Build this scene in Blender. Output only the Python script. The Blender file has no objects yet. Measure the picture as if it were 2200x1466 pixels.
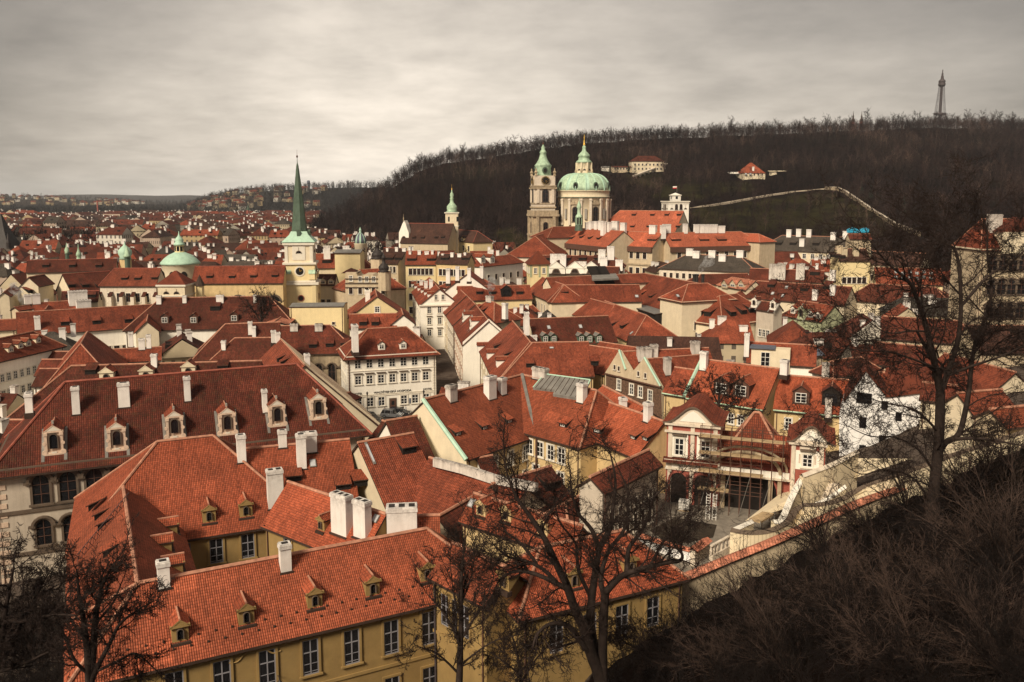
import bpy, bmesh, math, random
import numpy as np
from mathutils import Vector, Matrix
from math import sin, cos, pi, radians, sqrt, atan2, tan, exp
SC = bpy.context.scene; COL = SC.collection
# ------------------------------------------------------------------ camera
FPX = 1833.0; CH = 44.0; PITCH = radians(7.5); PY0 = 420 + FPX*tan(PITCH)
cam_d = bpy.data.cameras.new('camera'); cam = bpy.data.objects.new('camera', cam_d); COL.objects.link(cam)
cam.location = (0, 0, CH); cam.rotation_euler = (pi/2-PITCH, 0, 0)
cam_d.sensor_width = 36; cam_d.lens = FPX/2200*36; cam_d.shift_y = -(733-PY0)/2200
cam_d.clip_start = 0.5; cam_d.clip_end = 40000
SC.camera = cam
# ------------------------------------------------------------------ sky, sun, exposure
SUN_EL, SUN_AZ = radians(38), radians(-148)      # azimuth measured from +Y towards +X: behind the camera, to the left
wd = bpy.data.worlds.new('World'); SC.world = wd; wd.use_nodes = True
nt = wd.node_tree; nt.nodes.clear(); N = nt.nodes.new; L = nt.links.new
out = N('ShaderNodeOutputWorld'); bg = N('ShaderNodeBackground'); bg.inputs[1].default_value = 0.1
L(bg.outputs[0], out.inputs[0])
sky = N('ShaderNodeTexSky'); sky.sky_type = 'NISHITA'; sky.sun_disc = False
sky.sun_elevation = SUN_EL; sky.sun_rotation = SUN_AZ % (2*pi); sky.air_density = 1; sky.dust_density = 4
tc = N('ShaderNodeTexCoord'); sp = N('ShaderNodeSeparateXYZ'); L(tc.outputs['Generated'], sp.inputs[0])
def wm(op, a, b=None, c=None):
    n = N('ShaderNodeMath'); n.operation = op
    for i, v in enumerate((a, b, c)):
        if v is None: continue
        if isinstance(v, (int, float)): n.inputs[i].default_value = v
        else: L(v, n.inputs[i])
    return n.outputs[0]
# cloud deck: direction projected on a flat layer, so clouds flatten towards the horizon
zz = wm('ADD', wm('MAXIMUM', sp.outputs[2], 0.0), 0.17)
cx = wm('DIVIDE', sp.outputs[0], zz); cy = wm('DIVIDE', sp.outputs[1], zz)
cv = N('ShaderNodeCombineXYZ'); L(cx, cv.inputs[0]); L(cy, cv.inputs[1])
n1 = N('ShaderNodeTexNoise'); n1.inputs['Scale'].default_value = 1.1; n1.inputs['Detail'].default_value = 8; n1.inputs['Roughness'].default_value = .55
n1.inputs['Distortion'].default_value = .25; L(cv.outputs[0], n1.inputs['Vector'])
n2 = N('ShaderNodeTexNoise'); n2.inputs['Scale'].default_value = 4.2; n2.inputs['Detail'].default_value = 6; n2.inputs['Roughness'].default_value = .6
L(cv.outputs[0], n2.inputs['Vector'])
# overcast sky: brightest low over the left horizon, thicker and darker overhead and to the right
lum = wm('SUBTRACT', 0.72, wm('MULTIPLY', wm('POWER', wm('MAXIMUM', sp.outputs[2], 0.0), .9), 1.08))
side = wm('MULTIPLY', wm('MAXIMUM', wm('ADD', sp.outputs[0], 0.12), 0.0), 0.50)
side2 = wm('MULTIPLY', wm('MAXIMUM', wm('SUBTRACT', -.22, sp.outputs[0]), 0.0), 1.25)
lum = wm('SUBTRACT', wm('SUBTRACT', lum, side), side2)
lum = wm('MAXIMUM', lum, .20)
tx = wm('ADD', wm('MULTIPLY', wm('SUBTRACT', n1.outputs[0], .5), 1.0), wm('MULTIPLY', wm('SUBTRACT', n2.outputs[0], .5), .55))
lum = wm('MULTIPLY', lum, wm('ADD', 1.0, tx))
rgb = N('ShaderNodeCombineXYZ')
L(wm('MULTIPLY', lum, 8.05), rgb.inputs[0]); L(wm('MULTIPLY', lum, 7.1), rgb.inputs[1]); L(wm('MULTIPLY', lum, 6.0), rgb.inputs[2])
mx = N('ShaderNodeMix'); mx.data_type = 'RGBA'; mx.inputs[0].default_value = .95
L(sky.outputs[0], mx.inputs[6]); L(rgb.outputs[0], mx.inputs[7]); L(mx.outputs[2], bg.inputs[0])
sl = bpy.data.lights.new('sun', 'SUN'); sl.energy = 2.35; sl.angle = radians(16); sl.color = (1, .87, .68)
so = bpy.data.objects.new('sun', sl); COL.objects.link(so)
sd = Vector((sin(SUN_AZ)*cos(SUN_EL), cos(SUN_AZ)*cos(SUN_EL), sin(SUN_EL)))
so.rotation_euler = sd.to_track_quat('Z', 'Y').to_euler(); so.location = (0, 0, 300)
SC.view_settings.view_transform = 'Standard'; SC.view_settings.look = 'None'
SC.view_settings.exposure = 1.0; SC.view_settings.gamma = 1
SC.cycles.max_bounces = 5; SC.cycles.diffuse_bounces = 3; SC.cycles.transparent_max_bounces = 8; SC.cycles.volume_bounces = 0
SC.cycles.use_denoising = True
# ------------------------------------------------------------------ pixel <-> world
SP, CP = sin(PITCH), cos(PITCH)
def ray(px, py):
    u = (px-1100)/FPX; v = (PY0-py)/FPX
    return Vector((u, CP+v*SP, -SP+v*CP))
def at(px, py, z):
    d = ray(px, py); t = (z-CH)/d.z
    return Vector((d.x*t, d.y*t, z))
def atD(px, py, Y):
    d = ray(px, py); t = Y/d.y
    return Vector((d.x*t, Y, CH+d.z*t))
def Zof(py, Y, px=1100): return atD(px, py, Y).z
def Xof(px, Y, py=600): return atD(px, py, Y).x
def proj(p):
    yu = p[1]*SP+(p[2]-CH)*CP; df = p[1]*CP-(p[2]-CH)*SP
    if df < .1: return (-9999, -9999)
    return (1100+FPX*p[0]/df, PY0-FPX*yu/df)
# ------------------------------------------------------------------ materials
MATS = {}
def mat_base(name):
    m = bpy.data.materials.new(name); m.use_nodes = True
    t = m.node_tree; b = t.nodes['Principled BSDF']; b.inputs['Specular IOR Level'].default_value = .2
    return m, t, b
def nmath(t, op, *a):
    n = t.nodes.new('ShaderNodeMath'); n.operation = op
    for i, v in enumerate(a):
        if isinstance(v, (int, float)): n.inputs[i].default_value = v
        else: t.links.new(v, n.inputs[i])
    return n.outputs[0]
def nmix(t, f, a, b, mode='MIX'):
    n = t.nodes.new('ShaderNodeMix'); n.data_type = 'RGBA'; n.blend_type = mode
    for i, v in ((0, f), (6, a), (7, b)):
        if isinstance(v, (int, float)): n.inputs[i].default_value = v
        elif isinstance(v, tuple): n.inputs[i].default_value = (*v[:3], 1)
        else: t.links.new(v, n.inputs[i])
    return n.outputs[2]
def nnoise(t, vec, scale, detail=4, rough=.55, dist=0):
    n = t.nodes.new('ShaderNodeTexNoise'); n.inputs['Scale'].default_value = scale; n.inputs['Detail'].default_value = detail
    n.inputs['Roughness'].default_value = rough; n.inputs['Distortion'].default_value = dist
    if vec is not None: t.links.new(vec, n.inputs['Vector'])
    return n.outputs[0]
def ramp(t, fac, lo, hi):
    n = t.nodes.new('ShaderNodeMapRange'); n.inputs[1].default_value = lo; n.inputs[2].default_value = hi
    t.links.new(fac, n.inputs[0]); return n.outputs[0]
def tile_mat(name, col, stain, row=.40, colw=.28, vary=.25, line=.45, moss=.0):
    """barrel roof tiles: UV is metres along the eave and up the slope"""
    m, t, b = mat_base(name); Ln = t.links.new
    uv = t.nodes.new('ShaderNodeUVMap'); uv.uv_map = 'UVMap'
    s = t.nodes.new('ShaderNodeSeparateXYZ'); Ln(uv.outputs[0], s.inputs[0])
    geo = t.nodes.new('ShaderNodeNewGeometry'); oi = t.nodes.new('ShaderNodeObjectInfo')
    wob = nmath(t, 'MULTIPLY', nmath(t, 'SUBTRACT', nnoise(t, geo.outputs['Position'], .6, 3), .5), .35)
    U = nmath(t, 'DIVIDE', s.outputs[0], colw); V = nmath(t, 'DIVIDE', nmath(t, 'ADD', s.outputs[1], nmath(t, 'MULTIPLY', wob, .4)), row)
    fu = nmath(t, 'FRACT', U); fv = nmath(t, 'FRACT', V)
    cu = nmath(t, 'FLOOR', U); cvv = nmath(t, 'FLOOR', V)
    cc = t.nodes.new('ShaderNodeCombineXYZ'); Ln(cu, cc.inputs[0]); Ln(cvv, cc.inputs[1])
    wn = t.nodes.new('ShaderNodeTexWhiteNoise'); wn.noise_dimensions = '2D'; Ln(cc.outputs[0], wn.inputs['Vector'])
    # barrel profile and the overlap step of each course
    bar = nmath(t, 'ABSOLUTE', nmath(t, 'SUBTRACT', nmath(t, 'MULTIPLY', fu, 2), 1))      # 1 in the gully, 0 on the crown
    gul = ramp(t, bar, .62, .95); lip = ramp(t, fv, .26, .02)
    big = nnoise(t, geo.outputs['Position'], .22, 5, .62)
    mid = nnoise(t, geo.outputs['Position'], 1.3, 5, .65)
    # streaks that run down the slope
    mp = t.nodes.new('ShaderNodeCombineXYZ'); Ln(nmath(t, 'MULTIPLY', s.outputs[0], 1.1), mp.inputs[0]); Ln(nmath(t, 'MULTIPLY', s.outputs[1], .13), mp.inputs[1]); Ln(oi.outputs['Random'], mp.inputs[2])
    stk = nnoise(t, mp.outputs[0], 1.0, 4, .6)
    c0 = nmix(t, ramp(t, big, .36, .66), tuple(x*(1-vary*.5) for x in col), tuple(min(1, x*(1+vary)) for x in col))
    c1 = nmix(t, nmath(t, 'MULTIPLY', ramp(t, stk, .50, .78), stain), c0, tuple(x*.38 for x in col))
    c1 = nmix(t, nmath(t, 'MULTIPLY', ramp(t, mid, .56, .8), stain*.8), c1, tuple(x*.5+.012 for x in col))
    br = nmath(t, 'ADD', .74, nmath(t, 'MULTIPLY', wn.outputs[0], .52))
    br = nmath(t, 'MULTIPLY', br, nmath(t, 'ADD', .76, nmath(t, 'MULTIPLY', oi.outputs['Random'], .46)))
    pc = t.nodes.new('ShaderNodeCombineXYZ'); Ln(nmath(t, 'FLOOR', nmath(t, 'DIVIDE', s.outputs[0], 2.3)), pc.inputs[0]); Ln(nmath(t, 'FLOOR', nmath(t, 'DIVIDE', s.outputs[1], 1.7)), pc.inputs[1])
    pn = t.nodes.new('ShaderNodeTexWhiteNoise'); pn.noise_dimensions = '2D'; Ln(pc.outputs[0], pn.inputs['Vector'])      # patches of replaced tiles
    br = nmath(t, 'MULTIPLY', br, nmath(t, 'ADD', .95, nmath(t, 'MULTIPLY', nmath(t, 'GREATER_THAN', pn.outputs[0], .93), .30)))
    rh = nmath(t, 'FRACT', nmath(t, 'MULTIPLY', oi.outputs['Random'], 7.31)); c1 = nmix(t, nmath(t, 'MULTIPLY', rh, .38), c1, (col[0]*.62, col[1]*.86, col[2]*.95))
    br = nmath(t, 'MULTIPLY', br, nmath(t, 'SUBTRACT', 1, nmath(t, 'MULTIPLY', nmath(t, 'MAXIMUM', gul, lip), line)))
    vm = t.nodes.new('ShaderNodeVectorMath'); vm.operation = 'SCALE'; Ln(c1, vm.inputs[0]); Ln(br, vm.inputs['Scale'])
    if moss: 
        c2 = nmix(t, nmath(t, 'MULTIPLY', ramp(t, mid, .5, .7), moss), vm.outputs[0], (.06, .055, .02)); Ln(c2, b.inputs['Base Color'])
    else: Ln(vm.outputs[0], b.inputs['Base Color'])
    b.inputs['Roughness'].default_value = .8
    bp = t.nodes.new('ShaderNodeBump'); bp.inputs['Strength'].default_value = .7; bp.inputs['Distance'].default_value = .06
    hgt = nmath(t, 'SUBTRACT', nmath(t, 'SUBTRACT', 1, nmath(t, 'MULTIPLY', bar, bar)), nmath(t, 'MULTIPLY', fv, .45))
    Ln(hgt, bp.inputs['Height']); Ln(bp.outputs[0], b.inputs['Normal'])
    MATS[name] = m
def plain(name, col, rough=.8, soot=0, var=.18, scale=.8, metal=0, grime=0, gcol=None, bump=0, spec=.2, streak=True):
    """plaster, stone, metal: noise-mottled colour, with dirt streaks down the face when grime is set"""
    m, t, b = mat_base(name); Ln = t.links.new
    geo = t.nodes.new('ShaderNodeNewGeometry'); oi = t.nodes.new('ShaderNodeObjectInfo')
    n1 = nnoise(t, geo.outputs['Position'], scale, 5, .6); n2 = nnoise(t, geo.outputs['Position'], scale*6, 3, .6)
    c = nmix(t, ramp(t, n1, .3, .7), tuple(x*(1-var) for x in col), tuple(min(.9, x*(1+var)) for x in col))
    c = nmix(t, nmath(t, 'MULTIPLY', ramp(t, n2, .45, .8), var), c, tuple(x*.6 for x in col))
    if grime:
        mp = t.nodes.new('ShaderNodeMapping'); mp.inputs['Scale'].default_value = (1.3, 1.3, .16) if streak else (1, 1, 1)
        Ln(geo.outputs['Position'], mp.inputs[0]); n3 = nnoise(t, mp.outputs[0], 1.1, 5, .7)
        c = nmix(t, nmath(t, 'MULTIPLY', ramp(t, n3, .45, .75), grime), c, gcol or tuple(x*.35 for x in col))
    if soot:                                                          # soot and weathering below the cap
        tc_ = t.nodes.new('ShaderNodeTexCoord'); s_ = t.nodes.new('ShaderNodeSeparateXYZ'); Ln(tc_.outputs['Generated'], s_.inputs[0])
        k = nmath(t, 'MULTIPLY', ramp(t, s_.outputs[2], .62, 1.0), ramp(t, nnoise(t, geo.outputs['Position'], 2.2, 4, .7), .35, .65)); c = nmix(t, nmath(t, 'MULTIPLY', k, soot), c, (.07, .05, .042))
    vm = t.nodes.new('ShaderNodeVectorMath'); vm.operation = 'SCALE'; Ln(c, vm.inputs[0])
    Ln(nmath(t, 'ADD', .93, nmath(t, 'MULTIPLY', oi.outputs['Random'], .14)), vm.inputs['Scale'])
    Ln(vm.outputs[0], b.inputs['Base Color'])
    b.inputs['Roughness'].default_value = rough; b.inputs['Metallic'].default_value = metal; b.inputs['Specular IOR Level'].default_value = spec
    if bump:
        bp = t.nodes.new('ShaderNodeBump'); bp.inputs['Strength'].default_value = bump; bp.inputs['Distance'].default_value = .05
        Ln(n2, bp.inputs['Height']); Ln(bp.outputs[0], b.inputs['Normal'])
    MATS[name] = m
tile_mat('tile_orange', (.345, .080, .037), .65, row=.24, colw=.165, vary=.32, line=.68)
tile_mat('tile_red', (.24, .055, .027), .7, row=.32, colw=.23, vary=.42, line=.6)
tile_mat('tile_dark', (.120, .028, .0155), .65, row=.32, colw=.23, vary=.45, line=.6, moss=.25)
tile_mat('tile_brown', (.065, .028, .019), .6, vary=.35, line=.5)
tile_mat('tile_grey', (.065, .050, .040), .5, vary=.3, line=.35, moss=.2)
tile_mat('tile_pale', (.50, .175, .105), .3, vary=.25, line=.45)
tile_mat('tile_new', (.36, .090, .046), .2, vary=.12, line=.30)
plain('ridge', (.42, .20, .13), var=.35, scale=2)
plain('ridge_dark', (.30, .09, .06), var=.3, scale=2)
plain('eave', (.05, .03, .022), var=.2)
plain('ochre', (.31, .205, .08), var=.14, grime=.5, gcol=(.30, .19, .08), bump=.1)
plain('yellow', (.62, .46, .24), var=.12, grime=.45, gcol=(.38, .27, .14), bump=.1)
plain('lemon', (.74, .60, .34), var=.06, grime=.2, gcol=(.45, .36, .2))
plain('cream', (.68, .58, .42), var=.07, grime=.25, gcol=(.42, .35, .25))
plain('terrace_cream', (.74, .62, .43), var=.1, grime=.3, gcol=(.45, .36, .25))
plain('white', (.84, .79, .70), var=.05, grime=.25, gcol=(.45, .40, .33))
plain('whitewash', (.80, .78, .76), var=.08, grime=.35, gcol=(.42, .36, .33), scale=1.5)
plain('greywall', (.50, .43, .35), var=.1, grime=.4, gcol=(.2, .16, .12))
plain('beige', (.52, .42, .29), var=.1, grime=.4, gcol=(.26, .19, .12))
plain('greenwall', (.36, .38, .24), var=.1, grime=.3)
plain('pink', (.62, .44, .34), var=.1, grime=.3)
plain('brick', (.33, .095, .07), var=.15, grime=.2)
plain('stone', (.42, .33, .22), var=.3, scale=1, grime=.8, gcol=(.13, .10, .075), bump=.3)
plain('stone_light', (.66, .57, .46), var=.12, scale=2, grime=.4, gcol=(.25, .20, .15), bump=.2)
plain('stone_grey', (.34, .31, .27), var=.2, scale=2, grime=.4, bump=.3)
plain('stone_dark', (.10, .08, .065), var=.3, scale=1, grime=.4, bump=.3)
plain('dormer_stone', (.66, .50, .38), var=.15, scale=3, grime=.35, gcol=(.33, .2, .14))
plain('surround', (.13, .095, .07), var=.15, scale=2, grime=.3)
plain('trim', (.70, .64, .54), var=.06)
plain('chimney', (.80, .75, .70), var=.08, soot=.55, grime=.28, gcol=(.38, .30, .25))
plain('chimney_old', (.62, .56, .50), var=.15, soot=.95, grime=.6, gcol=(.12, .09, .075))
plain('soot', (.035, .03, .028), var=.3)
plain('glass', (.012, .012, .014), rough=.12, var=.4, spec=.6)
plain('dark', (.018, .014, .012), rough=.9, var=.3)
plain('frame_white', (.72, .69, .64), var=.05)
plain('frame_grey', (.24, .23, .25), var=.08)
plain('frame_brown', (.10, .05, .035), var=.1)
plain('copper', (.42, .56, .40), var=.3, scale=.5, grime=.8, gcol=(.12, .20, .13), rough=.6)
plain('copper_dark', (.085, .125, .09), var=.25, scale=.7, grime=.6, gcol=(.07, .075, .055), rough=.6)
plain('copper_pale', (.42, .60, .47), var=.12, scale=.7, grime=.3, gcol=(.2, .3, .22), rough=.6)
plain('black_metal', (.035, .028, .026), rough=.55, var=.3)
plain('iron', (.07, .055, .058), rough=.6, var=.2)
plain('gold', (.80, .50, .10), rough=.35, metal=.8, var=.1)
plain('zinc', (.22, .205, .185), rough=.5, var=.25, grime=.3, metal=.2)
plain('slate_blue', (.10, .11, .14), rough=.6, var=.2)
plain('tarp', (.02, .33, .52), rough=.5, var=.15)
plain('asphalt', (.075, .062, .055), var=.3, scale=.5, grime=.4, streak=False, bump=.2)
plain('cobble', (.10, .08, .068), var=.4, scale=2, bump=.4)
plain('paving', (.22, .19, .155), var=.25, scale=1, grime=.3, streak=False)
plain('bark', (.032, .021, .017), var=.4, scale=4, bump=.6)
plain('bark_grey', (.066, .042, .033), var=.5, scale=1.2, bump=.4)
plain('twig', (.024, .0145, .0115), var=.4, scale=2)
plain('brush', (.010, .006, .005), var=.5, scale=1)
plain('twig_far', (.028, .017, .015), var=.5, scale=.03)
plain('conifer', (.018, .026, .014), var=.4, scale=.4)
plain('wood_plank', (.42, .30, .17), var=.3, scale=1.5)
plain('path_stone', (.40, .33, .25), var=.12, scale=.2)
plain('car_black', (.015, .016, .02), rough=.2, spec=.6, var=.1)
plain('car_silver', (.50, .49, .48), rough=.25, metal=.3, spec=.6, var=.05)
plain('car_red', (.45, .03, .025), rough=.25, spec=.6, var=.05)
plain('car_grey', (.12, .12, .125), rough=.25, spec=.6, var=.05)
plain('tyre', (.02, .02, .02), var=.1)
plain('skin', (.45, .28, .2), var=.05)
plain('ivy', (.13, .075, .05), var=.5, scale=3, bump=.5)
def M(n): return MATS[n]
# ------------------------------------------------------------------ mesh builder
class MB:
    def __init__(s): s.v = []; s.f = []; s.m = []; s.uv = []; s.mats = []
    def mi(s, mat):
        if mat not in s.mats: s.mats.append(mat)
        return s.mats.index(mat)
    def face(s, pts, mat, uv=None):
        b = len(s.v); s.v += [tuple(p) for p in pts]; s.f.append(tuple(range(b, b+len(pts)))); s.m.append(s.mi(mat))
        s.uv.append(uv or [(0, 0)]*len(pts))
    def slope(s, pts, mat):
        """tiled roof face: UV along the level line and up the slope"""
        p = [Vector(q) for q in pts]; n = Vector((0, 0, 0))
        for i in range(len(p)): n += p[i].cross(p[(i+1) % len(p)])
        if n.length < 1e-6: return
        n.normalize()
        if n.z < 0: n = -n; p.reverse()
        lv = Vector((0, 0, 1)).cross(n)
        if lv.length < 1e-4: lv = Vector((1, 0, 0))
        lv.normalize(); up = n.cross(lv)
        s.face(p, mat, [(q.dot(lv), q.dot(up)) for q in p])
    def box(s, o, u, n, a0, a1, b0, b1, z0, z1, mat, top=None):
        """box in the frame o + u*a + n*b"""
        c = [o+u*a+n*b for a, b in ((a0, b0), (a1, b0), (a1, b1), (a0, b1))]
        lo = [Vector((p.x, p.y, z0)) for p in c]; hi = [Vector((p.x, p.y, z1)) for p in c]
        for i in range(4):
            j = (i+1) % 4
            s.face([lo[i], lo[j], hi[j], hi[i]], mat, [(a0, z0), (a1, z0), (a1, z1), (a0, z1)])
        s.face(hi, top or mat); s.face(lo[::-1], mat)
    def tube(s, pts, r, mat, k=6):
        rings = []
        pts = [Vector(p) for p in pts]
        for i, p in enumerate(pts):
            d = (pts[min(i+1, len(pts)-1)]-pts[max(i-1, 0)]).normalized()
            a = d.cross(Vector((0, 0, 1))); a = a.normalized() if a.length > .05 else Vector((1, 0, 0)); b = d.cross(a)
            rr = r[i] if isinstance(r, (list, tuple)) else r
            rings.append([p+(a*cos(2*pi*j/k)+b*sin(2*pi*j/k))*rr for j in range(k)])
        for i in range(len(rings)-1):
            for j in range(k):
                s.face([rings[i][j], rings[i][(j+1) % k], rings[i+1][(j+1) % k], rings[i+1][j]], mat)
        s.face(rings[0][::-1], mat); s.face(rings[-1], mat)
    def lathe(s, c, prof, mat, k=24, rot=0, rib=None, ribmat=None):
        """prof = [(radius, z)], about the vertical through c"""
        rings = [[Vector((c[0]+r*cos(rot+2*pi*j/k), c[1]+r*sin(rot+2*pi*j/k), z)) for j in range(k)] for r, z in prof]
        for i in range(len(rings)-1):
            for j in range(k):
                mm = ribmat if (rib and j % rib == 0) else mat
                q = (j+1) % k
                s.face([rings[i][j], rings[i][q], rings[i+1][q], rings[i+1][j]], mm)
        if prof[0][0] > .01: s.face(rings[0][::-1], mat)
        if prof[-1][0] > .01: s.face(rings[-1], mat)
    def prism(s, poly, off, mat, sidemat=None):
        """poly (3-D points) extruded by vector off"""
        poly = [Vector(p) for p in poly]; q = [p+off for p in poly]
        s.face(poly, mat); s.face(q[::-1], mat)
        for i in range(len(poly)):
            j = (i+1) % len(poly); s.face([poly[i], q[i], q[j], poly[j]], sidemat or mat)
    def build(s, name, parent=None, smooth=False, weld=False, origin=None):
        me = bpy.data.meshes.new(name); v = s.v
        if origin is not None: v = [(p[0]-origin[0], p[1]-origin[1], p[2]-origin[2]) for p in v]
        me.from_pydata(v, [], s.f)
        for m in s.mats: me.materials.append(M(m))
        me.polygons.foreach_set('material_index', s.m)
        ul = me.uv_layers.new(name='UVMap'); ul.data.foreach_set('uv', [c for f in s.uv for p in f for c in p])
        if weld or smooth:
            bm = bmesh.new(); bm.from_mesh(me); bmesh.ops.remove_doubles(bm, verts=bm.verts, dist=.002); bm.to_mesh(me); bm.free()
        if smooth: me.polygons.foreach_set('use_smooth', [True]*len(me.polygons))
        me.update()
        o = bpy.data.objects.new(name, me); COL.objects.link(o)
        if origin is not None: o.location = origin
        if parent is not None: adopt(o, parent)
        return o
def wpos(o):
    p = Vector(o.location)
    while o.parent: o = o.parent; p = p+Vector(o.location)
    return p
def adopt(o, parent):
    """parent without moving: every parent here is unrotated and unscaled"""
    o.location = Vector(o.location)-wpos(parent); o.parent = parent
def thing(name, label, cat, loc=(0, 0, 0), group=None):
    o = bpy.data.objects.new(name, None); COL.objects.link(o); o.location = loc
    o.empty_display_size = 1; o['label'] = label; o['category'] = cat
    if group: o['group'] = group
    return o
def tag(o, label, cat, group=None):
    o['label'] = label; o['category'] = cat
    if group: o['group'] = group
    return o
def struct(o): o['kind'] = 'structure'; return o
def stuff(o, label=None, cat=None):
    o['kind'] = 'stuff'
    if label: o['label'] = label
    if cat: o['category'] = cat
    return o
Z3 = Vector((0, 0, 1))
# ------------------------------------------------------------------ windows (shared meshes, local x along the wall, y outward)
WC = {}
def win_mesh(style, w, h):
    key = (style, round(w, 2), round(h, 2))
    if key in WC: return WC[key]
    b = MB(); o = Vector((0, 0, 0)); u = Vector((1, 0, 0)); n = Vector((0, 1, 0)); W2 = w/2
    def bx(a0, a1, y0, y1, z0, z1, m): b.box(o, u, n, a0, a1, y0, y1, z0, z1, m)
    fr = {'w': 'frame_white', 'g': 'frame_grey', 'd': 'frame_brown', 'a': 'frame_brown', 's': 'frame_brown', 'p': 'frame_white', 'h': 'frame_brown', 'x': 'frame_brown'}[style[0]]
    tr = {'w': 'trim', 'g': 'ochre', 'd': 'trim', 'a': 'surround', 's': 'surround', 'p': 'trim', 'h': 'surround', 'x': 'dark'}[style[0]]
    if style[0] == 'a' or style[0] == 'h':                              # arched, with a moulded surround
        k = 8; hs = h-W2 if style[0] == 'a' else 0.02
        arc = [(W2*cos(pi*i/k), hs+W2*sin(pi*i/k)) for i in range(k+1)]
        b.face([Vector((W2, .03, 0))]+[Vector((x, .03, z)) for x, z in arc]+[Vector((-W2, .03, 0))], 'glass')
        t = .16*w
        arc2 = [((W2+t)*cos(pi*i/k), hs+(W2+t)*sin(pi*i/k)) for i in range(k+1)]
        A = [(W2, 0)]+arc+[(-W2, 0)]; B = [(W2+t, 0)]+arc2+[(-W2-t, 0)]
        for i in range(len(A)-1):
            q = [Vector((A[i][0], .16, A[i][1])), Vector((B[i][0], .16, B[i][1])), Vector((B[i+1][0], .16, B[i+1][1])), Vector((A[i+1][0], .16, A[i+1][1]))]
            b.face(q, tr)
            b.face([Vector((A[i][0], .02, A[i][1])), Vector((A[i][0], .16, A[i][1])), Vector((A[i+1][0], .16, A[i+1][1])), Vector((A[i+1][0], .02, A[i+1][1]))], tr)
            b.face([Vector((B[i][0], .0, B[i][1])), Vector((B[i][0], .16, B[i][1])), Vector((B[i+1][0], .16, B[i+1][1])), Vector((B[i+1][0], .0, B[i+1][1]))], tr)
        if w > .9:
            bx(-.035, .035, .03, .07, 0, h-.05, fr)
            for zq in ((.33, .66) if style[0] == 'a' else ()): bx(-W2, W2, .03, .068, h*zq-.03, h*zq+.03, fr)
            if style[0] == 'a': bx(-W2-t*1.6, W2+t*1.6, 0, .3, -.25, -.02, tr)
        if len(style) > 1:                                              # eyebrow hood over the arch
            for i in range(k):
                a0, a1 = pi*i/k, pi*(i+1)/k
                r1, r2 = W2+t*1.05, W2+t*2.3
                pp = [(r1*cos(a0), r1*sin(a0)), (r2*cos(a0), r2*sin(a0)*.92), (r2*cos(a1), r2*sin(a1)*.92), (r1*cos(a1), r1*sin(a1))]
                b.prism([Vector((x, 0, hs+z)) for x, z in pp], Vector((0, .42, 0)), tr)
            bx(-W2-t*3.2, -W2-t*.4, 0, .38, hs-.12, hs+.16, tr); bx(W2+t*.4, W2+t*3.2, 0, .38, hs-.12, hs+.16, tr)
    else:
        b.face([Vector((-W2, .02, 0)), Vector((W2, .02, 0)), Vector((W2, .02, h)), Vector((-W2, .02, h))], 'glass')
        f = min(.09, w*.09)
        if style[0] != 'x':
            bx(-W2, -W2+f, 0, .06, 0, h, fr); bx(W2-f, W2, 0, .06, 0, h, fr); bx(-W2+f, W2-f, 0, .06, h-f, h, fr); bx(-W2+f, W2-f, 0, .06, 0, f, fr)
            bx(-f*.5, f*.5, .0, .062, f, h-f, fr)
            bx(-W2+f, W2-f, .0, .064, h*.62, h*.62+f*.9, fr)
            if style[0] in 'wp' and h > 1.2: bx(-W2+f, W2-f, 0, .05, h*.31, h*.31+f*.5, fr)
            if style[0] == 'g': bx(-W2+f, -f*.5, 0, .05, h*.3, h*.3+.04, fr); bx(f*.5, W2-f, 0, .05, h*.3, h*.3+.04, fr); bx(-W2+f, W2-f, 0, .055, h*.08, h*.08+.04, fr)
        if style[0] not in 'px':
            t = .14*w; bx(-W2-t, -W2, 0, .12, 0, h+t, tr); bx(W2, W2+t, 0, .12, 0, h+t, tr); bx(-W2, W2, 0, .12, h, h+t, tr)
            bx(-W2-t*1.6, W2+t*1.6, 0, .22, -.14, -.0, tr)
        if len(style) > 1: bx(-W2-.28, W2+.28, 0, .34, h+.38, h+.55, 'surround' if style[1] == 'k' else tr)
    ob = b.build('window'); me = ob.data; bpy.data.objects.remove(ob); WC[key] = me
    return me
def put_window(parent, p, out, style, w, h, name='window'):
    o = bpy.data.objects.new(name, win_mesh(style, w, h)); COL.objects.link(o)
    o.location = p; o.rotation_euler = (0, 0, atan2(out.y, out.x)-pi/2); adopt(o, parent); return o
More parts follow.
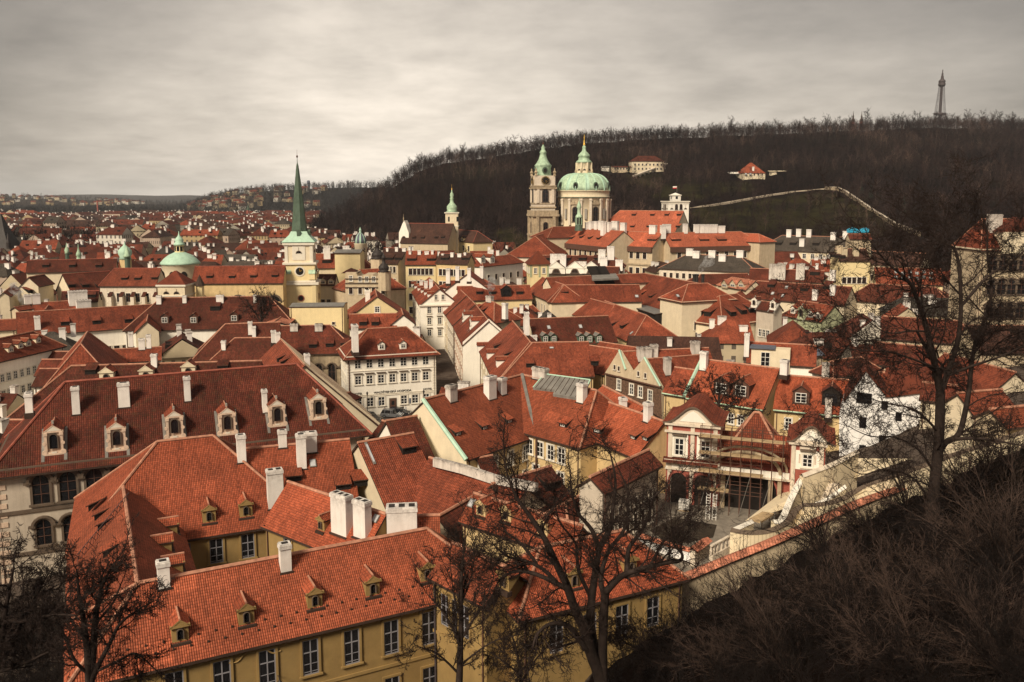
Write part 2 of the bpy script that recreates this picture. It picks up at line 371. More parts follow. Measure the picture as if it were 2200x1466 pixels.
# ------------------------------------------------------------------ wings: a straight roofed block on its ridge line
RECTS = []
class Wing:
    def __init__(s, th, P0, P1, zr, E=None, m=.9, w=None, h=None, e='hh', roof='tile_red', wall='cream', base=0, ov=.45, hf=1.0, world=False,
                 man=None, ridge='ridge', cornice=None, name='roof', u=None, gut=None, reg=True, z1=None):
        p0 = Vector(P0) if world else at(P0[0], P0[1], zr); p1 = Vector(P1) if world else at(P1[0], P1[1], zr)
        p0.z = p1.z = zr
        s.th = th; d = (p1-p0); s.len = d.length
        s.u = Vector(u).normalized() if u else d.normalized(); s.u.z = 0
        s.n = Vector((s.u.y, -s.u.x, 0)); mid = (p0+p1)/2
        if s.n.dot(-Vector((mid.x, mid.y, 0))) < 0: s.n = -s.n
        if w is None:
            best = 1e9
            for sg in (1, -1):
                if m*(s.n*sg).dot(-Vector((mid.x, mid.y, 0)))+(CH-zr) <= 0: continue      # that slope faces away
                ww = 1.2
                while ww < 26:
                    a = p0+s.n*sg*(ww+ov); b = p1+s.n*sg*(ww+ov); a.z = b.z = zr-m*(ww+ov)-.1
                    A = Vector(proj(a)); B = Vector(proj(b)); ab = B-A; q = Vector(E)-A
                    dd = abs(ab.x*q.y-ab.y*q.x)/max(ab.length, 1e-6)+(0 if sg > 0 else 2.5)
                    if dd < best: best = dd; w = ww
                    ww += .02
            h = m*w
        if h is None: h = m*w
        s.w = w; s.h = h; s.zr = zr; s.ze = zr-h; s.m = h/w; s.p0 = p0; s.p1 = p1; s.base = base; s.ov = ov
        x0 = w*hf if e[0] == 'h' else 0; x1 = w*hf if e[1] == 'h' else 0
        s.e = e; s.hf = hf; s.x0 = x0; s.x1 = x1; u, n = s.u, s.n; s.L = s.len+x0+x1
        s.o = p0-u*x0; s.o.z = 0
        if reg: RECTS.append((s.o.copy(), u.copy(), n.copy(), s.L, w))
        # walls
        b = MB(); ze = s.ze; t = .24; zt = ze-t*.5
        c = [s.o+n*w, s.o+u*s.L+n*w, s.o+u*s.L-n*w, s.o-n*w]
        C = lambda p, z: Vector((p.x, p.y, z))
        for i in range(4):
            j = (i+1) % 4; ln = (c[j]-c[i]).length
            pts = [C(c[i], base), C(c[j], base), C(c[j], zt), C(c[i], zt)]
            if i == 1 and e[1] == 'g': pts.insert(3, C(p1, zr-t*.5))
            if i == 3 and e[0] == 'g': pts.insert(3, C(p0, zr-t*.5))
            b.face(pts, wall)
        if cornice: b.box(s.o, u, n, -.18, s.L+.18, -w-.2, w+.2, ze-.75, ze-.3, cornice); b.box(s.o, u, n, -.3, s.L+.3, -w-.32, w+.32, ze-.38, ze-.12, cornice)
        s.wallobj = b.build('wall', th)
        # roof shell
        r = MB(); k = ov*s.m
        a0 = ov if e[0] == 'g' else 0; a1 = ov if e[1] == 'g' else 0
        if e[0] == 'g': a0 = ov*.5
        if e[1] == 'g': a1 = ov*.5
        ex0 = a0 if e[0] == 'g' else ov*hf; ex1 = a1 if e[1] == 'g' else ov*hf
        zo = ze-k
        f0 = C(s.o-u*ex0+n*(w+ov), zo); f1 = C(s.o+u*(s.L+ex1)+n*(w+ov), zo); k1 = C(s.o+u*(s.L+ex1)-n*(w+ov), zo); k0 = C(s.o-u*ex0-n*(w+ov), zo)
        R0 = C(p0-u*(a0 if e[0] == 'g' else 0), zr); R1 = C(p1+u*(a1 if e[1] == 'g' else 0), zr)
        dn = Vector((0, 0, -t))
        def sl(pts):
            if man and len(pts) >= 3:                                   # flared foot: lower strip with a gentler pitch
                pass
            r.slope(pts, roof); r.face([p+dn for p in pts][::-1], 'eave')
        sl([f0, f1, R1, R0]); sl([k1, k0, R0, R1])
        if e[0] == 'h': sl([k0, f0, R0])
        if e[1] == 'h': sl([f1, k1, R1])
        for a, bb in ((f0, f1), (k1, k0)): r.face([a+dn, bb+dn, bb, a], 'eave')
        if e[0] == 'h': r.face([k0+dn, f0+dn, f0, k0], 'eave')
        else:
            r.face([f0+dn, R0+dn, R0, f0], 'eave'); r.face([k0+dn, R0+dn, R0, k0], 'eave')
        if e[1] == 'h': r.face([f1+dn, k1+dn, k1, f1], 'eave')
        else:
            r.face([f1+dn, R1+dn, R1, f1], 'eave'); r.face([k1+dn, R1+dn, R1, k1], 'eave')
        up = Vector((0, 0, .06)); rr = .17 if mid.length < 150 else .14
        if ridge:
            if s.len > .5: r.tube([R0+up, R1+up], rr, ridge, 6)
            for cnd, a, q in ((e[0] == 'h', f0, R0), (e[0] == 'h', k0, R0), (e[1] == 'h', f1, R1), (e[1] == 'h', k1, R1)):
                if cnd: r.tube([a+up, q+up], rr*.85, ridge, 6)
        if gut:
            for a, bb in ((f0, f1), (k1, k0)): r.tube([a+(a-bb).normalized()*-.05+n*0+Vector((0, 0, -.02)), bb+Vector((0, 0, -.02))], .11, gut, 6)
        s.roof = r.build(name, th); s.f = (f0, f1, k1, k0)
        if mid.length < 230 and wall not in ('dark', 'brick'):
            g = MB(); nn_ = n*(w+.1)
            for a in (.35,): q = s.o+u*a+nn_; g.tube([Vector((q.x, q.y, base)), Vector((q.x, q.y, ze-.5)), Vector(((q+n*ov*.8).x, (q+n*ov*.8).y, ze-.2))], .07, 'frame_brown', 5)
            g.build('downpipe', th); g2 = MB(); q = s.o+u*(s.L-.35)+nn_; g2.tube([Vector((q.x, q.y, base)), Vector((q.x, q.y, ze-.5)), Vector(((q+n*ov*.8).x, (q+n*ov*.8).y, ze-.2))], .07, 'frame_brown', 5); g2.build('downpipe', th)
    def side(s, sd):
        """origin, along, outward, length of a wall"""
        if sd == 'F': return s.o+s.n*s.w, s.u, s.n, s.L
        if sd == 'K': return s.o-s.n*s.w, s.u, -s.n, s.L
        if sd == '0': return s.o-s.n*s.w, s.n, -s.u, 2*s.w
        return s.o+s.u*s.L-s.n*s.w, s.n, s.u, 2*s.w
    def win(s, sd, cols, zs, w=1.1, h=1.7, style='w', a=1.2, b=1.2, skip=()):
        o, al, out, ln = s.side(sd)
        for r, z in enumerate(zs):
            for i in range(cols):
                if (r, i) in skip: continue
                t = a+(ln-a-b)*((i+.5)/cols)
                p = o+al*t; p = Vector((p.x, p.y, z))+out*.012
                put_window(s.th, p, out, style, w, h)
    def hit(s, px, py, sd='F'):
        d = ray(px, py)
        if sd in 'FK': out = s.n if sd == 'F' else -s.n; ref = s.p0; sm = s.m
        else: out = -s.u if sd == '0' else s.u; ref = s.p0 if sd == '0' else s.p1; sm = s.m/s.hf
        # plane: z = zr - sm * out.(p-ref)
        c = Vector((0, 0, CH)); od = out.dot(d); oc = out.dot(Vector((0-ref.x, 0-ref.y, 0)))
        t = (s.zr-sm*oc-CH)/(d.z+sm*od)
        return c+d*t, out, sm
    def dormer(s, px, py, kind='wedge', w=1.0, h=.8, sd='F', wall=None, roof=None, mat=None, win=None):
        p, out, sm = s.hit(px, py, sd); dormer_at(s.roof, p, out, sm, kind, w, h, wall, roof or s.roof.data.materials[0].name, win)
    def chim(s, px, py, w=.9, d=.6, h=2.2, sd='F', mat='chimney', pots=0):
        """px,py = centre of the foot where it meets the roof"""
        p, out, sm = s.hit(px, py, sd); al = Vector((-out.y, out.x, 0))
        chimney_at(s.roof, p+Vector((0, 0, -sm*d*.6)), al, out, w, d, h+sm*d*.6, mat, pots)
    def skylight(s, px, py, w=.7, l=1.0, sd='F'):
        p, out, sm = s.hit(px, py, sd); al = Vector((-out.y, out.x, 0)); up = (-out+Z3*sm).normalized(); nn = al.cross(up)
        if nn.z < 0: nn = -nn
        b = MB(); q = [p+al*x+up*y for x, y in ((-w/2, -l/2), (w/2, -l/2), (w/2, l/2), (-w/2, l/2))]
        b.prism([x-nn*.1 for x in q], nn*.24, 'zinc'); q2 = [p+al*x+up*y+nn*.15 for x, y in ((-w*.38, -l*.4), (w*.38, -l*.4), (w*.38, l*.4), (-w*.38, l*.4))]
        b.face(q2, 'sky_glass'); b.build('skylight', s.roof)
plain('sky_glass', (.45, .45, .46), rough=.15, var=.1, spec=.7)
def chimney_at(parent, p, al, out, w, d, h, mat='chimney', pots=0):
    b = MB(); z = p.z
    b.box(p, al, out, -w/2, w/2, -d/2, d/2, z-.6, z+h-.28, mat)
    b.box(p, al, out, -w/2-.07, w/2+.07, -d/2-.07, d/2+.07, z+h-.34, z+h-.02, mat)
    b.box(p, al, out, -w/2-.02, w/2+.02, -d/2-.02, d/2+.02, z+h-.02, z+h+.08, mat)
    k = max(1, int(w/.7))
    for i in range(k):
        c = -w/2+w*(i+.5)/k; q = w/k*.3
        b.box(p, al, out, c-q, c+q, -d*.3, d*.3, z+h+.082, z+h+.10, 'soot')
    b.box(p, al, out, -w/2-.13, w/2+.13, -d/2-.13, d/2+.16, z-.6, z-.02+.1, 'eave')
    return b.build('chimney', parent)
def dormer_at(parent, p, out, sm, kind, w, h, wall=None, roof='tile_red', win=None):
    al = Vector((-out.y, out.x, 0)); b = MB(); bk = -out; W = w/2; V = Vector
    def q(a, s_, z): r = p+al*a+bk*s_; return V((r.x, r.y, p.z+z))
    if kind in ('wedge', 'eye'):
        m2 = sm*(.42 if kind == 'wedge' else .55); S = h/(sm-m2); wl = wall or 'dark'; o = .12
        for sg in (-1, 1): b.face([q(sg*W, 0, -.05), q(sg*W, 0, h), q(sg*W, S, h+m2*S)], wl if kind == 'wedge' else 'dark')
        b.face([q(-W, 0, -.1), q(W, 0, -.1), q(W, 0, h), q(-W, 0, h)], 'dark')
        t = [q(-W-o, -.22, h-m2*.22+.02), q(W+o, -.22, h-m2*.22+.02), q(W+o, S+.1, h+m2*S+.06), q(-W-o, S+.1, h+m2*S+.06)]
        b.slope(t, roof); b.face([x-Z3*.12 for x in t][::-1], 'eave'); 
        for i in range(4): b.face([t[i]-Z3*.12, t[(i+1) % 4]-Z3*.12, t[(i+1) % 4], t[i]], 'eave')
        ob = b.build('dormer', parent)
        if kind == 'wedge' and win: put_window(ob, q(0, -.03, .1), out, 'p', w*.55, h*.62)
        return ob
    wl = wall or 'ochre'; g = W*.75; H = h; S = (H+g)/sm; o = .14
    # side cheeks, front, little gable roof
    S1 = H/sm
    for sg in (-1, 1): b.face([q(sg*W, 0, -.1), q(sg*W, 0, H), q(sg*W, S1, H), q(sg*W, .0, -.1)][:3], wl)
    b.face([q(-W, 0, -.35), q(W, 0, -.35), q(W, 0, H), q(0, 0, H+g), q(-W, 0, H)], wl)
    for sg in (-1, 1):
        t = [q(sg*(W+o), -.2, H-g/W*o), q(0, -.2, H+g), q(0, S, H+g), q(sg*(W+o), S1*.98-o*g/W/sm, H-g/W*o)]
        t = [x+Z3*.07 for x in t]; b.slope(t, roof); b.face([x-Z3*.13 for x in t][::-1], 'eave')
        b.face([t[0]-Z3*.13, t[1]-Z3*.13, t[1], t[0]], wl if kind != 'plain' else 'eave'); b.face([t[3]-Z3*.13, t[0]-Z3*.13, t[0], t[3]], 'eave')
    b.tube([q(0, -.22, H+g+.1), q(0, S, H+g+.1)], .09, 'ridge', 5)
    if kind in ('gab', 'baroque'):
        b.box(p, al, out, -W-.12, W+.12, 0, .2, p.z+H-.12, p.z+H+.06, wl)
        b.prism([q(-W*.82, -.12, H+.08), q(W*.82, -.12, H+.08), q(0, -.12, H+g*.85)], out*.05, 'trim' if kind == 'baroque' else wl)
        b.box(p, al, out, -W-.12, W+.12, -S1*.15, .28, p.z-.42, p.z-.05, 'eave' if kind == 'gab' else wl)
    if kind == 'baroque':
        for sg in (-1, 1):
            b.box(p, al, out, sg*W*.86-W*.16, sg*W*.86+W*.16, 0, .22, p.z-.1, p.z+H-.1, wl)
            b.box(p, al, out, sg*W*.86-W*.22, sg*W*.86+W*.22, 0, .30, p.z+H-.45, p.z+H-.12, wl)
            for zz, rr in ((.05, W*.30), (H*.45, W*.2)):
                cpt = q(sg*(W*1.02), -.1, zz); pts = [cpt+al*(rr*cos(2*pi*i/10))+Z3*(rr*1.1*sin(2*pi*i/10)) for i in range(10)]
                b.prism(pts, out*.16, wl)
        b.prism([q(-W*1.2, -.04, -.4), q(W*1.2, -.04, -.4), q(W*1.12, -.04, .12), q(-W*1.12, -.04, .12)], out*.16, wl)
        b.box(p, al, out, -W*.28, W*.28, .2, .27, p.z-.22, p.z+.12, 'trim')
        b.box(p, al, out, -.11, .11, -.4, -.1, p.z+H+g, p.z+H+g+.5, 'stone_grey')
        for sg in (-1, 1):                                              # lead flashings down the slope
            f = [q(sg*(W+.05), -.9, -.9*sm+.03), q(sg*(W+.38), -.9, -.9*sm+.03), q(sg*(W+.38), S1*.9, S1*.9*sm+.03), q(sg*(W+.05), S1*.9, S1*.9*sm+.03)]
            b.face([x+Z3*.05 for x in f], 'zinc')
    ob = b.build('dormer', parent)
    st = {'gab': 'a', 'baroque': 'a', 'plain': 'p', 'hatch': 'x'}[kind]
    ww, hh = (w*.34, H*.62) if kind == 'gab' else ((w*.42, H*.68) if kind == 'baroque' else (w*.66, H*.75))
    put_window(ob, q(0, -.21 if kind == 'baroque' else -.03, H*.16 if kind != 'baroque' else H*.2), out, st, ww, hh)
    return ob
# ------------------------------------------------------------------ vertical wall planes given by two points
class VP:
    def __init__(s, A, B):
        s.A = Vector(A); s.B = Vector(B); d = s.B-s.A; d.z = 0; s.u = d.normalized(); s.n = Vector((s.u.y, -s.u.x, 0))
        if s.n.dot(-s.A) < 0: s.n = -s.n
    def pt(s, px, py, off=0):
        d = ray(px, py); a = s.A+s.n*off; t = s.n.dot(Vector((a.x, a.y, 0)))/s.n.dot(Vector((d.x, d.y, 0)))
        return Vector((d.x*t, d.y*t, CH+d.z*t))
    def sz(s, px, py):
        p = s.pt(px, py); return (p-s.A).dot(s.u), p.z
    def P(s, a, z, off=0): q = s.A+s.u*a+s.n*off; return Vector((q.x, q.y, z))
    def poly(s, b, pxs, th, mat, off=0): b.prism([s.pt(x, y, off) for x, y in pxs], -s.n*th, mat)
    def box(s, b, a0, a1, z0, z1, o0, o1, mat): b.box(s.A, s.u, s.n, a0, a1, o0, o1, z0, z1, mat)
    def win(s, th, a, z, style, w, h, off=.02): return put_window(th, s.P(a, z, off), s.n, style, w, h)
def house(label, cat='house', name='house', group=None, at_=None):
    return thing(name, label, cat, at_ or (0, 0, 0), group)
def base_at(px, py, z=0, zs=0):
    p = at(px, py, z); return (p.x, p.y, zs)
# ------------------------------------------------------------------ terrain
def interp(x, pts):
    if x <= pts[0][0]: return pts[0][1]
    for (a, b), (c, d) in zip(pts, pts[1:]):
        if x <= c: return b+(d-b)*(x-a)/(c-a)
    return pts[-1][1]
SKYL = [(560, 560), (620, 520), (690, 492), (760, 456), (800, 432), (850, 400), (900, 370), (960, 350), (1050, 338), (1150, 322), (1250, 308), (1400, 298), (1600, 290), (1700, 286), (1850, 280), (2018, 272), (2200, 278), (2600, 290), (3200, 300)]
DRID = [(560, 760), (700, 800), (800, 840), (1000, 900), (1500, 1000), (2018, 1080), (2600, 1000)]
DBAS = [(560, 700), (700, 640), (900, 540), (1100, 470), (1400, 450), (1700, 430), (1900, 370), (2200, 300), (2600, 280)]
FAR = [  # (distance, half-width, [(px, py) crest])
 (2500, 700, [(330, 470), (400, 446), (450, 428), (520, 414), (600, 409), (700, 405), (760, 403), (830, 403), (900, 406), (1100, 415)]),
 (3300, 700, [(-600, 428), (0, 424), (120, 428), (200, 431), (330, 440), (420, 438), (520, 445), (700, 460)]),
 (8200, 2200, [(-600, 424), (0, 422), (90, 421), (130, 418.5), (230, 418), (340, 421), (400, 419.5), (440, 421), (600, 424), (900, 430)])]
WALLD = [(-400, 48), (600, 44), (1000, 48), (1340, 62), (1900, 74), (2200, 76), (2600, 80)]
WALLZ = [(-400, 4), (0, 3), (1000, 3), (1340, 8.5), (1900, 15), (2200, 20.5), (2600, 26)]
def sst(t): t = max(0, min(1, t)); return t*t*(3-2*t)
def az(x, y): return 1100+FPX*x/(y*CP) if y > .5 else (9999 if x > 0 else -9999)
def zt(x, y):
    D = max(y, .5); r = sqrt(x*x+y*y)
    if y < 4:
        return interp(r, [(0, 33), (14, 29.5), (60, 24), (400, 22)]) if x > -20 else interp(-x, [(20, 27), (60, 14), (400, 6)])
    a = az(x, y); z = 0
    dw, zw = interp(a, WALLD), interp(a, WALLZ)
    zc = interp(a, [(-400, 22), (900, 27), (1400, 31), (2400, 32.5), (4000, 33)])
    if D < dw:
        z = zw+(zc-zw)*((dw-D)/(dw-8))
    else:
        f = interp(a, [(1300, 0), (1500, 6.5), (1800, 8), (2000, 14), (2300, 18)])
        dd = interp(a, [(1300, 80), (1500, 110), (1900, 160), (2200, 260)])
        z = max(0, f*(1-sst((D-dw)/dd))) if a > 1300 else zw*(1-sst((D-dw)/14))
    if a > 560:
        d0, d1 = interp(a, DBAS), interp(a, DRID)
        zr = Zof(interp(a, SKYL), d1)
        if D > d0:
            t = (D-d0)/(d1-d0)
            h = zr*(t**1.18) if t < 1 else zr*max(0, 1-((D-d1)/900.0)**2)
            z = max(z, h)
    for d, hw, cr in FAR:
        if abs(D-d) < hw and cr[0][0]-50 < a < cr[-1][0]+50:
            z = max(z, (Zof(interp(a, cr), d))*(cos((D-d)/hw*pi/2)**1.2))
    return z
def ground_hit(px, py, d0=60, d1=3000):
    d = ray(px, py); t = d0; st = 2
    while t < d1:
        p = Vector((d.x*t, d.y*t, CH+d.z*t))
        if p.z <= zt(p.x, p.y): break
        t += max(1.0, t*.004)
    return p
def inpoly(x, y, P):
    c = False; j = len(P)-1
    for i in range(len(P)):
        if (P[i][1] > y) != (P[j][1] > y) and x < (P[j][0]-P[i][0])*(y-P[i][1])/(P[j][1]-P[i][1])+P[i][0]: c = not c
        j = i
    return c
CLEAR = [[(1480, 448), (1560, 440), (1700, 420), (1780, 408), (1850, 440), (1920, 480), (1900, 510), (1500, 500)],
         [(1052, 490), (1110, 492), (1135, 515), (1120, 540), (1060, 530)], [(1330, 375), (1420, 372), (1430, 400), (1400, 412)],
         [(1395, 415), (1470, 395), (1560, 395), (1560, 420), (1440, 440)], [(1500, 395), (1620, 390), (1640, 405), (1540, 420)]]
def make_terrain():
    ths = [i*.5 for i in range(-100, 101)]
    ths = [-180+i*5 for i in range(0, 26)]+[t for t in ths if -50 < t < 50]+[50+i*5 for i in range(0, 27)]
    ths = sorted(set(ths))
    rs = [2.0]
    while rs[-1] < 120: rs.append(rs[-1]*1.05)
    while rs[-1] < 13000: rs.append(rs[-1]*1.028)
    V, F, A = [], [], []
    for r in rs:
        for t in ths:
            x, y = r*sin(radians(t)), r*cos(radians(t))
            jz = 0
            z = zt(x, y)
            if z > 1: z += (random.Random(int(x*7)*31+int(y*3)).random()-.5)*min(2.2, z*.03)
            V.append((x, y, z if r < 12000 else z-30))
            k = 0.0
            a = az(x, y) if y > 4 else -9999
            if y > 4:
                if 560 < a and y > interp(a, DBAS) and z > 1.5: k = .5
                elif y > 1500: k = .27  # far ground mixed paler, haze put into its colour
                elif y < interp(a, WALLD)+4: k = .45
                if y > 300:
                    q = proj((x, y, z))
                    if any(inpoly(q[0], q[1], P) for P in CLEAR): k = 1.0
            A.append(k)
    n = len(ths)
    for i in range(len(rs)-1):
        for j in range(n-1):
            F.append((i*n+j, i*n+j+1, (i+1)*n+j+1, (i+1)*n+j))
        F.append((i*n+n-1, i*n, (i+1)*n, (i+1)*n+n-1))
    me = bpy.data.meshes.new('terrain'); me.from_pydata(V, [], F)
    at_ = me.attributes.new('cover', 'FLOAT', 'POINT'); at_.data.foreach_set('value', A)
    me.polygons.foreach_set('use_smooth', [True]*len(F))
    m, t, b = mat_base('terrain'); Ln = t.links.new
    ga = t.nodes.new('ShaderNodeAttribute'); ga.attribute_name = 'cover'
    geo = t.nodes.new('ShaderNodeNewGeometry')
    s1 = nnoise(t, geo.outputs['Position'], .05, 6, .7); s2 = nnoise(t, geo.outputs['Position'], .7, 5, .65); s3 = nnoise(t, geo.outputs['Position'], .012, 5, .65)
    town = nmix(t, ramp(t, s2, .35, .65), (.06, .045, .038), (.12, .095, .078))
    wood = nmix(t, ramp(t, s1, .35, .65), (.008, .0048, .0045), (.016, .010, .008))
    wood = nmix(t, nmath(t, 'MULTIPLY', ramp(t, s3, .52, .66), .6), wood, (.022, .018, .011))
    grass = nmix(t, ramp(t, s1, .40, .62), (.012, .010, .006), (.036, .031, .012))
    grass = nmix(t, ramp(t, s2, .5, .7), grass, (.022, .017, .011))
    c = nmix(t, ramp(t, ga.outputs['Fac'], .1, .4), town, wood); c = nmix(t, ramp(t, ga.outputs['Fac'], .6, .95), c, grass)
    Ln(c, b.inputs['Base Color']); b.inputs['Roughness'].default_value = 1; b.inputs['Specular IOR Level'].default_value = 0
    bp = t.nodes.new('ShaderNodeBump'); bp.inputs['Strength'].default_value = .6; bp.inputs['Distance'].default_value = .3; Ln(s2, bp.inputs['Height']); Ln(bp.outputs[0], b.inputs['Normal'])
    me.materials.append(m)
    o = bpy.data.objects.new('ground', me); COL.objects.link(o); struct(o)
make_terrain()
def ribbon(name, pts, w, mat, up=.25):
    b = MB(); P = []
    for i in range(len(pts)-1):
        for k in range(6): P.append(Vector(pts[i])+(Vector(pts[i+1])-Vector(pts[i]))*k/6)
    P.append(Vector(pts[-1]))
    for i, p in enumerate(P):
        P[i] = p
    Ls = []
    for i, p in enumerate(P):
        d = (P[min(i+1, len(P)-1)]-P[max(0, i-1)]); d.z = 0; d.normalize(); q = Vector((d.y, -d.x, 0))*w/2
        Ls.append((Vector((p.x-q.x, p.y-q.y, p.z+up)), Vector((p.x+q.x, p.y+q.y, p.z+up))))
    for (a, c), (d, e) in zip(Ls, Ls[1:]): b.face([a, c, e, d], mat); b.face([a, d, d-Z3*1.5, a-Z3*1.5], mat); b.face([c, e, e-Z3*1.5, c-Z3*1.5], mat)
    return b.build(name)
# light path crossing the hill meadow, and a thinner one below the villa
pp = [ground_hit(x, y, 300) for x, y in ((1478, 449), (1530, 442), (1600, 430), (1650, 421), (1705, 413), (1740, 410), (1772, 407))]
struct(ribbon('hill_path', pp, 5, 'path_stone', .8))
# ================================================================== ochre palace in the foreground
T = 'tile_orange'
pal = house('large ochre palace with bright orange tiled wings round a small courtyard, closest to the viewer', 'palace', 'palace')
def yd(w, x, y, sd='F', k=1.0): w.dormer(x, y, 'gab', 1.15*k, 1.25*k, sd, 'ochre', T)
n1 = Wing(pal, (295, 1255), (917, 1137), 15, (700, 1357), .85, e='hh', roof=T, wall='ochre', base=-2, ov=.5)
for x, y in ((388, 1378), (530, 1341), (677, 1305), (801, 1279), (918, 1248)): yd(n1, x, y)
n1.chim(352, 1252, .85, .75, 1.7); n1.chim(613, 1217, .85, .75, 1.9)
n1.win('F', 9, [n1.ze-4.0], 1.25, 2.9, 'g', 1.6, 1.5); n1.win('F', 9, [n1.ze-8.6], 1.25, 2.6, 'g', 1.6, 1.5)
n2 = Wing(pal, (295, 1254), (265, 1048), 15.02, (412, 1195), .85, e='gg', roof=T, wall='ochre')
for x, y in ((368, 1180), (380, 1142), (392, 1225)): 
    sd = 'F' if n2.n.x > 0 else 'K'
    n2.dormer(x, y, 'gab', 1.2, 1.0, sd, 'ochre', T)
sdl = 'K' if n2.n.x > 0 else 'F'
for x, y in ((190, 1096), (203, 1117), (210, 1138), (222, 1196)): n2.dormer(x, y, 'wedge', 1.1, .7, sdl)
n3 = Wing(pal, (338, 950), (458, 937), 17.8, (490, 1149), .9, e='hh', roof=T, wall='ochre')
for x, y in ((450, 1122), (529, 1110)): yd(n3, x, y, k=1.1)
n3.win('F', 5, [n3.ze-3.5], 1.3, 2.6, 'g', 5.5, 1.5)
n3.chim(592, 1080, 1.6, 1.0, 3.6); n3.chim(519, 985, .9, .8, 2.6)
n4 = Wing(pal, (520, 966), (747, 945), 16.2, (812, 1084), .85, e='gg', roof=T, wall='ochre')
for x, y in ((632, 1035), (738, 1053), (777, 1043)): n4.dormer(x, y, 'wedge', 1.6, .75, 'F', roof=T)
n4.chim(648, 998, 1.0, .9, 3.4); n4.chim(607, 955, .9, .7, 1.6); n4.chim(661, 965, 2.0, .8, 1.9); n4.skylight(672, 996)
n5 = Wing(pal, (621, 1037), (826, 1105), 15.3, (630, 1161), 1.05, e='gg', roof=T, wall='ochre')
n5.dormer(690, 1140, 'gab', .95, 1.1, 'F', 'ochre', T)
n5.chim(735, 1136, 2.1, .85, 3.3); n5.chim(779, 1144, 1.6, .8, 3.0); n5.skylight(808, 1115, .7, .8); n5.win('F', 1, [n5.ze-3.5], 1.2, 2.6, 'g', 1.2, 8)
n5b = Wing(pal, (845, 1112), (940, 1108), 14.6, (930, 1140), .8, e='gg', roof=T, wall='ochre')
n5b.chim(864, 1140, 2.7, 1.4, 2.3)
# right hand continuation
n7 = Wing(pal, (976, 1168), (1092, 1222), 15, (1080, 1330), .8, e='gg', roof=T, wall='ochre', base=-2)
n7.win('F', 3, [n7.ze-4.0], 1.25, 2.7, 'g', 1.2, 2)
n7.dormer(1082, 1265, 'gab', 1.2, 1.2, 'F', 'ochre', T)
n8 = Wing(pal, (1160, 1178), (1337, 1141), 15.1, (1300, 1292), .85, e='hh', roof=T, wall='ochre', base=-2)
n8.dormer(1233, 1262, 'gab', 1.2, 1.3, 'F', 'ochre', T); n8.dormer(1355, 1232, 'gab', 1.2, 1.2, 'F', 'ochre', T)
n8.win('F', 4, [n8.ze-4.0], 1.25, 2.6, 'g', 1.6, 1.5)
# lattice fire wall over the left wing and a lamp on the facade
lf = MB(); a = at(278, 1078, 15); c = at(165, 1215, 11.2)
for i in range(14):
    p = a.lerp(c, i/14); q = a.lerp(c, (i+1)/14); lf.tube([p+Z3*.1, q+Z3*.9], .03, 'iron', 4); lf.tube([p+Z3*.9, q+Z3*.1], .03, 'iron', 4)
lf.tube([a+Z3*.9, c+Z3*.9], .04, 'iron', 4); lf.build('snow_fence', n2.roof)
# moulded cornice, and small snow guards in two rows above the eave
fo, al, out, ln = n1.side('F'); gm = MB(); gm.box(Vector((0, 0, 0)), al, out, -.07, .07, -.05, .05, 0, .15, 'eave'); g0 = gm.build('snow_guard', n1.roof); first_ = True
for k in range(2):
    for i in range(int((ln-1.6)/1.2)):
        s_ = .35+k*.55; p = fo+al*(.6+k*.6+i*1.2)-out*s_; z = n1.ze+s_*n1.m+.02; g1 = g0 if first_ else g0.copy()
        if not first_: COL.objects.link(g1)
        first_ = False; g1.location = Vector((p.x, p.y, z))-wpos(n1.roof)
cb = MB()
for w_, cc in ((n1, 'ochre'), (n7, 'ochre'), (n3, 'ochre')):
    o_, al, out, ln = w_.side('F'); cb.box(o_, al, out, 0.02, ln-.02, 0, .22, w_.ze-.62, w_.ze-.3, cc); cb.box(o_, al, out, 0.02, ln-.02, 0, .12, w_.ze-5.1, w_.ze-4.85, cc)
cb.build('cornice', pal)
for w_, xx in ((n3, 0), (n7, 1)): 
    o_, al, out, ln = w_.side('F'); g = MB(); p = o_+al*(ln-.3)+out*.15 if xx == 0 else o_+al*.4+out*.15
    g.tube([Vector((p.x, p.y, w_.ze-.3)), Vector((p.x, p.y, 0))], .09, 'iron', 6); g.build('downpipe', pal)
# wall lamp
fo, al, out, ln = n1.side('F'); lb = MB(); p = n1.o+n1.n*n1.w; 
vp = VP(Vector((p.x, p.y, 0)), Vector(((p+n1.u*n1.L).x, (p+n1.u*n1.L).y, 0)))
q = vp.pt(596, 1452, 0); lb.tube([q, q+vp.n*.5+Z3*.25, q+vp.n*.75], .035, 'black_metal', 5); lb.lathe(q+vp.n*.75, [(.05, q.z-.55), (.14, q.z-.5), (.2, q.z-.12), (.05, q.z+.05)], 'black_metal', 6)
lb.build('lamp', pal)
# moulded plaster crest above the sixth window
mo = MB(); c = vp.pt(548, 1404, 0)
arc = [c+vp.u*t*1.9+Z3*(.35*cos(t*pi*1.0)-.1*cos(3*pi*t)) for t in [x/12 for x in range(-12, 13)]]
mo.tube([x+vp.n*.05 for x in arc], .06, 'ochre', 5); mo.build('crest', pal)
# ------------------------------------------------------------------ yellow house with dormers beside it
yh = house('yellow house with small dormers and short orange roof, behind the spreading bare tree', 'house')
w = Wing(yh, (1021, 1062), (1248, 1130), 15.2, (1060, 1148), .95, e='gg', roof=T, wall='yellow')
w.dormer(1033, 1108, 'gab', 1.15, 1.15, 'F', 'yellow', T); w.dormer(1087, 1120, 'gab', 1.15, 1.15, 'F', 'yellow', T)
w.dormer(1165, 1150, 'gab', 1.15, 1.15, 'F', 'yellow', T)
w.win('F', 3, [7.0], 1.1, 2.3, 'g', 1, 4); w.skylight(1014, 1082, .7, .9)
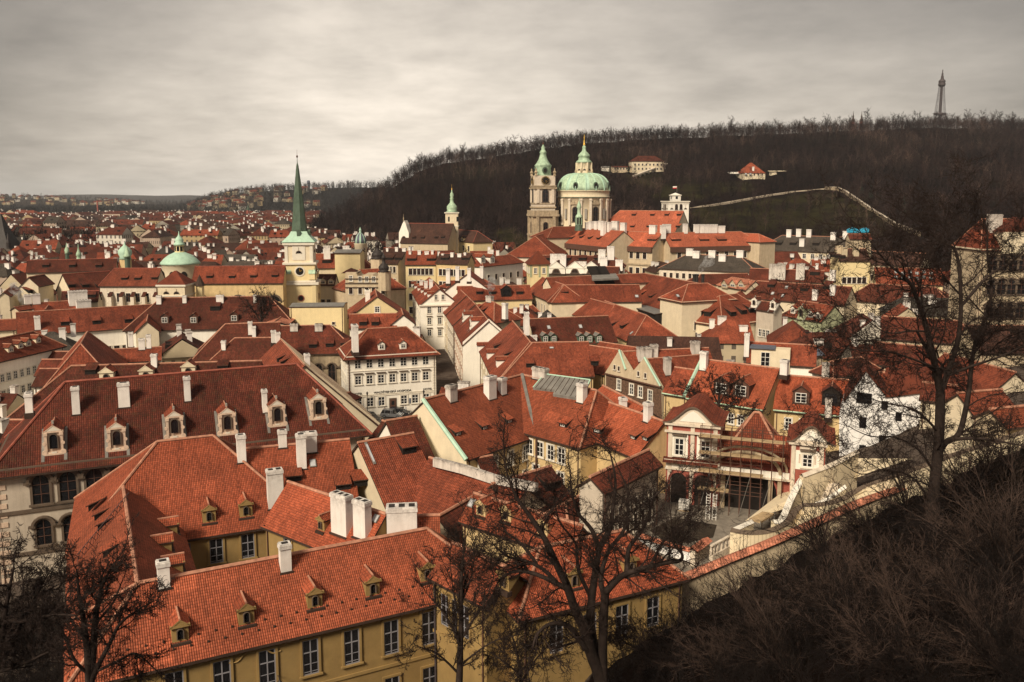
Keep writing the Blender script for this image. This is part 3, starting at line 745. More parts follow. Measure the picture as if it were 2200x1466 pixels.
# ------------------------------------------------------------------ darker red roofs between
r1 = house('long plain dark red roof with a single wedge dormer, leaning against the ochre palace', 'house')
w = Wing(r1, (772, 952), (885, 932), 16.5, (870, 1098), .8, e='gg', roof='tile_red', wall='cream')
w.dormer(880, 975, 'wedge', 1.7, .9, 'F', roof='tile_red'); w.skylight(795, 975, .3, 3.0)
r2 = house('brown-red roof descending behind a mossy parapet wall, left of the big bare tree', 'house')
w = Wing(r2, (925, 985), (1130, 1045), 14.5, (950, 1130), .8, e='gg', roof='tile_red', wall='cream')
r2b = Wing(r2, (942, 1110), (1030, 1060), 13.2, (945, 1200), .8, e='gg', roof='tile_dark', wall='cream')
pw = house('old plaster parapet wall with black stains running down to the right', 'wall', 'wall')
pb = MB(); A = at(930, 990, 14.9); B = at(1140, 1050, 14.7); v = VP(A, B)
v.poly(pb, [(930, 984), (1000, 1002), (1060, 1022), (1150, 1040), (1150, 1058), (1050, 1038), (990, 1018), (930, 1003)], .5, 'chimney_old'); pb.build('wall', pw)
r3 = house('steep narrow dark red roof standing against a tall cream gable wall', 'house')
w = Wing(r3, (832, 905), (893, 895), 16.4, (930, 985), .95, e='gg', roof='tile_dark', wall='white')
r4 = house('small white chimney-topped house end beside the parked cars', 'house')
w = Wing(r4, (823, 905), (850, 915), 13, (846, 935), .9, e='gg', roof='tile_dark', wall='white', w=2.2)
# ------------------------------------------------------------------ dark roofs behind the tree, grey outbuilding
r5 = house('dark red roof with two wedge dormers behind the tree crown', 'house')
w = Wing(r5, (1060, 1040), (1182, 1003), 14.2, (1175, 1103), .85, e='gg', roof='tile_dark', wall='greywall')
w.dormer(1140, 1070, 'wedge', 2.2, 1.0, 'F', roof='tile_dark'); w.dormer(1190, 1052, 'wedge', 2.2, 1.0, 'F', roof='tile_dark')
r6 = house('low dark red shed roof on a grey plastered garden building', 'house')
w = Wing(r6, (1215, 1080), (1290, 1048), 13, (1290, 1105), .8, e='hh', roof='tile_dark', wall='greywall'); w.win('F', 3, [7.5], 1, 1.8, 'g', 1, 1)
r7 = house('long grey-walled garden wing with a dark red roof running up to the painted pavilion', 'house')
w = Wing(r7, (1270, 1025), (1392, 968), 16.6, (1350, 1040), .75, e='gg', roof='tile_dark', wall='greywall')
w.win('F', 6, [9.4], .7, 1.9, 'd', 1, 1); w.win('F', 6, [12.2], .6, .8, 'd', 1, 1)
# ------------------------------------------------------------------ big L-shaped yellow house with red roof
ml = house('L-shaped yellow house with broad red roof, white chimneys and a grey roof panel', 'house')
T2 = 'tile_red'
ma = Wing(ml, (915, 858), (1122, 806), 18.6, (1060, 972), .85, e='gg', roof='tile_orange', wall='yellow', ridge='ridge')
mb = Wing(ml, (1122, 806), (1282, 840), 18.7, (1265, 972), .85, e='gh', roof='tile_orange', wall='yellow', hf=.45)
mc = Wing(ml, (1286, 858), (1425, 906), 17.0, (1375, 992), .85, e='gg', roof='tile_orange', wall='yellow')
md = Wing(ml, (1296, 830), (1385, 875), 16.5, (1345, 915), .7, e='gg', roof='tile_orange', wall='yellow', reg=False)
for x, y in ((985, 936), (1042, 923), (1095, 909)): ma.dormer(x, y, 'wedge', 1.15, .62, 'F', roof='tile_orange', win=1)
for x, y in ((1209, 918), (1283, 930)): mb.dormer(x, y, 'wedge', 1.3, .62, 'F', roof='tile_orange', win=1)
for x, y in ((1360, 944), (1386, 947)): mc.dormer(x, y, 'wedge', 1.1, .62, 'F', roof='tile_orange', win=1)
ma.chim(970, 856, 1.3, .9, 1.7, mat='chimney_old'); ma.chim(1053, 850, 1.5, 1.0, 2.6, mat='chimney'); ma.chim(1079, 842, 1.0, .8, 1.9)
mb.chim(1250, 858, 1.1, .9, 2.1); mb.chim(1161, 809, 2.4, .9, 1.2, mat='chimney_old'); md.chim(1338, 885, .9, .8, 1.9); mc.chim(1392, 900, .9, .8, 2.0)
# valley board
vb = MB(); vb.tube([at(1122, 806, 18.75)+Z3*.1, at(1152, 941, ma.ze)+Z3*.25], .26, 'zinc', 6); vb.build('valley_board', ma.roof)
# copper verge and blank cream gable
g = MB(); eo = ma.p0-ma.u*.55
g.tube([Vector((eo.x, eo.y, ma.zr+.12)), Vector(((eo+ma.n*(ma.w+.4)).x, (eo+ma.n*(ma.w+.4)).y, ma.ze-.25))], .28, 'copper_pale', 6); g.build('copper_verge', ma.roof)
g = MB(); q = [ma.p0-ma.u*.08+ma.n*x for x in (-ma.w-.0, ma.w)]; 
g.face([Vector((q[0].x, q[0].y, 0)), Vector((q[1].x, q[1].y, 0)), Vector((q[1].x, q[1].y, ma.ze-.2)), Vector((ma.p0.x-ma.u.x*.08, ma.p0.y-ma.u.y*.08, ma.zr-.25)), Vector((q[0].x, q[0].y, ma.ze-.2))], 'cream'); g.build('gable_wall', ml)
ma.win('F', 4, [ma.ze-3.2], 1.05, 2.0, 'w', 3.5, 3.2); mb.win('F', 6, [mb.ze-3.1], 1.15, 2.0, 'w', 3.0, 2.2); mb.win('F', 5, [mb.ze-6.3], 1.15, 2.0, 'w', 3.5, 2.2); ma.win('F', 4, [ma.ze-6.4], 1.05, 1.8, 'w', 3.5, 3.2)
p = ma.side('F'); t_ = p[3]-2.2; q = p[0]+p[1]*t_; put_window(ml, Vector((q.x, q.y, ma.ze-7.6)), p[2], 'p', 1.3, 6.4)
# grey glazed panel on the roof
gp = MB(); pts = [mb.hit(x, y)[0] for x, y in ((1145, 838), (1170, 809), (1268, 822), (1248, 862), (1188, 852), (1192, 843))]
up = Vector((0, 0, .35)); gp.prism([x+up for x in pts], -up*1.2, 'zinc')
for i in range(9):
    a = pts[1].lerp(pts[2], (i+.5)/9.5); c = pts[0].lerp(pts[3], (i+.5)/9.5); gp.tube([a+up*1.1, c+up*1.05], .05, 'eave', 4)
gp.tube([pts[1]+up, pts[2]+up], .12, 'copper_pale', 5); gp.tube([pts[2]+up, pts[3]+up], .12, 'copper_pale', 5); gp.tube([pts[1]+up, pts[0]+up], .1, 'copper_pale', 5)
gp.build('roof_glazing', mb.roof)
g = MB(); e0 = at(1152, 943, ma.ze); g.tube([e0, Vector((e0.x, e0.y, 0))], .12, 'frame_brown', 6); g.build('downpipe', ml)
sw = house('small white gabled outbuilding with a sooty verge, below the yellow L-shaped house', 'outbuilding')
w = Wing(sw, (1027, 985), (1055, 980), 12, (1040, 1005), .9, e='gg', roof='tile_dark', wall='white', w=2.2)
# ================================================================== grey palace on the left
gp_ = house('grey-white palace with arched windows under a huge dark red roof with carved stone dormers', 'palace', 'palace')
l1 = Wing(gp_, (140, 822), (637, 783), 21.2, (229, 1002), .95, e='hh', roof='tile_dark', wall='greywall', ov=.9, cornice='surround', hf=.9, ridge='ridge_dark')
for x, y in ((117, 972), (252, 964), (376, 938), (489, 930), (596, 912), (684, 897)): l1.dormer(x, y, 'baroque', 1.9, 2.5, 'F', 'dormer_stone', 'tile_red')
for x, y, a, b_ in ((164, 883, .85, 2.9), (267, 868, 1.3, 2.6), (403, 855, .75, 2.7), (569, 880, .6, 2.6), (63, 880, .8, 1.9)): l1.chim(x, y, a, .75, b_)
l1.win('F', 13, [l1.ze-4.7], 1.7, 3.4, 'ah', 3.2, 3.2); l1.win('F', 13, [l1.ze-9.6], 1.5, 3.0, 'ah', 3.2, 3.2); l1.win('1', 5, [l1.ze-4.7], 1.5, 3.1, 'ah', 2, 2)
b = MB(); o_, al, out, ln = l1.side('F')
for z in (l1.ze-5.6, l1.ze-10.6): b.box(o_, al, out, .0, ln, 0, .18, z, z+.4, 'surround')
z = 0
while z < l1.ze-1: 
    b.box(o_, al, out, ln-1.1, ln-.02, 0, .09, z, z+.55, 'dormer_stone'); b.box(o_, al, out, .02, 1.1, 0, .09, z, z+.55, 'dormer_stone')
    b.box(o_, al, out, 11.4, 12.2, 0, .09, z, z+.55, 'dormer_stone'); z += 1.1
b.build('stone_courses', gp_)
# its neighbours behind
def hs(label, P0, P1, zr, E=None, m=.9, roof='tile_red', wall='cream', e='hh', win=None, cat='house', name='house', **k):
    t = house(label, cat, name); w = Wing(t, P0, P1, zr, E, m, roof=roof, wall=wall, e=e, **k)
    for q in (win or []): w.win(*q)
    return w
w = hs('long dark red roof with small gabled dormers, ridge just above the grey palace roof', (153, 787), (560, 776), 17, None, .9, 'tile_dark', 'cream', 'hg', w=7.5)
for x, y in ((229, 816), (314, 812), (405, 803)): w.dormer(x, y+4, 'gab', 2.1, 1.5, 'F', 'cream', 'tile_red')
w.dormer(194, 805, 'wedge', 1.6, .9); w.dormer(478, 796, 'wedge', 1.6, .9); w.chim(332, 785, .9, .7, 1.8)
w.chim(63, 870, .8, .7, 2)
w = hs('steep pyramid-like red roof left of centre with a sharp hip', (173, 739), (188, 713), 18.5, (140, 800), 1.15, 'tile_red', 'white', 'hh', w=6)
w = hs('red roof with a small triangular dormer beside the steep pyramid roof', (232, 752), (345, 746), 13.5, (270, 780), .8, 'tile_red', 'white', 'gg')
w.chim(282, 742, .8, .8, 2.6); w.chim(320, 745, .9, .8, 2.4); w.chim(305, 748, 1.2, .8, 1.9)
w = hs('white manor with four slanted dormers in a row at the left edge', (-70, 742), (72, 713), 17, (76, 761), .85, 'tile_red', 'white', 'gh', win=[('F', 11, [6.5, 9.6], .9, 1.5, 'w', 1, 1)])
for x, y in ((24, 757), (45, 749), (62, 744), (83, 737)): w.dormer(x, y, 'plain', 1.3, 1.0, 'F', 'cream', 'tile_red')
# stepped lean-to roofs at the end of the palace
for i, (x0, x1, y, z) in enumerate(((60, 100, 893, 13.5), (25, 90, 915, 12.5), (88, 135, 805, 14), (92, 140, 785, 13.4), (102, 150, 768, 13))):
    hs(['short lean-to roof beside the hip of the grey palace, upper of two', 'short lean-to roof beside the grey palace hip, lower of two', 'lowest of the three stacked short roofs left of the steep pyramid roof', 'middle of the three stacked short roofs left of the steep pyramid roof', 'topmost of the three stacked short roofs left of the steep pyramid roof'][i],
       (x0, y-12), (x1, y-12), z, None, .8, 'tile_dark', 'white', 'gg', w=2.6, reg=False)
w = hs('low cream loggia range with arched gate and balustrade at the left edge', (-90, 768), (92, 772), 11, None, .35, 'tile_grey', 'cream', 'gg', w=3.5, cat='loggia', name='loggia', base=0)
o_, al, out, ln = w.side('F'); b = MB()
for i in range(int(ln/1.0)): b.box(o_, al, out, i+.2, i+.5, .1, .4, w.ze+.0, w.ze+.7, 'stone_light')
b.box(o_, al, out, 0, ln, .0, .5, w.ze+.7, w.ze+.9, 'stone_light')
b.build('balustrade', w.th); w.win('F', 3, [1.5], 3.0, 4.2, 'ah', ln*.4, .6)
w = hs('long low white range under a two-step red roof, left of the yellow church', (36, 672), (325, 655), 17.5, (150, 716), .75, 'tile_red', 'white', 'gg', win=[('F', 12, [7.4], 1.2, 1.6, 'd', 1, 6), ('F', 12, [3.6], 1.2, 1.6, 'd', 1, 6)])
w.chim(81, 705, 1.2, 1, 2.7); w.dormer(140, 700, 'wedge', 1.7, 1); w.dormer(208, 697, 'wedge', 1.7, 1); w.dormer(277, 694, 'wedge', 1.7, 1)
w = hs('white range with paired windows under a dark red hip, before the yellow church nave', (345, 641), (578, 637), 19.5, (420, 709), .95, 'tile_dark', 'white', 'hh', win=[('F', 11, [8.0, 4.4], 1.3, 1.7, 'd', 2, 2)])
for x in (354, 416, 503): w.dormer(x, 696 if x < 450 else 692, 'plain', 1.9, 1.7, 'F', 'frame_brown', 'tile_red')
w.dormer(462, 668, 'wedge', 2.2, 1.2); w.chim(342, 650, 1.1, .9, 1.6); w.chim(397, 648, .9, .8, 1.4); w.chim(473, 647, 1.7, 1, 1.4); w.chim(548, 648, .7, .7, 1.6)
w = hs('small gabled wing with cream pediment projecting from the white range', (315, 690), (320, 668), 16, (283, 731), .95, 'tile_red', 'cream', 'gg')
b = MB(); 
w2 = hs('steep dark roof by the bare courtyard tree, rear one of the pair', (484, 697), (600, 693), 18.5, (470, 775), 1.0, 'tile_dark', 'cream', 'hg')
w2.chim(538, 715, .8, .8, 2.2); w2.chim(546, 722, .7, .7, 1.9)
w3 = hs('dark tiled hip roof by the courtyard tree, front one of the pair', (504, 727), (590, 726), 16.5, (500, 776), .95, 'tile_dark', 'cream', 'hg')
w3.chim(481, 748, .8, .8, 1.4)
w = hs('lit orange roof slope with two wedge dormers, stepped tile bands on its far side', (654, 785), (602, 728), 17.5, (741, 842), .95, 'tile_red', 'cream', 'gg')
sd = 'F' if w.n.x < 0 else 'K'; sr = 'K' if sd == 'F' else 'F'
for x, y in ((596, 778), (604, 785)): w.dormer(x, y, 'wedge', 1.4, .8, sd)
w.chim(588, 732, .8, .8, 1.9, sd); w.chim(597, 733, .8, .8, 1.6, sd); w.chim(660, 785, 1.0, .8, 1.9, sr)
o_, al, out, ln = w.side(sr); b = MB(); k = int(ln/3.2)                # low fire walls capped with tiles
for i in range(k):
    c = o_+al*(ln*(i+.5)/k); a0 = Vector((c.x, c.y, w.ze+.35))+out*.3; a1 = Vector((c.x, c.y, w.zr+.35))-out*w.w
    b.slope([a0-al*.5, a0+al*.5, a1+al*.5, a1-al*.5], 'tile_pale'); b.face([a0-al*.5, a1-al*.5, a1-al*.5-Z3*.5, a0-al*.5-Z3*.5], 'cream'); b.face([a0+al*.5, a1+al*.5, a1+al*.5-Z3*.5, a0+al*.5-Z3*.5], 'cream')
b.build('stepped_ridges', w.roof)
w = hs('brown-red roof on a ruinous arcaded wall, left of the white hotel', (600, 701), (709, 699), 16, (680, 762), .85, 'tile_dark', 'stone', 'gh', win=[('F', 5, [3.5], 1.3, 5.0, 'ah', 2, 1)])
for x in (587, 632, 685): w.chim(x, 708, 1.6, .9, 1.2, mat='chimney_old')
for x, y in ((672, 748), (708, 746), (740, 745)): w.dormer(x, y, 'wedge', 1.6, .9)
# ================================================================== white hotel on the square
ht = house('white three-storey hotel with a red hipped roof and two small dormers, facing the parked cars', 'hotel', 'hotel')
h1 = Wing(ht, (790, 707), (873, 703), 16.9, (850, 769), .88, e='hh', roof='tile_red', wall='white', cornice='trim', ov=.8)
zw = [8.6, 4.6, 1.2]
h1.win('F', 7, [h1.ze-2.7], 1.25, 1.75, 'p', 1, 1); h1.win('F', 7, [h1.ze-5.95], 1.25, 1.75, 'wk', 1, 1)
h1.win('F', 7, [1.9], 1.3, 1.8, 'w', 1, 1, skip=((0, 3),)); h1.win('1', 4, [h1.ze-2.7, h1.ze-5.95], 1.1, 1.6, 'w', 1, 1); h1.win('0', 4, [h1.ze-2.7, h1.ze-5.95], 1.1, 1.6, 'w', 1, 1)
for x, y in ((820, 752), (866, 750)): h1.dormer(x, y, 'plain', 1.35, 1.25, 'F', 'white', 'tile_red')
h1.chim(763, 750, 2.2, 1.1, 4.8, '0')
o_, al, out, ln = h1.side('F'); v = VP(Vector((o_.x, o_.y, 0)), Vector(((o_+al*ln).x, (o_+al*ln).y, 0))); fl = al.dot(v.u) > 0
b = MB()
for z in (3.95, 4.25, h1.ze-3.3): v.box(b, 0, ln, z, z+.12, 0, .12, 'trim')
z = .2
while z < 10.6:
    for a in (0, ln-.7): v.box(b, a, a+.7, z, z+.36, 0, .06, 'trim')
    z += .55
b.build('bands', ht)
b = MB(); v.box(b, ln/2-.75, ln/2+.75, 0.1, 3.3, 0, .1, 'surround'); v.box(b, ln/2-.6, ln/2+.6, .1, 3.05, .1, .14, 'frame_brown'); v.box(b, ln/2-.3, ln/2+.3, 1.9, 2.7, .14, .16, 'glass'); b.build('door', ht)
for a, wd_ in ((ln*.325, .55), (ln*.685, .5)): b = MB(); v.box(b, a, a+wd_, 1.9, 3.0, 0, .1, 'slate_blue'); b.build('menu_board', ht)
def text(parent, body, v, a, z, size, mat, off=.05, ext=.02):
    c = bpy.data.curves.new('lettering', 'FONT'); c.body = body; c.size = size; c.extrude = ext; c.align_x = 'CENTER'; c.offset = .012*size
    t = bpy.data.objects.new('lettering', c); COL.objects.link(t); bpy.context.view_layer.update()
    dg = bpy.context.evaluated_depsgraph_get(); me = bpy.data.meshes.new_from_object(t.evaluated_get(dg)); bpy.data.objects.remove(t)
    o = bpy.data.objects.new('lettering', me); COL.objects.link(o); me.materials.clear(); me.materials.append(M(mat))
    X = v.u; Zv = Z3; Y = v.n
    o.matrix_world = Matrix(((X.x, 0, Y.x, 0), (X.y, 0, Y.y, 0), (0, 1, 0, 0), (0, 0, 0, 1)))
    p = v.P(a, z, off); o.location = p; adopt(o, parent); return o
text(ht, 'WALDŠTEJNSKÁ HOSPODA', v, ln*.5, 4.45, .62, 'soot'); text(ht, 'HOTEL', v, ln*.11, 4.45, .6, 'soot'); text(ht, 'HOTEL', v, ln*.9, 4.45, .6, 'soot')
b = MB(); p = v.P(ln*.02, h1.ze-.3, .12); b.tube([p, Vector((p.x, p.y, 0))], .1, 'frame_brown', 6); b.build('downpipe', ht)
HOTEL = v
lw = hs('low white wall building closing the gap beside the hotel', (712, 858), (752, 843), 8.5, None, .3, 'tile_dark', 'white', 'gg', w=2)
# ================================================================== square, cars, people, lamps
sq = MB(); c = [at(x, y, 0) for x, y in ((735, 905), (985, 880), (1000, 1010), (760, 1010))]
sq.face([Vector((p.x, p.y, .02)) for p in c], 'cobble'); struct(sq.build('square'))
o_ = HOTEL.A; pv = MB(); HOTEL.box(pv, -2, 24, .0, .14, .15, 2.6, 'paving'); struct(pv.build('pavement'))
def car(px, py, ang, paint, label, kind='suv', group='cars parked on the square'):
    p = at(px, py, 0); t = thing('parked_car', label, 'van' if kind == 'van' else 'car', (p.x, p.y, .03), group)
    u = Vector((cos(ang), sin(ang), 0)); n = Vector((-u.y, u.x, 0)); o = Vector((p.x, p.y, 0)); Lc, Wc, Hh = (4.9, 1.9, 1.95) if kind == 'van' else ((4.5, 1.8, 1.62) if kind == 'suv' else (4.0, 1.7, 1.45))
    def sec(pts, w0, w1, mat, b):
        # side profile [(a, z)] lofted from half-width w0 at the bottom to w1 at the top
        zs = [z for _, z in pts]; lo, hi = min(zs), max(zs)
        W = lambda z: w0+(w1-w0)*((z-lo)/(hi-lo+1e-6))
        A = [o+u*a+n*W(z)+Z3*(z+.03) for a, z in pts]; B = [o+u*a-n*W(z)+Z3*(z+.03) for a, z in pts]
        b.face(A, mat); b.face(B[::-1], mat)
        for i in range(len(A)): j = (i+1) % len(A); b.face([A[i], B[i], B[j], A[j]], mat)
    h = Lc/2; b = MB()
    hb = .95 if kind != 'van' else 1.05
    sec([(-h, .3), (h, .3), (h, .62), (h-.15, .82), (h-1.1, hb), (-h+.1, hb), (-h, .75)], Wc/2, Wc/2-.04, paint, b); b.build('body', t)
    b = MB(); f = h-1.15 if kind != 'van' else h-.75
    sec([(-h+.12, hb), (f, hb), (f-.75, Hh-.06), (-h+.45, Hh-.06)], Wc/2-.06, Wc/2-.22, 'glass', b); b.build('windows', t)
    b = MB(); sec([(f-.95, Hh-.07), (f-.8, Hh), (-h+.5, Hh), (-h+.35, Hh-.07)], Wc/2-.2, Wc/2-.26, paint, b)
    for a in (-h+.9, -.1, f-.9): sec([(a, hb), (a+.1, hb), (a+.1, Hh-.05), (a, Hh-.05)], Wc/2-.045, Wc/2-.2, paint, b)
    b.build('roof', t)
    for sa in (-1, 1):
        for sn in (-1, 1):
            b = MB(); cc = o+u*(sa*Lc*.31)+n*(sn*(Wc/2-.12)); pts = [cc+u*(.33*cos(2*pi*i/14))+Z3*(.36+.33*sin(2*pi*i/14)) for i in range(14)]
            b.prism(pts, n*(sn*.16), 'tyre'); b.prism([cc+(q-cc-Z3*.36)*.55+Z3*.36+n*sn*.165 for q in pts], n*(sn*.01), 'car_grey'); b.build('wheel', t)
    for sn in (-1, 1):
        b = MB(); b.box(o, u, n, h-.08, h+.01, sn*(Wc/2-.42)-.16, sn*(Wc/2-.42)+.16, .62, .76, 'frame_white'); b.build('headlight', t)
        b = MB(); b.box(o, u, n, -h-.012, -h+.05, sn*(Wc/2-.2)-.1, sn*(Wc/2-.2)+.1, .7, .86, 'car_red'); b.build('tail_light', t)
    return t
def adir(x0, y0, x1, y1): a = at(x0, y0, 0); b_ = at(x1, y1, 0); return atan2(b_.y-a.y, b_.x-a.x)
A0 = adir(775, 903, 815, 907)
car(791, 907, A0, 'car_black', 'dark van at the back of the parked row, nearest the hotel', 'van')
car(800, 914, A0, 'car_black', 'dark estate car squeezed between the van and the silver car', 'suv')
car(801, 924, A0, 'car_silver', 'silver estate car, the brightest in the parked row', 'suv')
car(807, 934, A0, 'car_black', 'small black car at the near end of the parked row', 'small')
car(817, 941, A0+.2, 'car_red', 'small red car half hidden by the white house end', 'small')
car(843, 897, A0+.12, 'car_grey', 'dark grey car standing alone in front of the hotel door', 'suv')
car(858, 893, A0+.12, 'car_black', 'black car parked tight along the hotel pavement behind the grey car', 'suv')
def person(px, py, coat, label, bend=0):
    p = at(px, py, .15); me = bpy.data.meshes.new('person')
    J = [(0, 0, .95), (0, 0, 1.2), (0, 0, 1.42), (0, 0, 1.52), (0, 0, 1.68), (.1, .0, .9), (.12, .05, .5), (.13, .0, .06), (.14, .12, .03), (-.1, 0, .9), (-.13, -.08, .5), (-.15, -.15, .06), (-.15, -.03, .03),
         (.2, 0, 1.4), (.26, .03, 1.12), (.24, .14, .9), (-.2, 0, 1.4), (-.26, .02, 1.12), (-.22, .14, .92)]
    Ed = [(0, 1), (1, 2), (2, 3), (3, 4), (0, 5), (5, 6), (6, 7), (7, 8), (0, 9), (9, 10), (10, 11), (11, 12), (2, 13), (13, 14), (14, 15), (2, 16), (16, 17), (17, 18)]
    Rd = [.15, .15, .15, .06, .1, .1, .07, .05, .04, .1, .07, .05, .04, .07, .055, .04, .07, .055, .04]
    me.from_pydata(J, Ed, []); o = bpy.data.objects.new('person', me); COL.objects.link(o)
    o.modifiers.new('skin', 'SKIN'); sv = me.skin_vertices[0].data
    for i, r in enumerate(Rd): sv[i].radius = (r, r*.85)
    sv[0].use_root = True; sm = o.modifiers.new('sub', 'SUBSURF'); sm.levels = 1; sm.render_levels = 1
    dg = bpy.context.evaluated_depsgraph_get(); m2 = bpy.data.meshes.new_from_object(o.evaluated_get(dg)); bpy.data.objects.remove(o)
    for nm in (coat, 'skin', 'soot'): m2.materials.append(M(nm))
    for f in m2.polygons:
        f.material_index = 1 if f.center.z > 1.5 else (2 if f.center.z < .85 and abs(f.center.x) < .2 else 0)
    o = bpy.data.objects.new('person', m2); COL.objects.link(o); o.location = p; o.rotation_euler = (0, 0, bend); tag(o, label, 'person')
    hb = MB(); hb.lathe((0, 0), [(.02, 1.82), (.09, 1.8), (.115, 1.72), (.1, 1.64)], 'soot', 8); ho = hb.build('hair', None); ho.location = p; ho.rotation_euler = (0, 0, bend); ho.parent = o; ho.location = (0, 0, 0); ho.rotation_euler = (0, 0, 0)
person(827, 893, 'soot', 'person in dark clothes walking beside the street lamp by the hotel')
person(866, 889, 'soot', 'person in a black coat standing near the hotel door', 1)
person(872, 889, 'car_silver', 'person in a pale jacket standing next to one in black', 2.2)
def street_lamp(px, py, label, h=4.6):
    p = at(px, py, .1); t = thing('street_lamp', label, 'street lamp', p); b = MB()
    b.lathe(p, [(.16, p.z), (.14, p.z+.5), (.07, p.z+.7), (.05, p.z+h-.3)], 'black_metal', 8); b.build('pole', t)
    b = MB(); b.lathe(p, [(.08, p.z+h-.3), (.2, p.z+h+.25), (.24, p.z+h+.3), (.03, p.z+h+.6)], 'black_metal', 6); b.build('lantern', t)
street_lamp(790, 896, 'black cast-iron street lamp before the left windows of the hotel'); street_lamp(911, 892, 'black street lamp before the right corner of the hotel')
# ================================================================== street of tall houses right of the hotel
def facade_row(t, w, sd, floors, cols, st='w'):
    o_, al, out, ln = w.side(sd); w.win(sd, cols, [w.ze-2.5-i*3.3 for i in range(floors)], .95, 1.7, st, .8, .8)
def S(label, P0, P1, zr, E=None, m=.9, **k): return hs(label, P0, P1, zr, E, m, **k)
w = S('pale house with wedge dormers on its lit slope, near corner of narrow street', (1139, 735), (1101, 690), 16.6, (1040, 780), .85, wall='cream', e='hg')
sl_ = 'F' if w.n.x < 0 else 'K'
facade_row(w.th, w, sl_, 3, 6, 'w')
for x, y in ((1028, 762), (1049, 778), (1069, 795)): w.dormer(x-2, y-6, 'plain', 1.3, 1.5, sl_, 'white', 'tile_red')
for x, y in ((1062, 750), (1084, 768)): w.dormer(x, y, 'wedge', 1.6, .8, sl_)
w.chim(1131, 716, 1.1, .9, 4.2, sl_)
w = S('long plain red roof with hipped corner and two small dormers, right of narrow street', (1144, 737), (1262, 735), 16.5, (1200, 812), .82, wall='yellow', e='hg')
w.dormer(1139, 790, 'wedge', 1.4, .9); w.dormer(1278, 785, 'wedge', 1.4, .9); w.skylight(1185, 748, .8, .4)
w = S('lower red roof continuing right from the long plain roof', (1262, 742), (1330, 752), 14.6, (1290, 806), .8, wall='yellow', e='gg')
w = S('pale pink town house with a white fire wall facing the viewer, in the narrow street', (1050, 690), (1023, 656), 16, None, .9, wall='pink', e='gg', w=5.6)
facade_row(w.th, w, 'F' if w.n.x < 0 else 'K', 4, 7, 'd'); sl_ = 'F' if w.n.x < 0 else 'K'
w.dormer(1012, 706, 'baroque', 1.8, 2.0, sl_, 'white', 'tile_red'); w.dormer(996, 690, 'baroque', 1.6, 1.8, sl_, 'white', 'tile_red')
b = MB(); q = [w.p0-w.u*.06+w.n*x for x in (-w.w-.3, w.w+.3)]
b.face([Vector((q[0].x, q[0].y, 0)), Vector((q[1].x, q[1].y, 0)), Vector((q[1].x, q[1].y, w.ze+.4)), Vector((w.p0.x, w.p0.y, w.zr+.5)), Vector((q[0].x, q[0].y, w.ze+.4))], 'white'); b.build('fire_wall', w.th)
w = S('ochre-grey town house two doors down the narrow street', (1021, 654), (1003, 636), 16, None, .9, wall='greywall', e='gg', w=5.6)
facade_row(w.th, w, 'F' if w.n.x < 0 else 'K', 4, 6, 'd')
w = S('cream town house at the far end of the narrow street row', (1002, 635), (990, 624), 16.2, None, .9, wall='cream', e='gg', w=5.6)
facade_row(w.th, w, 'F' if w.n.x < 0 else 'K', 4, 5, 'd')
w = S('square red pyramid roof with two wedge dormers above the narrow street', (1046, 648), (1062, 650), 16.2, (1020, 690), .85, wall='cream', e='hh')
w.dormer(1022, 668, 'wedge', 1.6, .9); w.dormer(1034, 672, 'wedge', 1.6, .9); w.chim(1085, 682, 1.3, 1, 3.6); w.chim(1052, 646, 2, 1, 1.2, mat='chimney_old')
w = S('broad red roof with small dormers and pale yellow wall, behind the pyramid roof', (983, 616), (1137, 613), 17.2, (1050, 646), .85, wall='lemon', e='gg')
for x in (1031, 1058, 1117): w.dormer(x, 633, 'wedge', 2.0, 1.0)
w.dormer(1088, 638, 'hatch', 3.0, 2.4, 'F', 'dark', 'tile_red')
w = S('low red roofs under the broad roof, with a cream gable', (1075, 643), (1130, 643), 13.2, None, .8, wall='cream', e='gh', w=5)
w = S('stately pale house with a white triangular pediment and rusticated front', (944, 621), (922, 596), 17.5, (981, 648), .8, wall='white', e='gg')
o_, al, out, ln = w.side('0'); w.win('0', 3, [w.ze-2.6, w.ze-5.8, w.ze-9.2], 1.1, 1.9, 'wk', 1, 1); put_window(w.th, Vector((w.p0.x, w.p0.y, w.ze+1.2))-w.u*.02-w.n*1, -w.u, 'w', .8, 1.5); put_window(w.th, Vector((w.p0.x, w.p0.y, w.ze+1.2))-w.u*.02+w.n*1, -w.u, 'w', .8, 1.5)
b = MB(); b.box(w.o, w.u, w.n, -.5, 0, -w.w-.4, w.w+.4, w.ze-.5, w.ze-.1, 'trim'); b.build('cornice', w.th)
sl_ = 'F' if w.n.x < 0 else 'K'; facade_row(w.th, w, sl_, 3, 7, 'w')
for i in range(6): w.dormer(884+i*7, 616+i*4.6, 'plain', 1.2, 1.1, sl_, 'white', 'tile_red')
for x, y in ((905, 618), (915, 621), (926, 618)): w.chim(x, y, 1.6, 1, 2.4, sl_)
w = S('white fire wall and chimneys above a dark red hip, left of yellow turret', (1005, 588), (1012, 582), 21, None, .75, wall='white', e='gg', w=7.5)
for x, y in ((963, 606), (983, 600), (1008, 602), (1035, 596)): w.chim(x, y, 1.3, 1, 3.4, 'F' if w.hit(x, y)[0].y > 0 else 'F')
w = S('dark red roof low in front of the white fire wall', (968, 604), (1040, 600), 17.6, (1000, 618), .7, wall='white', e='hh')
w = S('low white house with two dormers, left of the church tower with the clock', (1034, 554), (1098, 548), 22, (1060, 572), .8, wall='white', e='hh', win=[('F', 5, [14], 1.3, 2, 'd', 1, 1)])
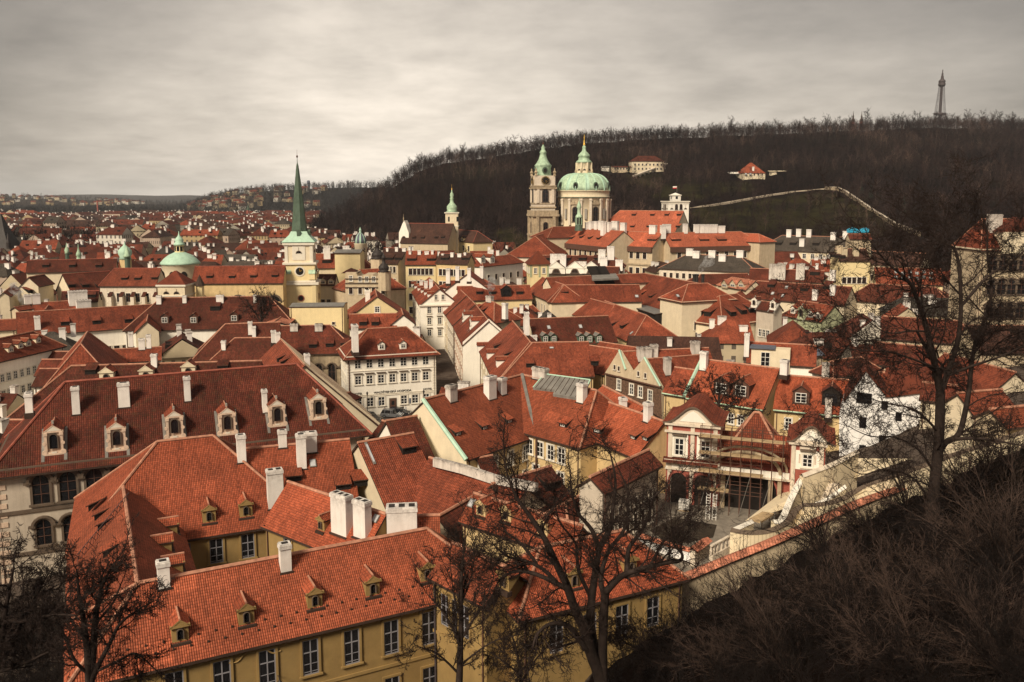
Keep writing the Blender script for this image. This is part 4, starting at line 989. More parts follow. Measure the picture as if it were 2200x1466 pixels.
for x in (1038, 1058): w.dormer(x, 566, 'plain', 2.6, 2.2, 'F', 'white', 'tile_red')
# lemon house below the spire
w = S('tall windowless cream fire wall block in front of the yellow church', (628, 651), (742, 650), 17.6, None, .12, wall='lemon', e='gg', w=4, roof='zinc', ridge=None, win=[('F', 1, [12.6], .7, .7, 'd', 11, 3)], ov=.1)
w2_ = S('low annex with pink tiled lean-to roof left of the cream fire wall block', (592, 690), (636, 657), 15, None, .3, wall='cream', e='gg', w=2.5, roof='tile_pale')
w = S('yellow gabled house seen end-on with dark verges, right of the cream block', (810, 637), (806, 622), 18.5, (880, 676), .72, wall='lemon', e='gg')
put_window(w.th, Vector((w.p0.x, w.p0.y, w.ze+2.0))-w.u*.02, -w.u, 'w', 1.2, 1.5); w.chim(790, 645, 2.6, 1.2, 2.6, 'K' if w.n.x > 0 else 'F', mat='white')
w = S('red roof with two dark dormers directly behind the white hotel', (752, 676), (850, 674), 16, (800, 706), .7, wall='white', e='gg')
w.dormer(780, 700, 'wedge', 1.7, 1); w.dormer(806, 700, 'wedge', 1.7, 1)
w = S('small white gable with a round window behind the hotel roof', (866, 676), (862, 664), 16.2, (900, 712), .8, wall='white', e='gg')
# ================================================================== museum-like palace group, centre right
w = S('red hipped roof of the large palace, its cream side with tall narrow windows', (1210, 613), (1372, 612), 18.5, (1290, 650), .85, wall='cream', e='hg', roof='tile_red')
for x, y in ((1368, 637),): w.skylight(x, y, 1, 1)
w.dormer(1213, 633, 'eye', 2, .9)
w = S('left wing of the large palace with a cream wall of tall narrow windows', (1212, 612.5), (1165, 596), 18.6, (1160, 641), .85, wall='cream', e='hg')
w.win('F', 7, [w.ze-4.6], .8, 2.6, 'd', 3, 3) if w.n.x < 0 or True else 0
w = S('very long red roof running down to the right through the palace group', (1384, 588), (1500, 609), 19.3, (1390, 658), .8, wall='cream', e='gg')
for x, y in ((1376, 634), (1396, 640), (1416, 647)): w.dormer(x, y, 'eye', 1.8, .7)
w = S('upper long red roof with two open dark skylight hatches', (1175, 597), (1384, 588), 19.8, (1280, 613), .8, wall='cream', e='gg')
b = MB()
for x0 in (1283, 1301): 
    p, out, sm = w.hit(x0, 594); al = w.u; q = [p+al*a+(-out+Z3*sm)*c+Z3*.5 for a, c in ((-2, -3), (1.6, -3), (1.6, 3), (-2, 3))]; b.prism(q, -Z3*.5, 'dark')
b.build('skylight', w.roof); b = MB(); p, out, sm = w.hit(1292, 605); q = [p+w.u*a+(-out*1.0)*c+Z3*1.6+Z3*c*.15 for a, c in ((-5, -3.2), (4.2, -3.2), (6.5, 2.5), (-2, 2.5))]; b.prism(q, -Z3*.5, 'zinc'); b.build('roof_hatch', w.roof)
w = S('tall cream tower block with a red hip roof in the palace group', (1478, 611), (1520, 609), 20.5, (1461, 652), .72, wall='cream', e='hh', cornice='cream', win=[('F', 2, [9], 1.1, 2.2, 'd', 3, 8)])
w.skylight(1456, 636, .8, 1)
w = S('cream palace block whose red hip roof carries five steep wedge dormers', (1546, 636), (1584, 632), 17.6, (1600, 697), .85, wall='cream', e='hh', cornice='cream')
F_, zz = w, w.ze-5.2
w.win('F', 5, [zz], 1.0, 2.7, 'd', 2, 1.5); w.win('0', 4, [zz-.3], .95, 2.5, 'd', 2, 2)
for x, y in ((1576, 680), (1599, 676), (1617, 672)): w.dormer(x, y, 'wedge', 2.2, 1.3)
for x, y in ((1501, 678), (1519, 680)): w.dormer(x, y, 'wedge', 2.2, 1.3, '0')
w = S('red roof with repaired lighter streaks sloping to a pale yellow wall, centre right', (1300, 647), (1389, 678), 15.2, (1330, 727), .8, wall='lemon', e='gh')
for x, y in ((1311, 702), (1334, 706)): w.dormer(x, y, 'wedge', 1.9, .9)
w.skylight(1357, 716, .7, 1)
w = S('red hip roof between the palace wings, its left tip pointing at the narrow street', (1264, 641), (1320, 656), 15.0, (1235, 679), .8, wall='cream', e='hh')
w = S('dark red roof with green copper gabled dormers above its eave', (1137, 686), (1305, 679), 16, (1220, 742), .85, roof='tile_dark', wall='cream', e='gg')
for x in (1172, 1190, 1249, 1267, 1287): w.dormer(x, 737, 'plain', 1.5, 1.6, 'F', 'copper_dark', 'zinc')
w.skylight(1179, 704, .8, 1.1); w.skylight(1247, 702, .8, 1.1); w.chim(1131, 726, 1.2, .9, 4.6); w.chim(1147, 736, 1.2, .9, 1.6)
w = S('dark glass verandah roof strip under the long palace roof', (1372, 655), (1424, 672), 12.6, None, .1, wall='dark', e='gg', roof='zinc', w=2.2, ridge=None)
w = S('low red roof with grey strip in front of the pale yellow wall', (1290, 735), (1385, 750), 12.5, None, .6, wall='lemon', e='gg', w=3)
# ================================================================== brown roofs and further palaces on the right
w = S('large palace with a brown hipped roof and stuccoed attic front with a small pediment', (1476, 547), (1590, 551), 23, (1440, 579), .6, roof='tile_grey', wall='stone_light', e='hh')
w.win('F', 14, [w.ze-3.4], 1.1, 1.8, 'd', 1, 1)
for x, y in ((1482, 548), (1496, 553), (1530, 552), (1552, 560), (1590, 552)): w.chim(x, y, 2.4, 1.2, 2.2)
w = S('brown hipped roof with wedge dormers and white chimneys, below the hill meadow', (1680, 506), (1825, 510), 25, (1760, 543), .75, roof='tile_grey', wall='cream', e='hh', win=[('F', 12, [15], 1.6, 2.2, 'w', 2, 2)])
for x, y in ((1655, 527), (1672, 527), (1703, 527), (1752, 528)): w.dormer(x, y, 'wedge', 3, 1.3)
for x, y in ((1695, 508), (1716, 507), (1738, 508), (1723, 528), (1790, 514), (1816, 512)): w.chim(x, y, 2.2, 1.3, 3.2)
w = S('long dark red roof with tall grey chimneys, right of the steaming flues', (1613, 577), (1770, 582), 20, (1690, 606), .7, roof='tile_dark', wall='cream', e='gg')
for x in (1661, 1678, 1719): w.chim(x, 598, 2.6, 1.4, 4.6, mat='chimney_old')
w.dormer(1750, 592, 'wedge', 3, 1.2); w.chim(1755, 580, .8, .8, 2)
w = S('dark red roof with three black flue pipes steaming beside it', (1505, 590), (1605, 588), 18.5, (1540, 612), .7, roof='tile_dark', wall='cream', e='hg')
w = S('small bright salmon roof made of three little pointed gables', (1572, 596), (1622, 604), 18.2, (1590, 623), .8, roof='tile_pale', wall='cream', e='hg')
for x in (1556, 1574, 1592): w.dormer(x, 617, 'plain', 3.4, 1.0, 'F', 'beige', 'tile_pale')
w = S('long dark red roof line with skylights above the grey and green fronts', (1628, 604), (1829, 617), 18, (1650, 645), .8, roof='tile_dark', wall='cream', e='hg')
for x, y in ((1660, 631), (1682, 636), (1690, 618)): w.skylight(x, y, .9, 1.2)
for x, y in ((1656, 618), (1727, 626), (1775, 622)): w.dormer(x, y, 'eye', 2.2, 1)
for x, y in ((1789, 600), (1789, 632), (1751, 642)): w.chim(x, y, 1.4, 1.1, 2.6)
w = S('lilac-grey house with two white dormers in a dark mansard', (1635, 647), (1672, 652), 16.5, (1652, 670), 1.0, roof='tile_dark', wall='greywall', e='gg', win=[('F', 3, [7.5, 4], 1.2, 1.9, 'w', 1, 1)])
for x, y in ((1621, 658), (1661, 664)): w.dormer(x, y, 'baroque', 1.6, 1.7, 'F', 'white', 'tile_dark')
w = S('green-fronted town house with an orange roof, white dormers and a curved gable', (1715, 646), (1792, 657), 16.2, (1745, 690), .85, roof='tile_red', wall='greenwall', e='gg', win=[('F', 6, [7.6, 4.5], 1.0, 1.7, 'w', 1, 1)])
for x, y in ((1703, 674), (1741, 683), (1757, 686)): w.dormer(x, y, 'plain', 1.5, 1.5, 'F', 'white', 'tile_red')
w.dormer(1722, 684, 'baroque', 2.0, 2.6, 'F', 'greenwall', 'tile_red')
w = S('beige-roofed house with warm stone chimneys, left of the branches of the big right tree', (1795, 535), (1860, 535), 25, (1820, 562), .8, roof='tile_brown', wall='lemon', e='gg', win=[('F', 5, [13], 1.4, 2.2, 'd', 1, 1)])
for x, y in ((1802, 545), (1813, 549), (1838, 548)): w.chim(x, y, 2, 1.2, 2.8, mat='beige')
for x, y in ((1790, 553), (1800, 554), (1811, 556)): w.dormer(x, y, 'wedge', 1.8, 1)
w = S('roof of faded red with white band seen through the right tree, upper', (1880, 540), (1990, 545), 24, (1930, 572), .7, roof='tile_brown', wall='cream', e='gg', win=[('F', 8, [14, 10], 1.3, 2, 'd', 1, 1)])
w = S('dark red roof dotted with many skylights behind the right tree', (1880, 575), (2020, 578), 21, (1950, 612), .8, roof='tile_red', wall='lemon', e='gg', win=[('F', 9, [11], 1.3, 2, 'd', 1, 1)])
for i in range(12): w.skylight(1925+(i % 6)*15, 585+(i//6)*11+(i % 2)*3, 1, 1.3)
w = S('wide dark roof behind the branches of the right tree, lower', (1870, 610), (2010, 618), 18, (1940, 655), .8, roof='tile_dark', wall='cream', e='hh')
w = S('dark red house roof with a white side below the lilac and green fronts', (1610, 735), (1753, 743), 16.6, (1690, 786), .85, roof='tile_red', wall='white', e='gg')
w.chim(1604, 760, .9, 1.2, 3.8, mat='chimney'); 
b = MB(); p, out, sm = w.hit(1655, 780); b.box(Vector((p.x, p.y, 0)), w.u, out, -3.4, 3.4, -2.5, .3, p.z-2.5, p.z+2.6, 'cream'); b.box(Vector((p.x, p.y, 0)), w.u, out, -3.7, .8, -2.7, .7, p.z+2.6, p.z+2.85, 'slate_blue'); ob = b.build('terrace_dormer', w.roof)
put_window(ob, Vector((p.x, p.y, p.z-.6))+out*.32-w.u*.9, out, 'p', 1.6, 2.6)
w = S('grey-edged lean-to roof right of the terrace dormer', (1700, 748), (1752, 744), 15.2, None, .5, roof='slate_blue', wall='beige', e='gg', w=2.2)
w = S('small dark red roof between white chimneys, left of the white gabled house', (1790, 775), (1850, 768), 15.4, (1800, 812), .8, roof='tile_dark', wall='white', e='hh'); w.chim(1773, 812, .9, .8, 2.6, mat='chimney_old')
w = S('red roofs crowded behind the white gabled house', (1880, 735), (2010, 748), 17.5, (1930, 790), .8, roof='tile_dark', wall='cream', e='gg', win=[('F', 6, [9], 1, 1.6, 'd', 1, 1)])
w = S('salmon roof falling towards the right edge, behind the right tree', (2030, 760), (2180, 800), 18.5, (2080, 835), .8, roof='tile_red', wall='cream', e='gg')
w = S('lit orange roof right of the white gabled house', (1872, 800), (2000, 806), 17.2, (1950, 852), .8, roof='tile_red', wall='white', e='gg')
w = S('brown tiled house among the branches at the right', (1900, 680), (2060, 690), 18, (1980, 735), .8, roof='tile_dark', wall='beige', e='gh', win=[('F', 6, [8], 1, 1.6, 'd', 1, 1)])
w = S('cream wall house with red roof at the right edge behind thin branches', (2080, 700), (2260, 700), 20, (2150, 760), .8, roof='tile_brown', wall='beige', e='gg', win=[('F', 8, [11, 7], 1.1, 1.8, 'd', 1, 1)])
w = S('red roof tucked behind the tree fork at the right', (2060, 640), (2180, 640), 21, (2120, 680), .8, roof='tile_red', wall='beige', e='gg')
# tall palace at the right edge
bp_ = house('tall cream palace with a swelling red mansard roof at the right edge, behind bare branches', 'palace', 'palace')
w = Wing(bp_, (2110, 471), (2230, 471), 39, (2150, 540), 1.0, e='hh', roof='tile_red', wall='beige', cornice='cream', hf=.5)
w.win('F', 7, [w.ze-4.5, w.ze-9.5, w.ze-14.5, w.ze-19.5], 1.7, 3.0, 'ak', 1.5, 1.5)
w.chim(2135, 492, 2.6, 1.6, 3.0, mat='chimney_old')
fx = w.side('F'); b = MB(); q = fx[0]+fx[1]*(fx[3]*.45)
b.box(Vector((q.x, q.y, 0)), fx[1], fx[2], -4, 4, -3, .6, w.ze-1, w.ze+3.4, 'cream'); b.prism([Vector((q.x, q.y, w.ze+3.4))+fx[1]*a+fx[2]*.6+Z3*z for a, z in ((-4.3, 0), (4.3, 0), (0, 3))], -fx[2]*4, 'tile_red'); b.build('pediment', bp_)
# ================================================================== twin-gabled ivy house and orange house
iv = house('beige house with two pointed gables edged in green copper, ivy climbing its front', 'house')
wa = Wing(iv, (1340, 756), (1520, 748), 16.2, None, 1.0, e='gg', roof='tile_red', wall='beige', w=4.2)
wb = Wing(iv, (1390, 772), (1505, 763), 15.6, None, 1.0, e='gg', roof='tile_red', wall='beige', w=4.0)
A = at(1300, 803, 12.0); B = at(1425, 834, 12.0); v = VP(A, B); b = MB()
v.poly(b, [(1300, 940), (1300, 801), (1330, 753), (1358, 800), (1384, 769), (1420, 832), (1425, 960)], .6, 'beige'); b.build('gable_wall', iv)
b = MB(); v.poly(b, [(1302, 930), (1302, 806), (1330, 808), (1420, 838), (1424, 950)], .02, 'ivy', .03)
b.build('ivy', iv)
b = MB(); b.tube([v.pt(1330, 752, .15), v.pt(1344, 794, .15)], .22, 'copper_pale', 5); b.tube([v.pt(1384, 768, .15), v.pt(1419, 830, .15)], .22, 'copper_pale', 5); b.tube([v.pt(1300, 803, .3), v.pt(1420, 833, .3)], .18, 'frame_brown', 5); b.build('copper_verge', iv)
for x, y in ((1330, 826), (1357, 836), (1376, 842), (1397, 850)): p = v.pt(x, y+12, .06); put_window(iv, p, v.n, 'w', .95, 1.9)
for x, y in ((1321, 794), (1330, 797), (1372, 808), (1387, 812)): p = v.pt(x, y, .04); put_window(iv, p, v.n, 'd', .5, .8)
wa.chim(1384, 770, 2.6, 1, 2.0, mat='chimney_old'); wa.chim(1405, 762, 1.2, .9, 1.8, mat='chimney_old'); wb.chim(1433, 800, 1.1, .9, 2.6, mat='chimney_old'); wa.chim(1493, 757, 1.5, 1, 2, mat='chimney_old')
og = house('cream garden house with a wide orange roof, dark box dormers and green copper gutters', 'house')
wa = Wing(og, (1514, 773), (1672, 793), 17.4, (1560, 871), .85, e='gg', roof='tile_orange', wall='yellow', gut='copper')
wb = Wing(og, (1674, 806), (1827, 818), 16.2, (1740, 890), .85, e='gg', roof='tile_orange', wall='yellow', gut='copper')
for x, y in ((1549, 850), (1591, 855)): wa.dormer(x, y, 'plain', 2.6, 2.1, 'F', 'frame_brown', 'tile_orange')
wb.dormer(1720, 870, 'plain', 2.4, 2.0, 'F', 'frame_brown', 'tile_orange'); wb.dormer(1785, 872, 'hatch', 2.6, 2.0, 'F', 'dark', 'tile_dark')
g = MB()
for w_, pq in ((wa, wa.p0),): g.tube([pq-w_.u*.5+Z3*.15, Vector(((pq-w_.u*.5+w_.n*(w_.w+.4)).x, (pq-w_.u*.5+w_.n*(w_.w+.4)).y, w_.ze-.1))], .3, 'copper_pale', 6)
g.build('copper_verge', wa.roof)
wa.win('F', 4, [wa.ze-3.4], .95, 1.6, 'w', 5, 1); wb.win('F', 3, [wb.ze-3.2, wb.ze-6.5], 1.0, 1.7, 'w', 1, 3)
wa.chim(1512, 790, 1.1, .9, 2.6, mat='chimney'); wa.chim(1685, 800, 1.1, .9, 1.9); wb.chim(1779, 892, .9, .8, 2.4, mat='chimney_old')
w = S('small red roof with copper edges left of the orange garden house', (1452, 790), (1500, 797), 15.4, (1440, 849), .9, roof='tile_red', wall='yellow', e='gg', gut='copper')
# white gabled house
wg = house('whitewashed house with a pointed gable and small dark windows, behind the right tree', 'house')
A = at(1803, 893, 13); B = at(1985, 902, 13.5); v = VP(A, B); b = MB()
v.poly(b, [(1803, 1060), (1803, 893), (1812, 862), (1860, 797), (1902, 852), (1985, 842), (2060, 872), (2120, 890), (2120, 1060)], 6, 'whitewash'); b.build('wall', wg)
for x, y, w_, h_ in ((1848, 866, 1.0, 1.5), (1864, 868, 1.0, 1.5), (1853, 920, .9, 1.6), (1852, 980, .9, 1.6), (1900, 880, .8, 1.2), (1930, 905, .8, 1.2), (1895, 955, .9, 1.3), (1975, 930, .8, 1.2)):
    put_window(wg, v.pt(x, y, .04), v.n, 'x', w_, h_)
b = MB(); pr = [v.pt(x, y, .5)+Z3*.15 for x, y in ((1812, 862), (1860, 795), (1904, 850))]; b.prism([pr[0], pr[1], pr[1]-v.n*9, pr[0]-v.n*9], -Z3*.25, 'tile_red'); b.prism([pr[1], pr[2], pr[2]-v.n*9, pr[1]-v.n*9], -Z3*.25, 'tile_red')
pr = [v.pt(x, y, .4)+Z3*.15 for x, y in ((1902, 853), (1985, 843), (2060, 872), (2120, 892))]
for i in range(3): b.prism([pr[i], pr[i+1], pr[i+1]-v.n*8+Z3*2.5, pr[i]-v.n*8+Z3*2.5], -Z3*.25, 'tile_red')
b.build('roof', wg)

# houses stepping up at the right behind the forked tree
w = S('salmon gabled roof above the cream retaining wall near the right edge', (2060, 845), (2150, 838), 22, (2110, 893), .75, roof='tile_red', wall='cream', e='gg')
w = S('red lean-to roof along the top of the garden wall at the right edge', (2130, 880), (2260, 868), 22.5, (2200, 920), .6, roof='tile_orange', wall='beige', e='gg')
w = S('dark red house roof just right of the whitewashed gable', (1985, 822), (2060, 830), 19, (2020, 866), .8, roof='tile_dark', wall='cream', e='gg')
# ================================================================== helpers for towers
def zp(y, D, x=1100): return Zof(y, D, x)
def cx_(px, D, py=500): return Vector((Xof(px, D, py), D, 0))
def lat(t, name, c, D, prof, mat, k=24, rot=0, smooth=True, **kw):
    """profile given as (half-width in pixels, pixel row), turned into metres at distance D"""
    b = MB(); s_ = D*CP/FPX; b.lathe(c, [(r*s_, zp(y, D)) for r, y in prof], mat, k, rot, **kw); return b.build(name, t, smooth=smooth and k > 8)
def sqt(t, name, c, ang, hw, z0, z1, mat, cor=(), cm='trim', oct_=False):
    """square shaft with cornices at the given heights"""
    b = MB(); u = Vector((cos(ang), sin(ang), 0)); n = Vector((-u.y, u.x, 0)); b.box(c, u, n, -hw, hw, -hw, hw, z0, z1, mat)
    for z, hh, o in cor: b.box(c, u, n, -hw-o, hw+o, -hw-o, hw+o, z-hh, z, cm)
    return b.build(name, t)
def facing(c, ang, hw): 
    """the two faces of a square shaft that the viewer sees: (centre of face, outward)"""
    r = []
    for k in range(4):
        o = Vector((cos(ang+k*pi/2), sin(ang+k*pi/2), 0))
        if o.dot(-Vector((c.x, c.y, 0))) > 0: r.append((c+o*hw, o))
    return r
def spire_onion(t, c, D, prof, mat, k=16): return lat(t, 'spire', c, D, prof, mat, k)
# ================================================================== tall-spired yellow church
ch = house('yellow church with long red roof, copper dome and tall green needle spire', 'church', 'church')
D = 262; c = cx_(646, D); s_ = D*CP/FPX; a_ = radians(8)
sqt(ch, 'tower', c, a_, 34*s_, 0, zp(606, D), 'lemon', [(zp(604, D), .7, .5), (zp(606, D)-9, .4, .25)])
sqt(ch, 'tower', c+Vector((-1.5*s_, 0, 0)), a_, 31.5*s_, zp(606, D), zp(564, D), 'lemon', [(zp(562, D), .6, .5), (zp(600, D), .5, .2)])
sqt(ch, 'tower', c+Vector((-2.5*s_, 0, 0)), a_, 29*s_, zp(564, D), zp(519, D), 'cream', [(zp(520, D), .7, .6), (zp(524, D), .5, .25)])
c2 = c+Vector((-2.5*s_, 0, 0))
b = MB(); k = 4; R2 = sqrt(2)
b.lathe(c2, [(35*s_*R2, zp(519, D)), (27*s_*R2, zp(511, D)), (20*s_*R2, zp(504, D)), (16.5*s_*R2, zp(497, D))], 'copper_pale', 4, a_+pi/4)
b.build('spire_foot', ch)
b = MB(); b.lathe(c2, [(17.5*s_, zp(502, D)), (14.5*s_, zp(476, D)), (10.5*s_, zp(430, D)), (6.2*s_, zp(390, D)), (2.4*s_, zp(356, D)), (.8*s_, zp(350, D)), (.45*s_, zp(338, D))], 'copper_dark', 8, pi/8)
b.build('spire', ch)
for i in range(4):
    th_ = a_+pi/4+i*pi/2; e_ = c2+Vector((cos(th_), sin(th_), 0))*27*s_*1.0; 
for f, o in facing(c2, a_, 18*s_):
    b = MB(); al = Vector((-o.y, o.x, 0)); f = f+o*.3; z = zp(507, D); b.box(Vector((f.x, f.y, 0)), al, o, -.5, .5, -1.5, .4, z, z+1.3, 'copper_dark'); b.prism([Vector((f.x, f.y, z+1.3))+al*x+o*.4+Z3*y for x, y in ((-.7, 0), (.7, 0), (0, .7))], -o*2, 'copper_dark'); b.build('spire_lucarne', ch)
lat(ch, 'finial', c2, D, [(.3, 340), (1.9, 338), (1.9, 335.5), (.3, 333), (.25, 322)], 'frame_brown', 10)
for f, o in facing(c2, a_, 29*s_):
    z = zp(540, D); b = MB(); al = Vector((-o.y, o.x, 0))
    b.box(Vector((f.x, f.y, 0)), al, o, -1.9, 1.9, 0, .15, z-2.4, z+2.4, 'trim')
    for q in (-3.7, 3.7): b.box(Vector((f.x, f.y, 0)), al, o, q-.45, q+.45, 0, .2, zp(562, D), zp(525, D), 'trim')
    b.build('pilasters', ch); put_window(ch, Vector((f.x, f.y, z-.4))+o*.17, o, 'h', 1.3, 1.9)
for f, o in facing(c+Vector((-1.5*s_, 0, 0)), a_, 31.5*s_):
    z = zp(580.5, D); b = MB(); al = Vector((-o.y, o.x, 0)); q = Vector((f.x, f.y, z))
    pts = lambda r: [q+al*(r*cos(i*2*pi/20))+Z3*(r*sin(i*2*pi/20)) for i in range(20)]
    b.prism([p+o*.16 for p in pts(1.55)], -o*.16, 'trim'); b.prism([p+o*.2 for p in pts(1.15)], -o*.04, 'dark'); 
    b.tube([q+o*.23, q+o*.23+Z3*.9], .06, 'gold', 4); b.tube([q+o*.23, q+o*.23+al*.6+Z3*.2], .06, 'gold', 4); b.build('clock', ch)
    for sg in (-1, 1):
        b = MB(); b.box(Vector((f.x, f.y, 0)), al, o, sg*3.6-.9, sg*3.6+.9, -.4, .45, zp(598, D), zp(586, D), 'lemon'); b.prism([Vector((f.x, f.y, zp(586, D)))+al*(sg*3.6+x)+o*y+Z3*zq for x, y, zq in ((-1, .6, 0), (1, .6, 0), (1, -.3, 1.6), (-1, -.3, 1.6))], Z3*.15, 'copper'); b.build('copper_cap', ch)
for f, o in facing(c, a_, 34*s_):
    z = zp(637, D); b = MB(); al = Vector((-o.y, o.x, 0)); q = Vector((f.x, f.y, z))
    pts = lambda r: [q+al*(r*cos(i*2*pi/16))+Z3*(r*sin(i*2*pi/16)) for i in range(16)]
    b.prism([p+o*.12 for p in pts(1.0)], -o*.12, 'brick'); b.prism([p+o*.16 for p in pts(.75)], -o*.04, 'dark')
    for sg in (-1, 1): b.box(Vector((f.x, f.y, 0)), al, o, sg*3.9-.6, sg*3.9+.6, 0, .25, 0, zp(606, D)-.7, 'lemon')
    b.build('round_window', ch)
nv = Wing(ch, (420, 573), (612, 572), 23, (520, 610), 1.1, e='gg', roof='tile_red', wall='yellow', ridge='ridge_dark', base=0)
for x, y in ((544, 597), (590, 596), (498, 598), (450, 598)): nv.dormer(x, y, 'wedge', 1.8, .8)
o_, al, out, ln = nv.side('F')
for i in range(5): 
    p = o_+al*(ln*(i+.5)/5); put_window(ch, Vector((p.x, p.y, nv.ze-6.0)), out, 'h', 3.3, 3.4)
nw = Wing(ch, (246, 577), (345, 577), 22.5, (290, 616), 1.1, e='hg', roof='tile_red', wall='stone_light', ridge='ridge_dark', hf=.7)
for x, y in ((267, 602), (295, 602), (332, 601)): nw.dormer(x, y, 'wedge', 1.8, .8)
o_, al, out, ln = nw.side('F')
nw.win('F', 5, [nw.ze-5.2], 1.4, 2.6, 'd', 1.5, 1.5)
b = MB()
for i in range(6): b.box(o_, al, out, ln*i/5-.5, ln*i/5+.5, 0, 1.5, 0, nw.ze-3.4, 'stone_light'); b.prism([Vector((q.x, q.y, nw.ze-3.4))+Z3*z for q, z in ((o_+al*(ln*i/5-.55)+out*1.6, 0), (o_+al*(ln*i/5+.55)+out*1.6, 0), (o_+al*(ln*i/5+.55), 1.2), (o_+al*(ln*i/5-.55), 1.2))], -Z3*.1, 'tile_dark')
o2, al2, out2, ln2 = nw.side('0')
for i in range(3): b.box(o2, al2, out2, ln2*i/2-.5, ln2*i/2+.5, 0, 1.5, 0, nw.ze-3.4, 'stone_light')
b.build('buttress', ch)
# crossing dome
D2 = 268; c = cx_(384, D2)
lat(ch, 'drum', c, D2, [(37, 640), (37, 590), (38, 570), (40, 568), (40, 566)], 'cream', 16)
lat(ch, 'dome', c, D2, [(42, 567), (40, 563), (33, 555), (24, 548), (14, 543.5), (11, 542)], 'copper_pale', 16)
lat(ch, 'lantern', c, D2, [(10, 543), (9.5, 528), (12, 526)], 'lemon', 8, pi/8)
lat(ch, 'cupola', c, D2, [(12.5, 527), (11, 523), (8, 520), (9.5, 516), (7, 512), (3, 508), (1.2, 503), (.4, 497)], 'copper_pale', 12)
for i in range(8):
    t_ = pi/8*2*i+pi/8*0; o = Vector((cos(t_), sin(t_), 0))
    if o.y < .3: put_window(ch, c+o*(9.0*D2*CP/FPX)+Z3*zp(541, D2), o, 'x', .8, 1.7)
for px in (361, 385, 408):
    o = (Vector((Xof(px, D2), D2, 0))-c); o = Vector((o.x, -sqrt(max(.1, (37*D2/FPX)**2-o.x**2)), 0)).normalized()
    b = MB(); q = c+o*(36.9*D2*CP/FPX)+Z3*zp(590, D2); al = Vector((-o.y, o.x, 0)); b.prism([q+al*(1.0*cos(i*pi/8))+Z3*(1.35*sin(i*pi/8)) for i in range(16)], o*.12, 'dark'); b.build('oval_window', ch)
# small square belfry in front
D3 = 240; c = cx_(373, D3); s3 = D3*CP/FPX
sqt(ch, 'belfry', c, radians(-90), 29*s3, 0, zp(609, D3), 'cream', [(zp(609, D3), .5, .4), (zp(632, D3), .3, .2)])
b = MB(); b.lathe(c, [(32*s3*R2, zp(609, D3)), (18*s3*R2, zp(597, D3)), (3*s3, zp(582, D3))], 'tile_red', 4, pi/4); b.build('belfry_roof', ch)
for q in (-11, 11): put_window(ch, c+Vector((q*s3, -29*s3-.02, zp(629, D3))), Vector((0, -1, 0)), 'h', 1.2, 1.5)
# little dark turret
D4 = 243; c = cx_(424, D4); lat(ch, 'turret', c, D4, [(9, 640), (9, 614)], 'lemon', 8, smooth=False); lat(ch, 'turret_cap', c, D4, [(12, 614), (8, 606), (4, 598), (.3, 590)], 'eave', 8, smooth=False)
# ================================================================== domed baroque church on the right
ni = house('domed baroque church with a pale green copper dome, white drum and gilded lantern', 'church', 'church')
D = 402; c = cx_(1253, D); s_ = D*CP/FPX
lat(ni, 'drum', c, D, [(57, 560), (57, 488), (55, 486), (55, 426), (57.5, 425), (57.5, 423), (55, 422), (55, 412), (57, 411), (57, 409.5)], 'cream', 40)
prof = [(56.5, 410)]+[(25+31.5*cos(radians(t)), 410-36*sin(radians(t))*1.0) for t in range(12, 90, 11)]+[(18, 372.5)]
b = MB(); b.lathe(c, [(r*s_, zp(y, D)) for r, y in prof], 'copper', 48, rib=6, ribmat='copper_pale'); b.build('dome', ni, smooth=True)
for i in range(16):                                                  # raised ribs
    b = MB(); t_ = 2*pi*i/16; pts = [c+Vector((cos(t_), sin(t_), 0))*(r*s_+.1)+Z3*zp(y, D) for r, y in prof]; b.tube(pts, .22, 'copper_pale', 5); b.build('rib', ni)
lat(ni, 'lantern', c, D, [(18, 374), (18, 371), (15.5, 369), (15.5, 350.5), (17, 349.5)], 'cream', 16)
b = MB()
for i in range(8):
    t_ = 2*pi*i/8+pi/8; q = c+Vector((cos(t_), sin(t_), 0))*(16.5*s_); b.lathe(q, [(.5, zp(370, D)), (.5, zp(350, D))], 'cream', 6); q = c+Vector((cos(t_), sin(t_), 0))*(18.5*s_); b.lathe(q, [(.35, zp(372, D)), (.5, zp(368, D)), (.2, zp(364, D)), (.05, zp(361, D))], 'stone', 6)
b.build('lantern_columns', ni)
for i in range(8):
    t_ = 2*pi*i/8; o = Vector((cos(t_), sin(t_), 0))
    if o.y < .3: put_window(ni, c+o*(15.4*s_)+Z3*zp(367, D), o, 'h', 1.1, 2.3)
lat(ni, 'cupola', c, D, [(17.5, 350), (16, 346.5), (12, 344), (11.5, 338), (13, 337), (12, 333), (8, 328.5), (4.5, 325), (3.5, 318), (4.5, 316.5), (2, 313)], 'copper', 16)
lat(ni, 'finial', c, D, [(.9, 313.5), (2.4, 312), (2.4, 309.5), (1, 308), (1.8, 305.5), (1.0, 302), (.4, 300), (1.3, 296.5), (.5, 293.5), (.25, 289)], 'gold', 10)
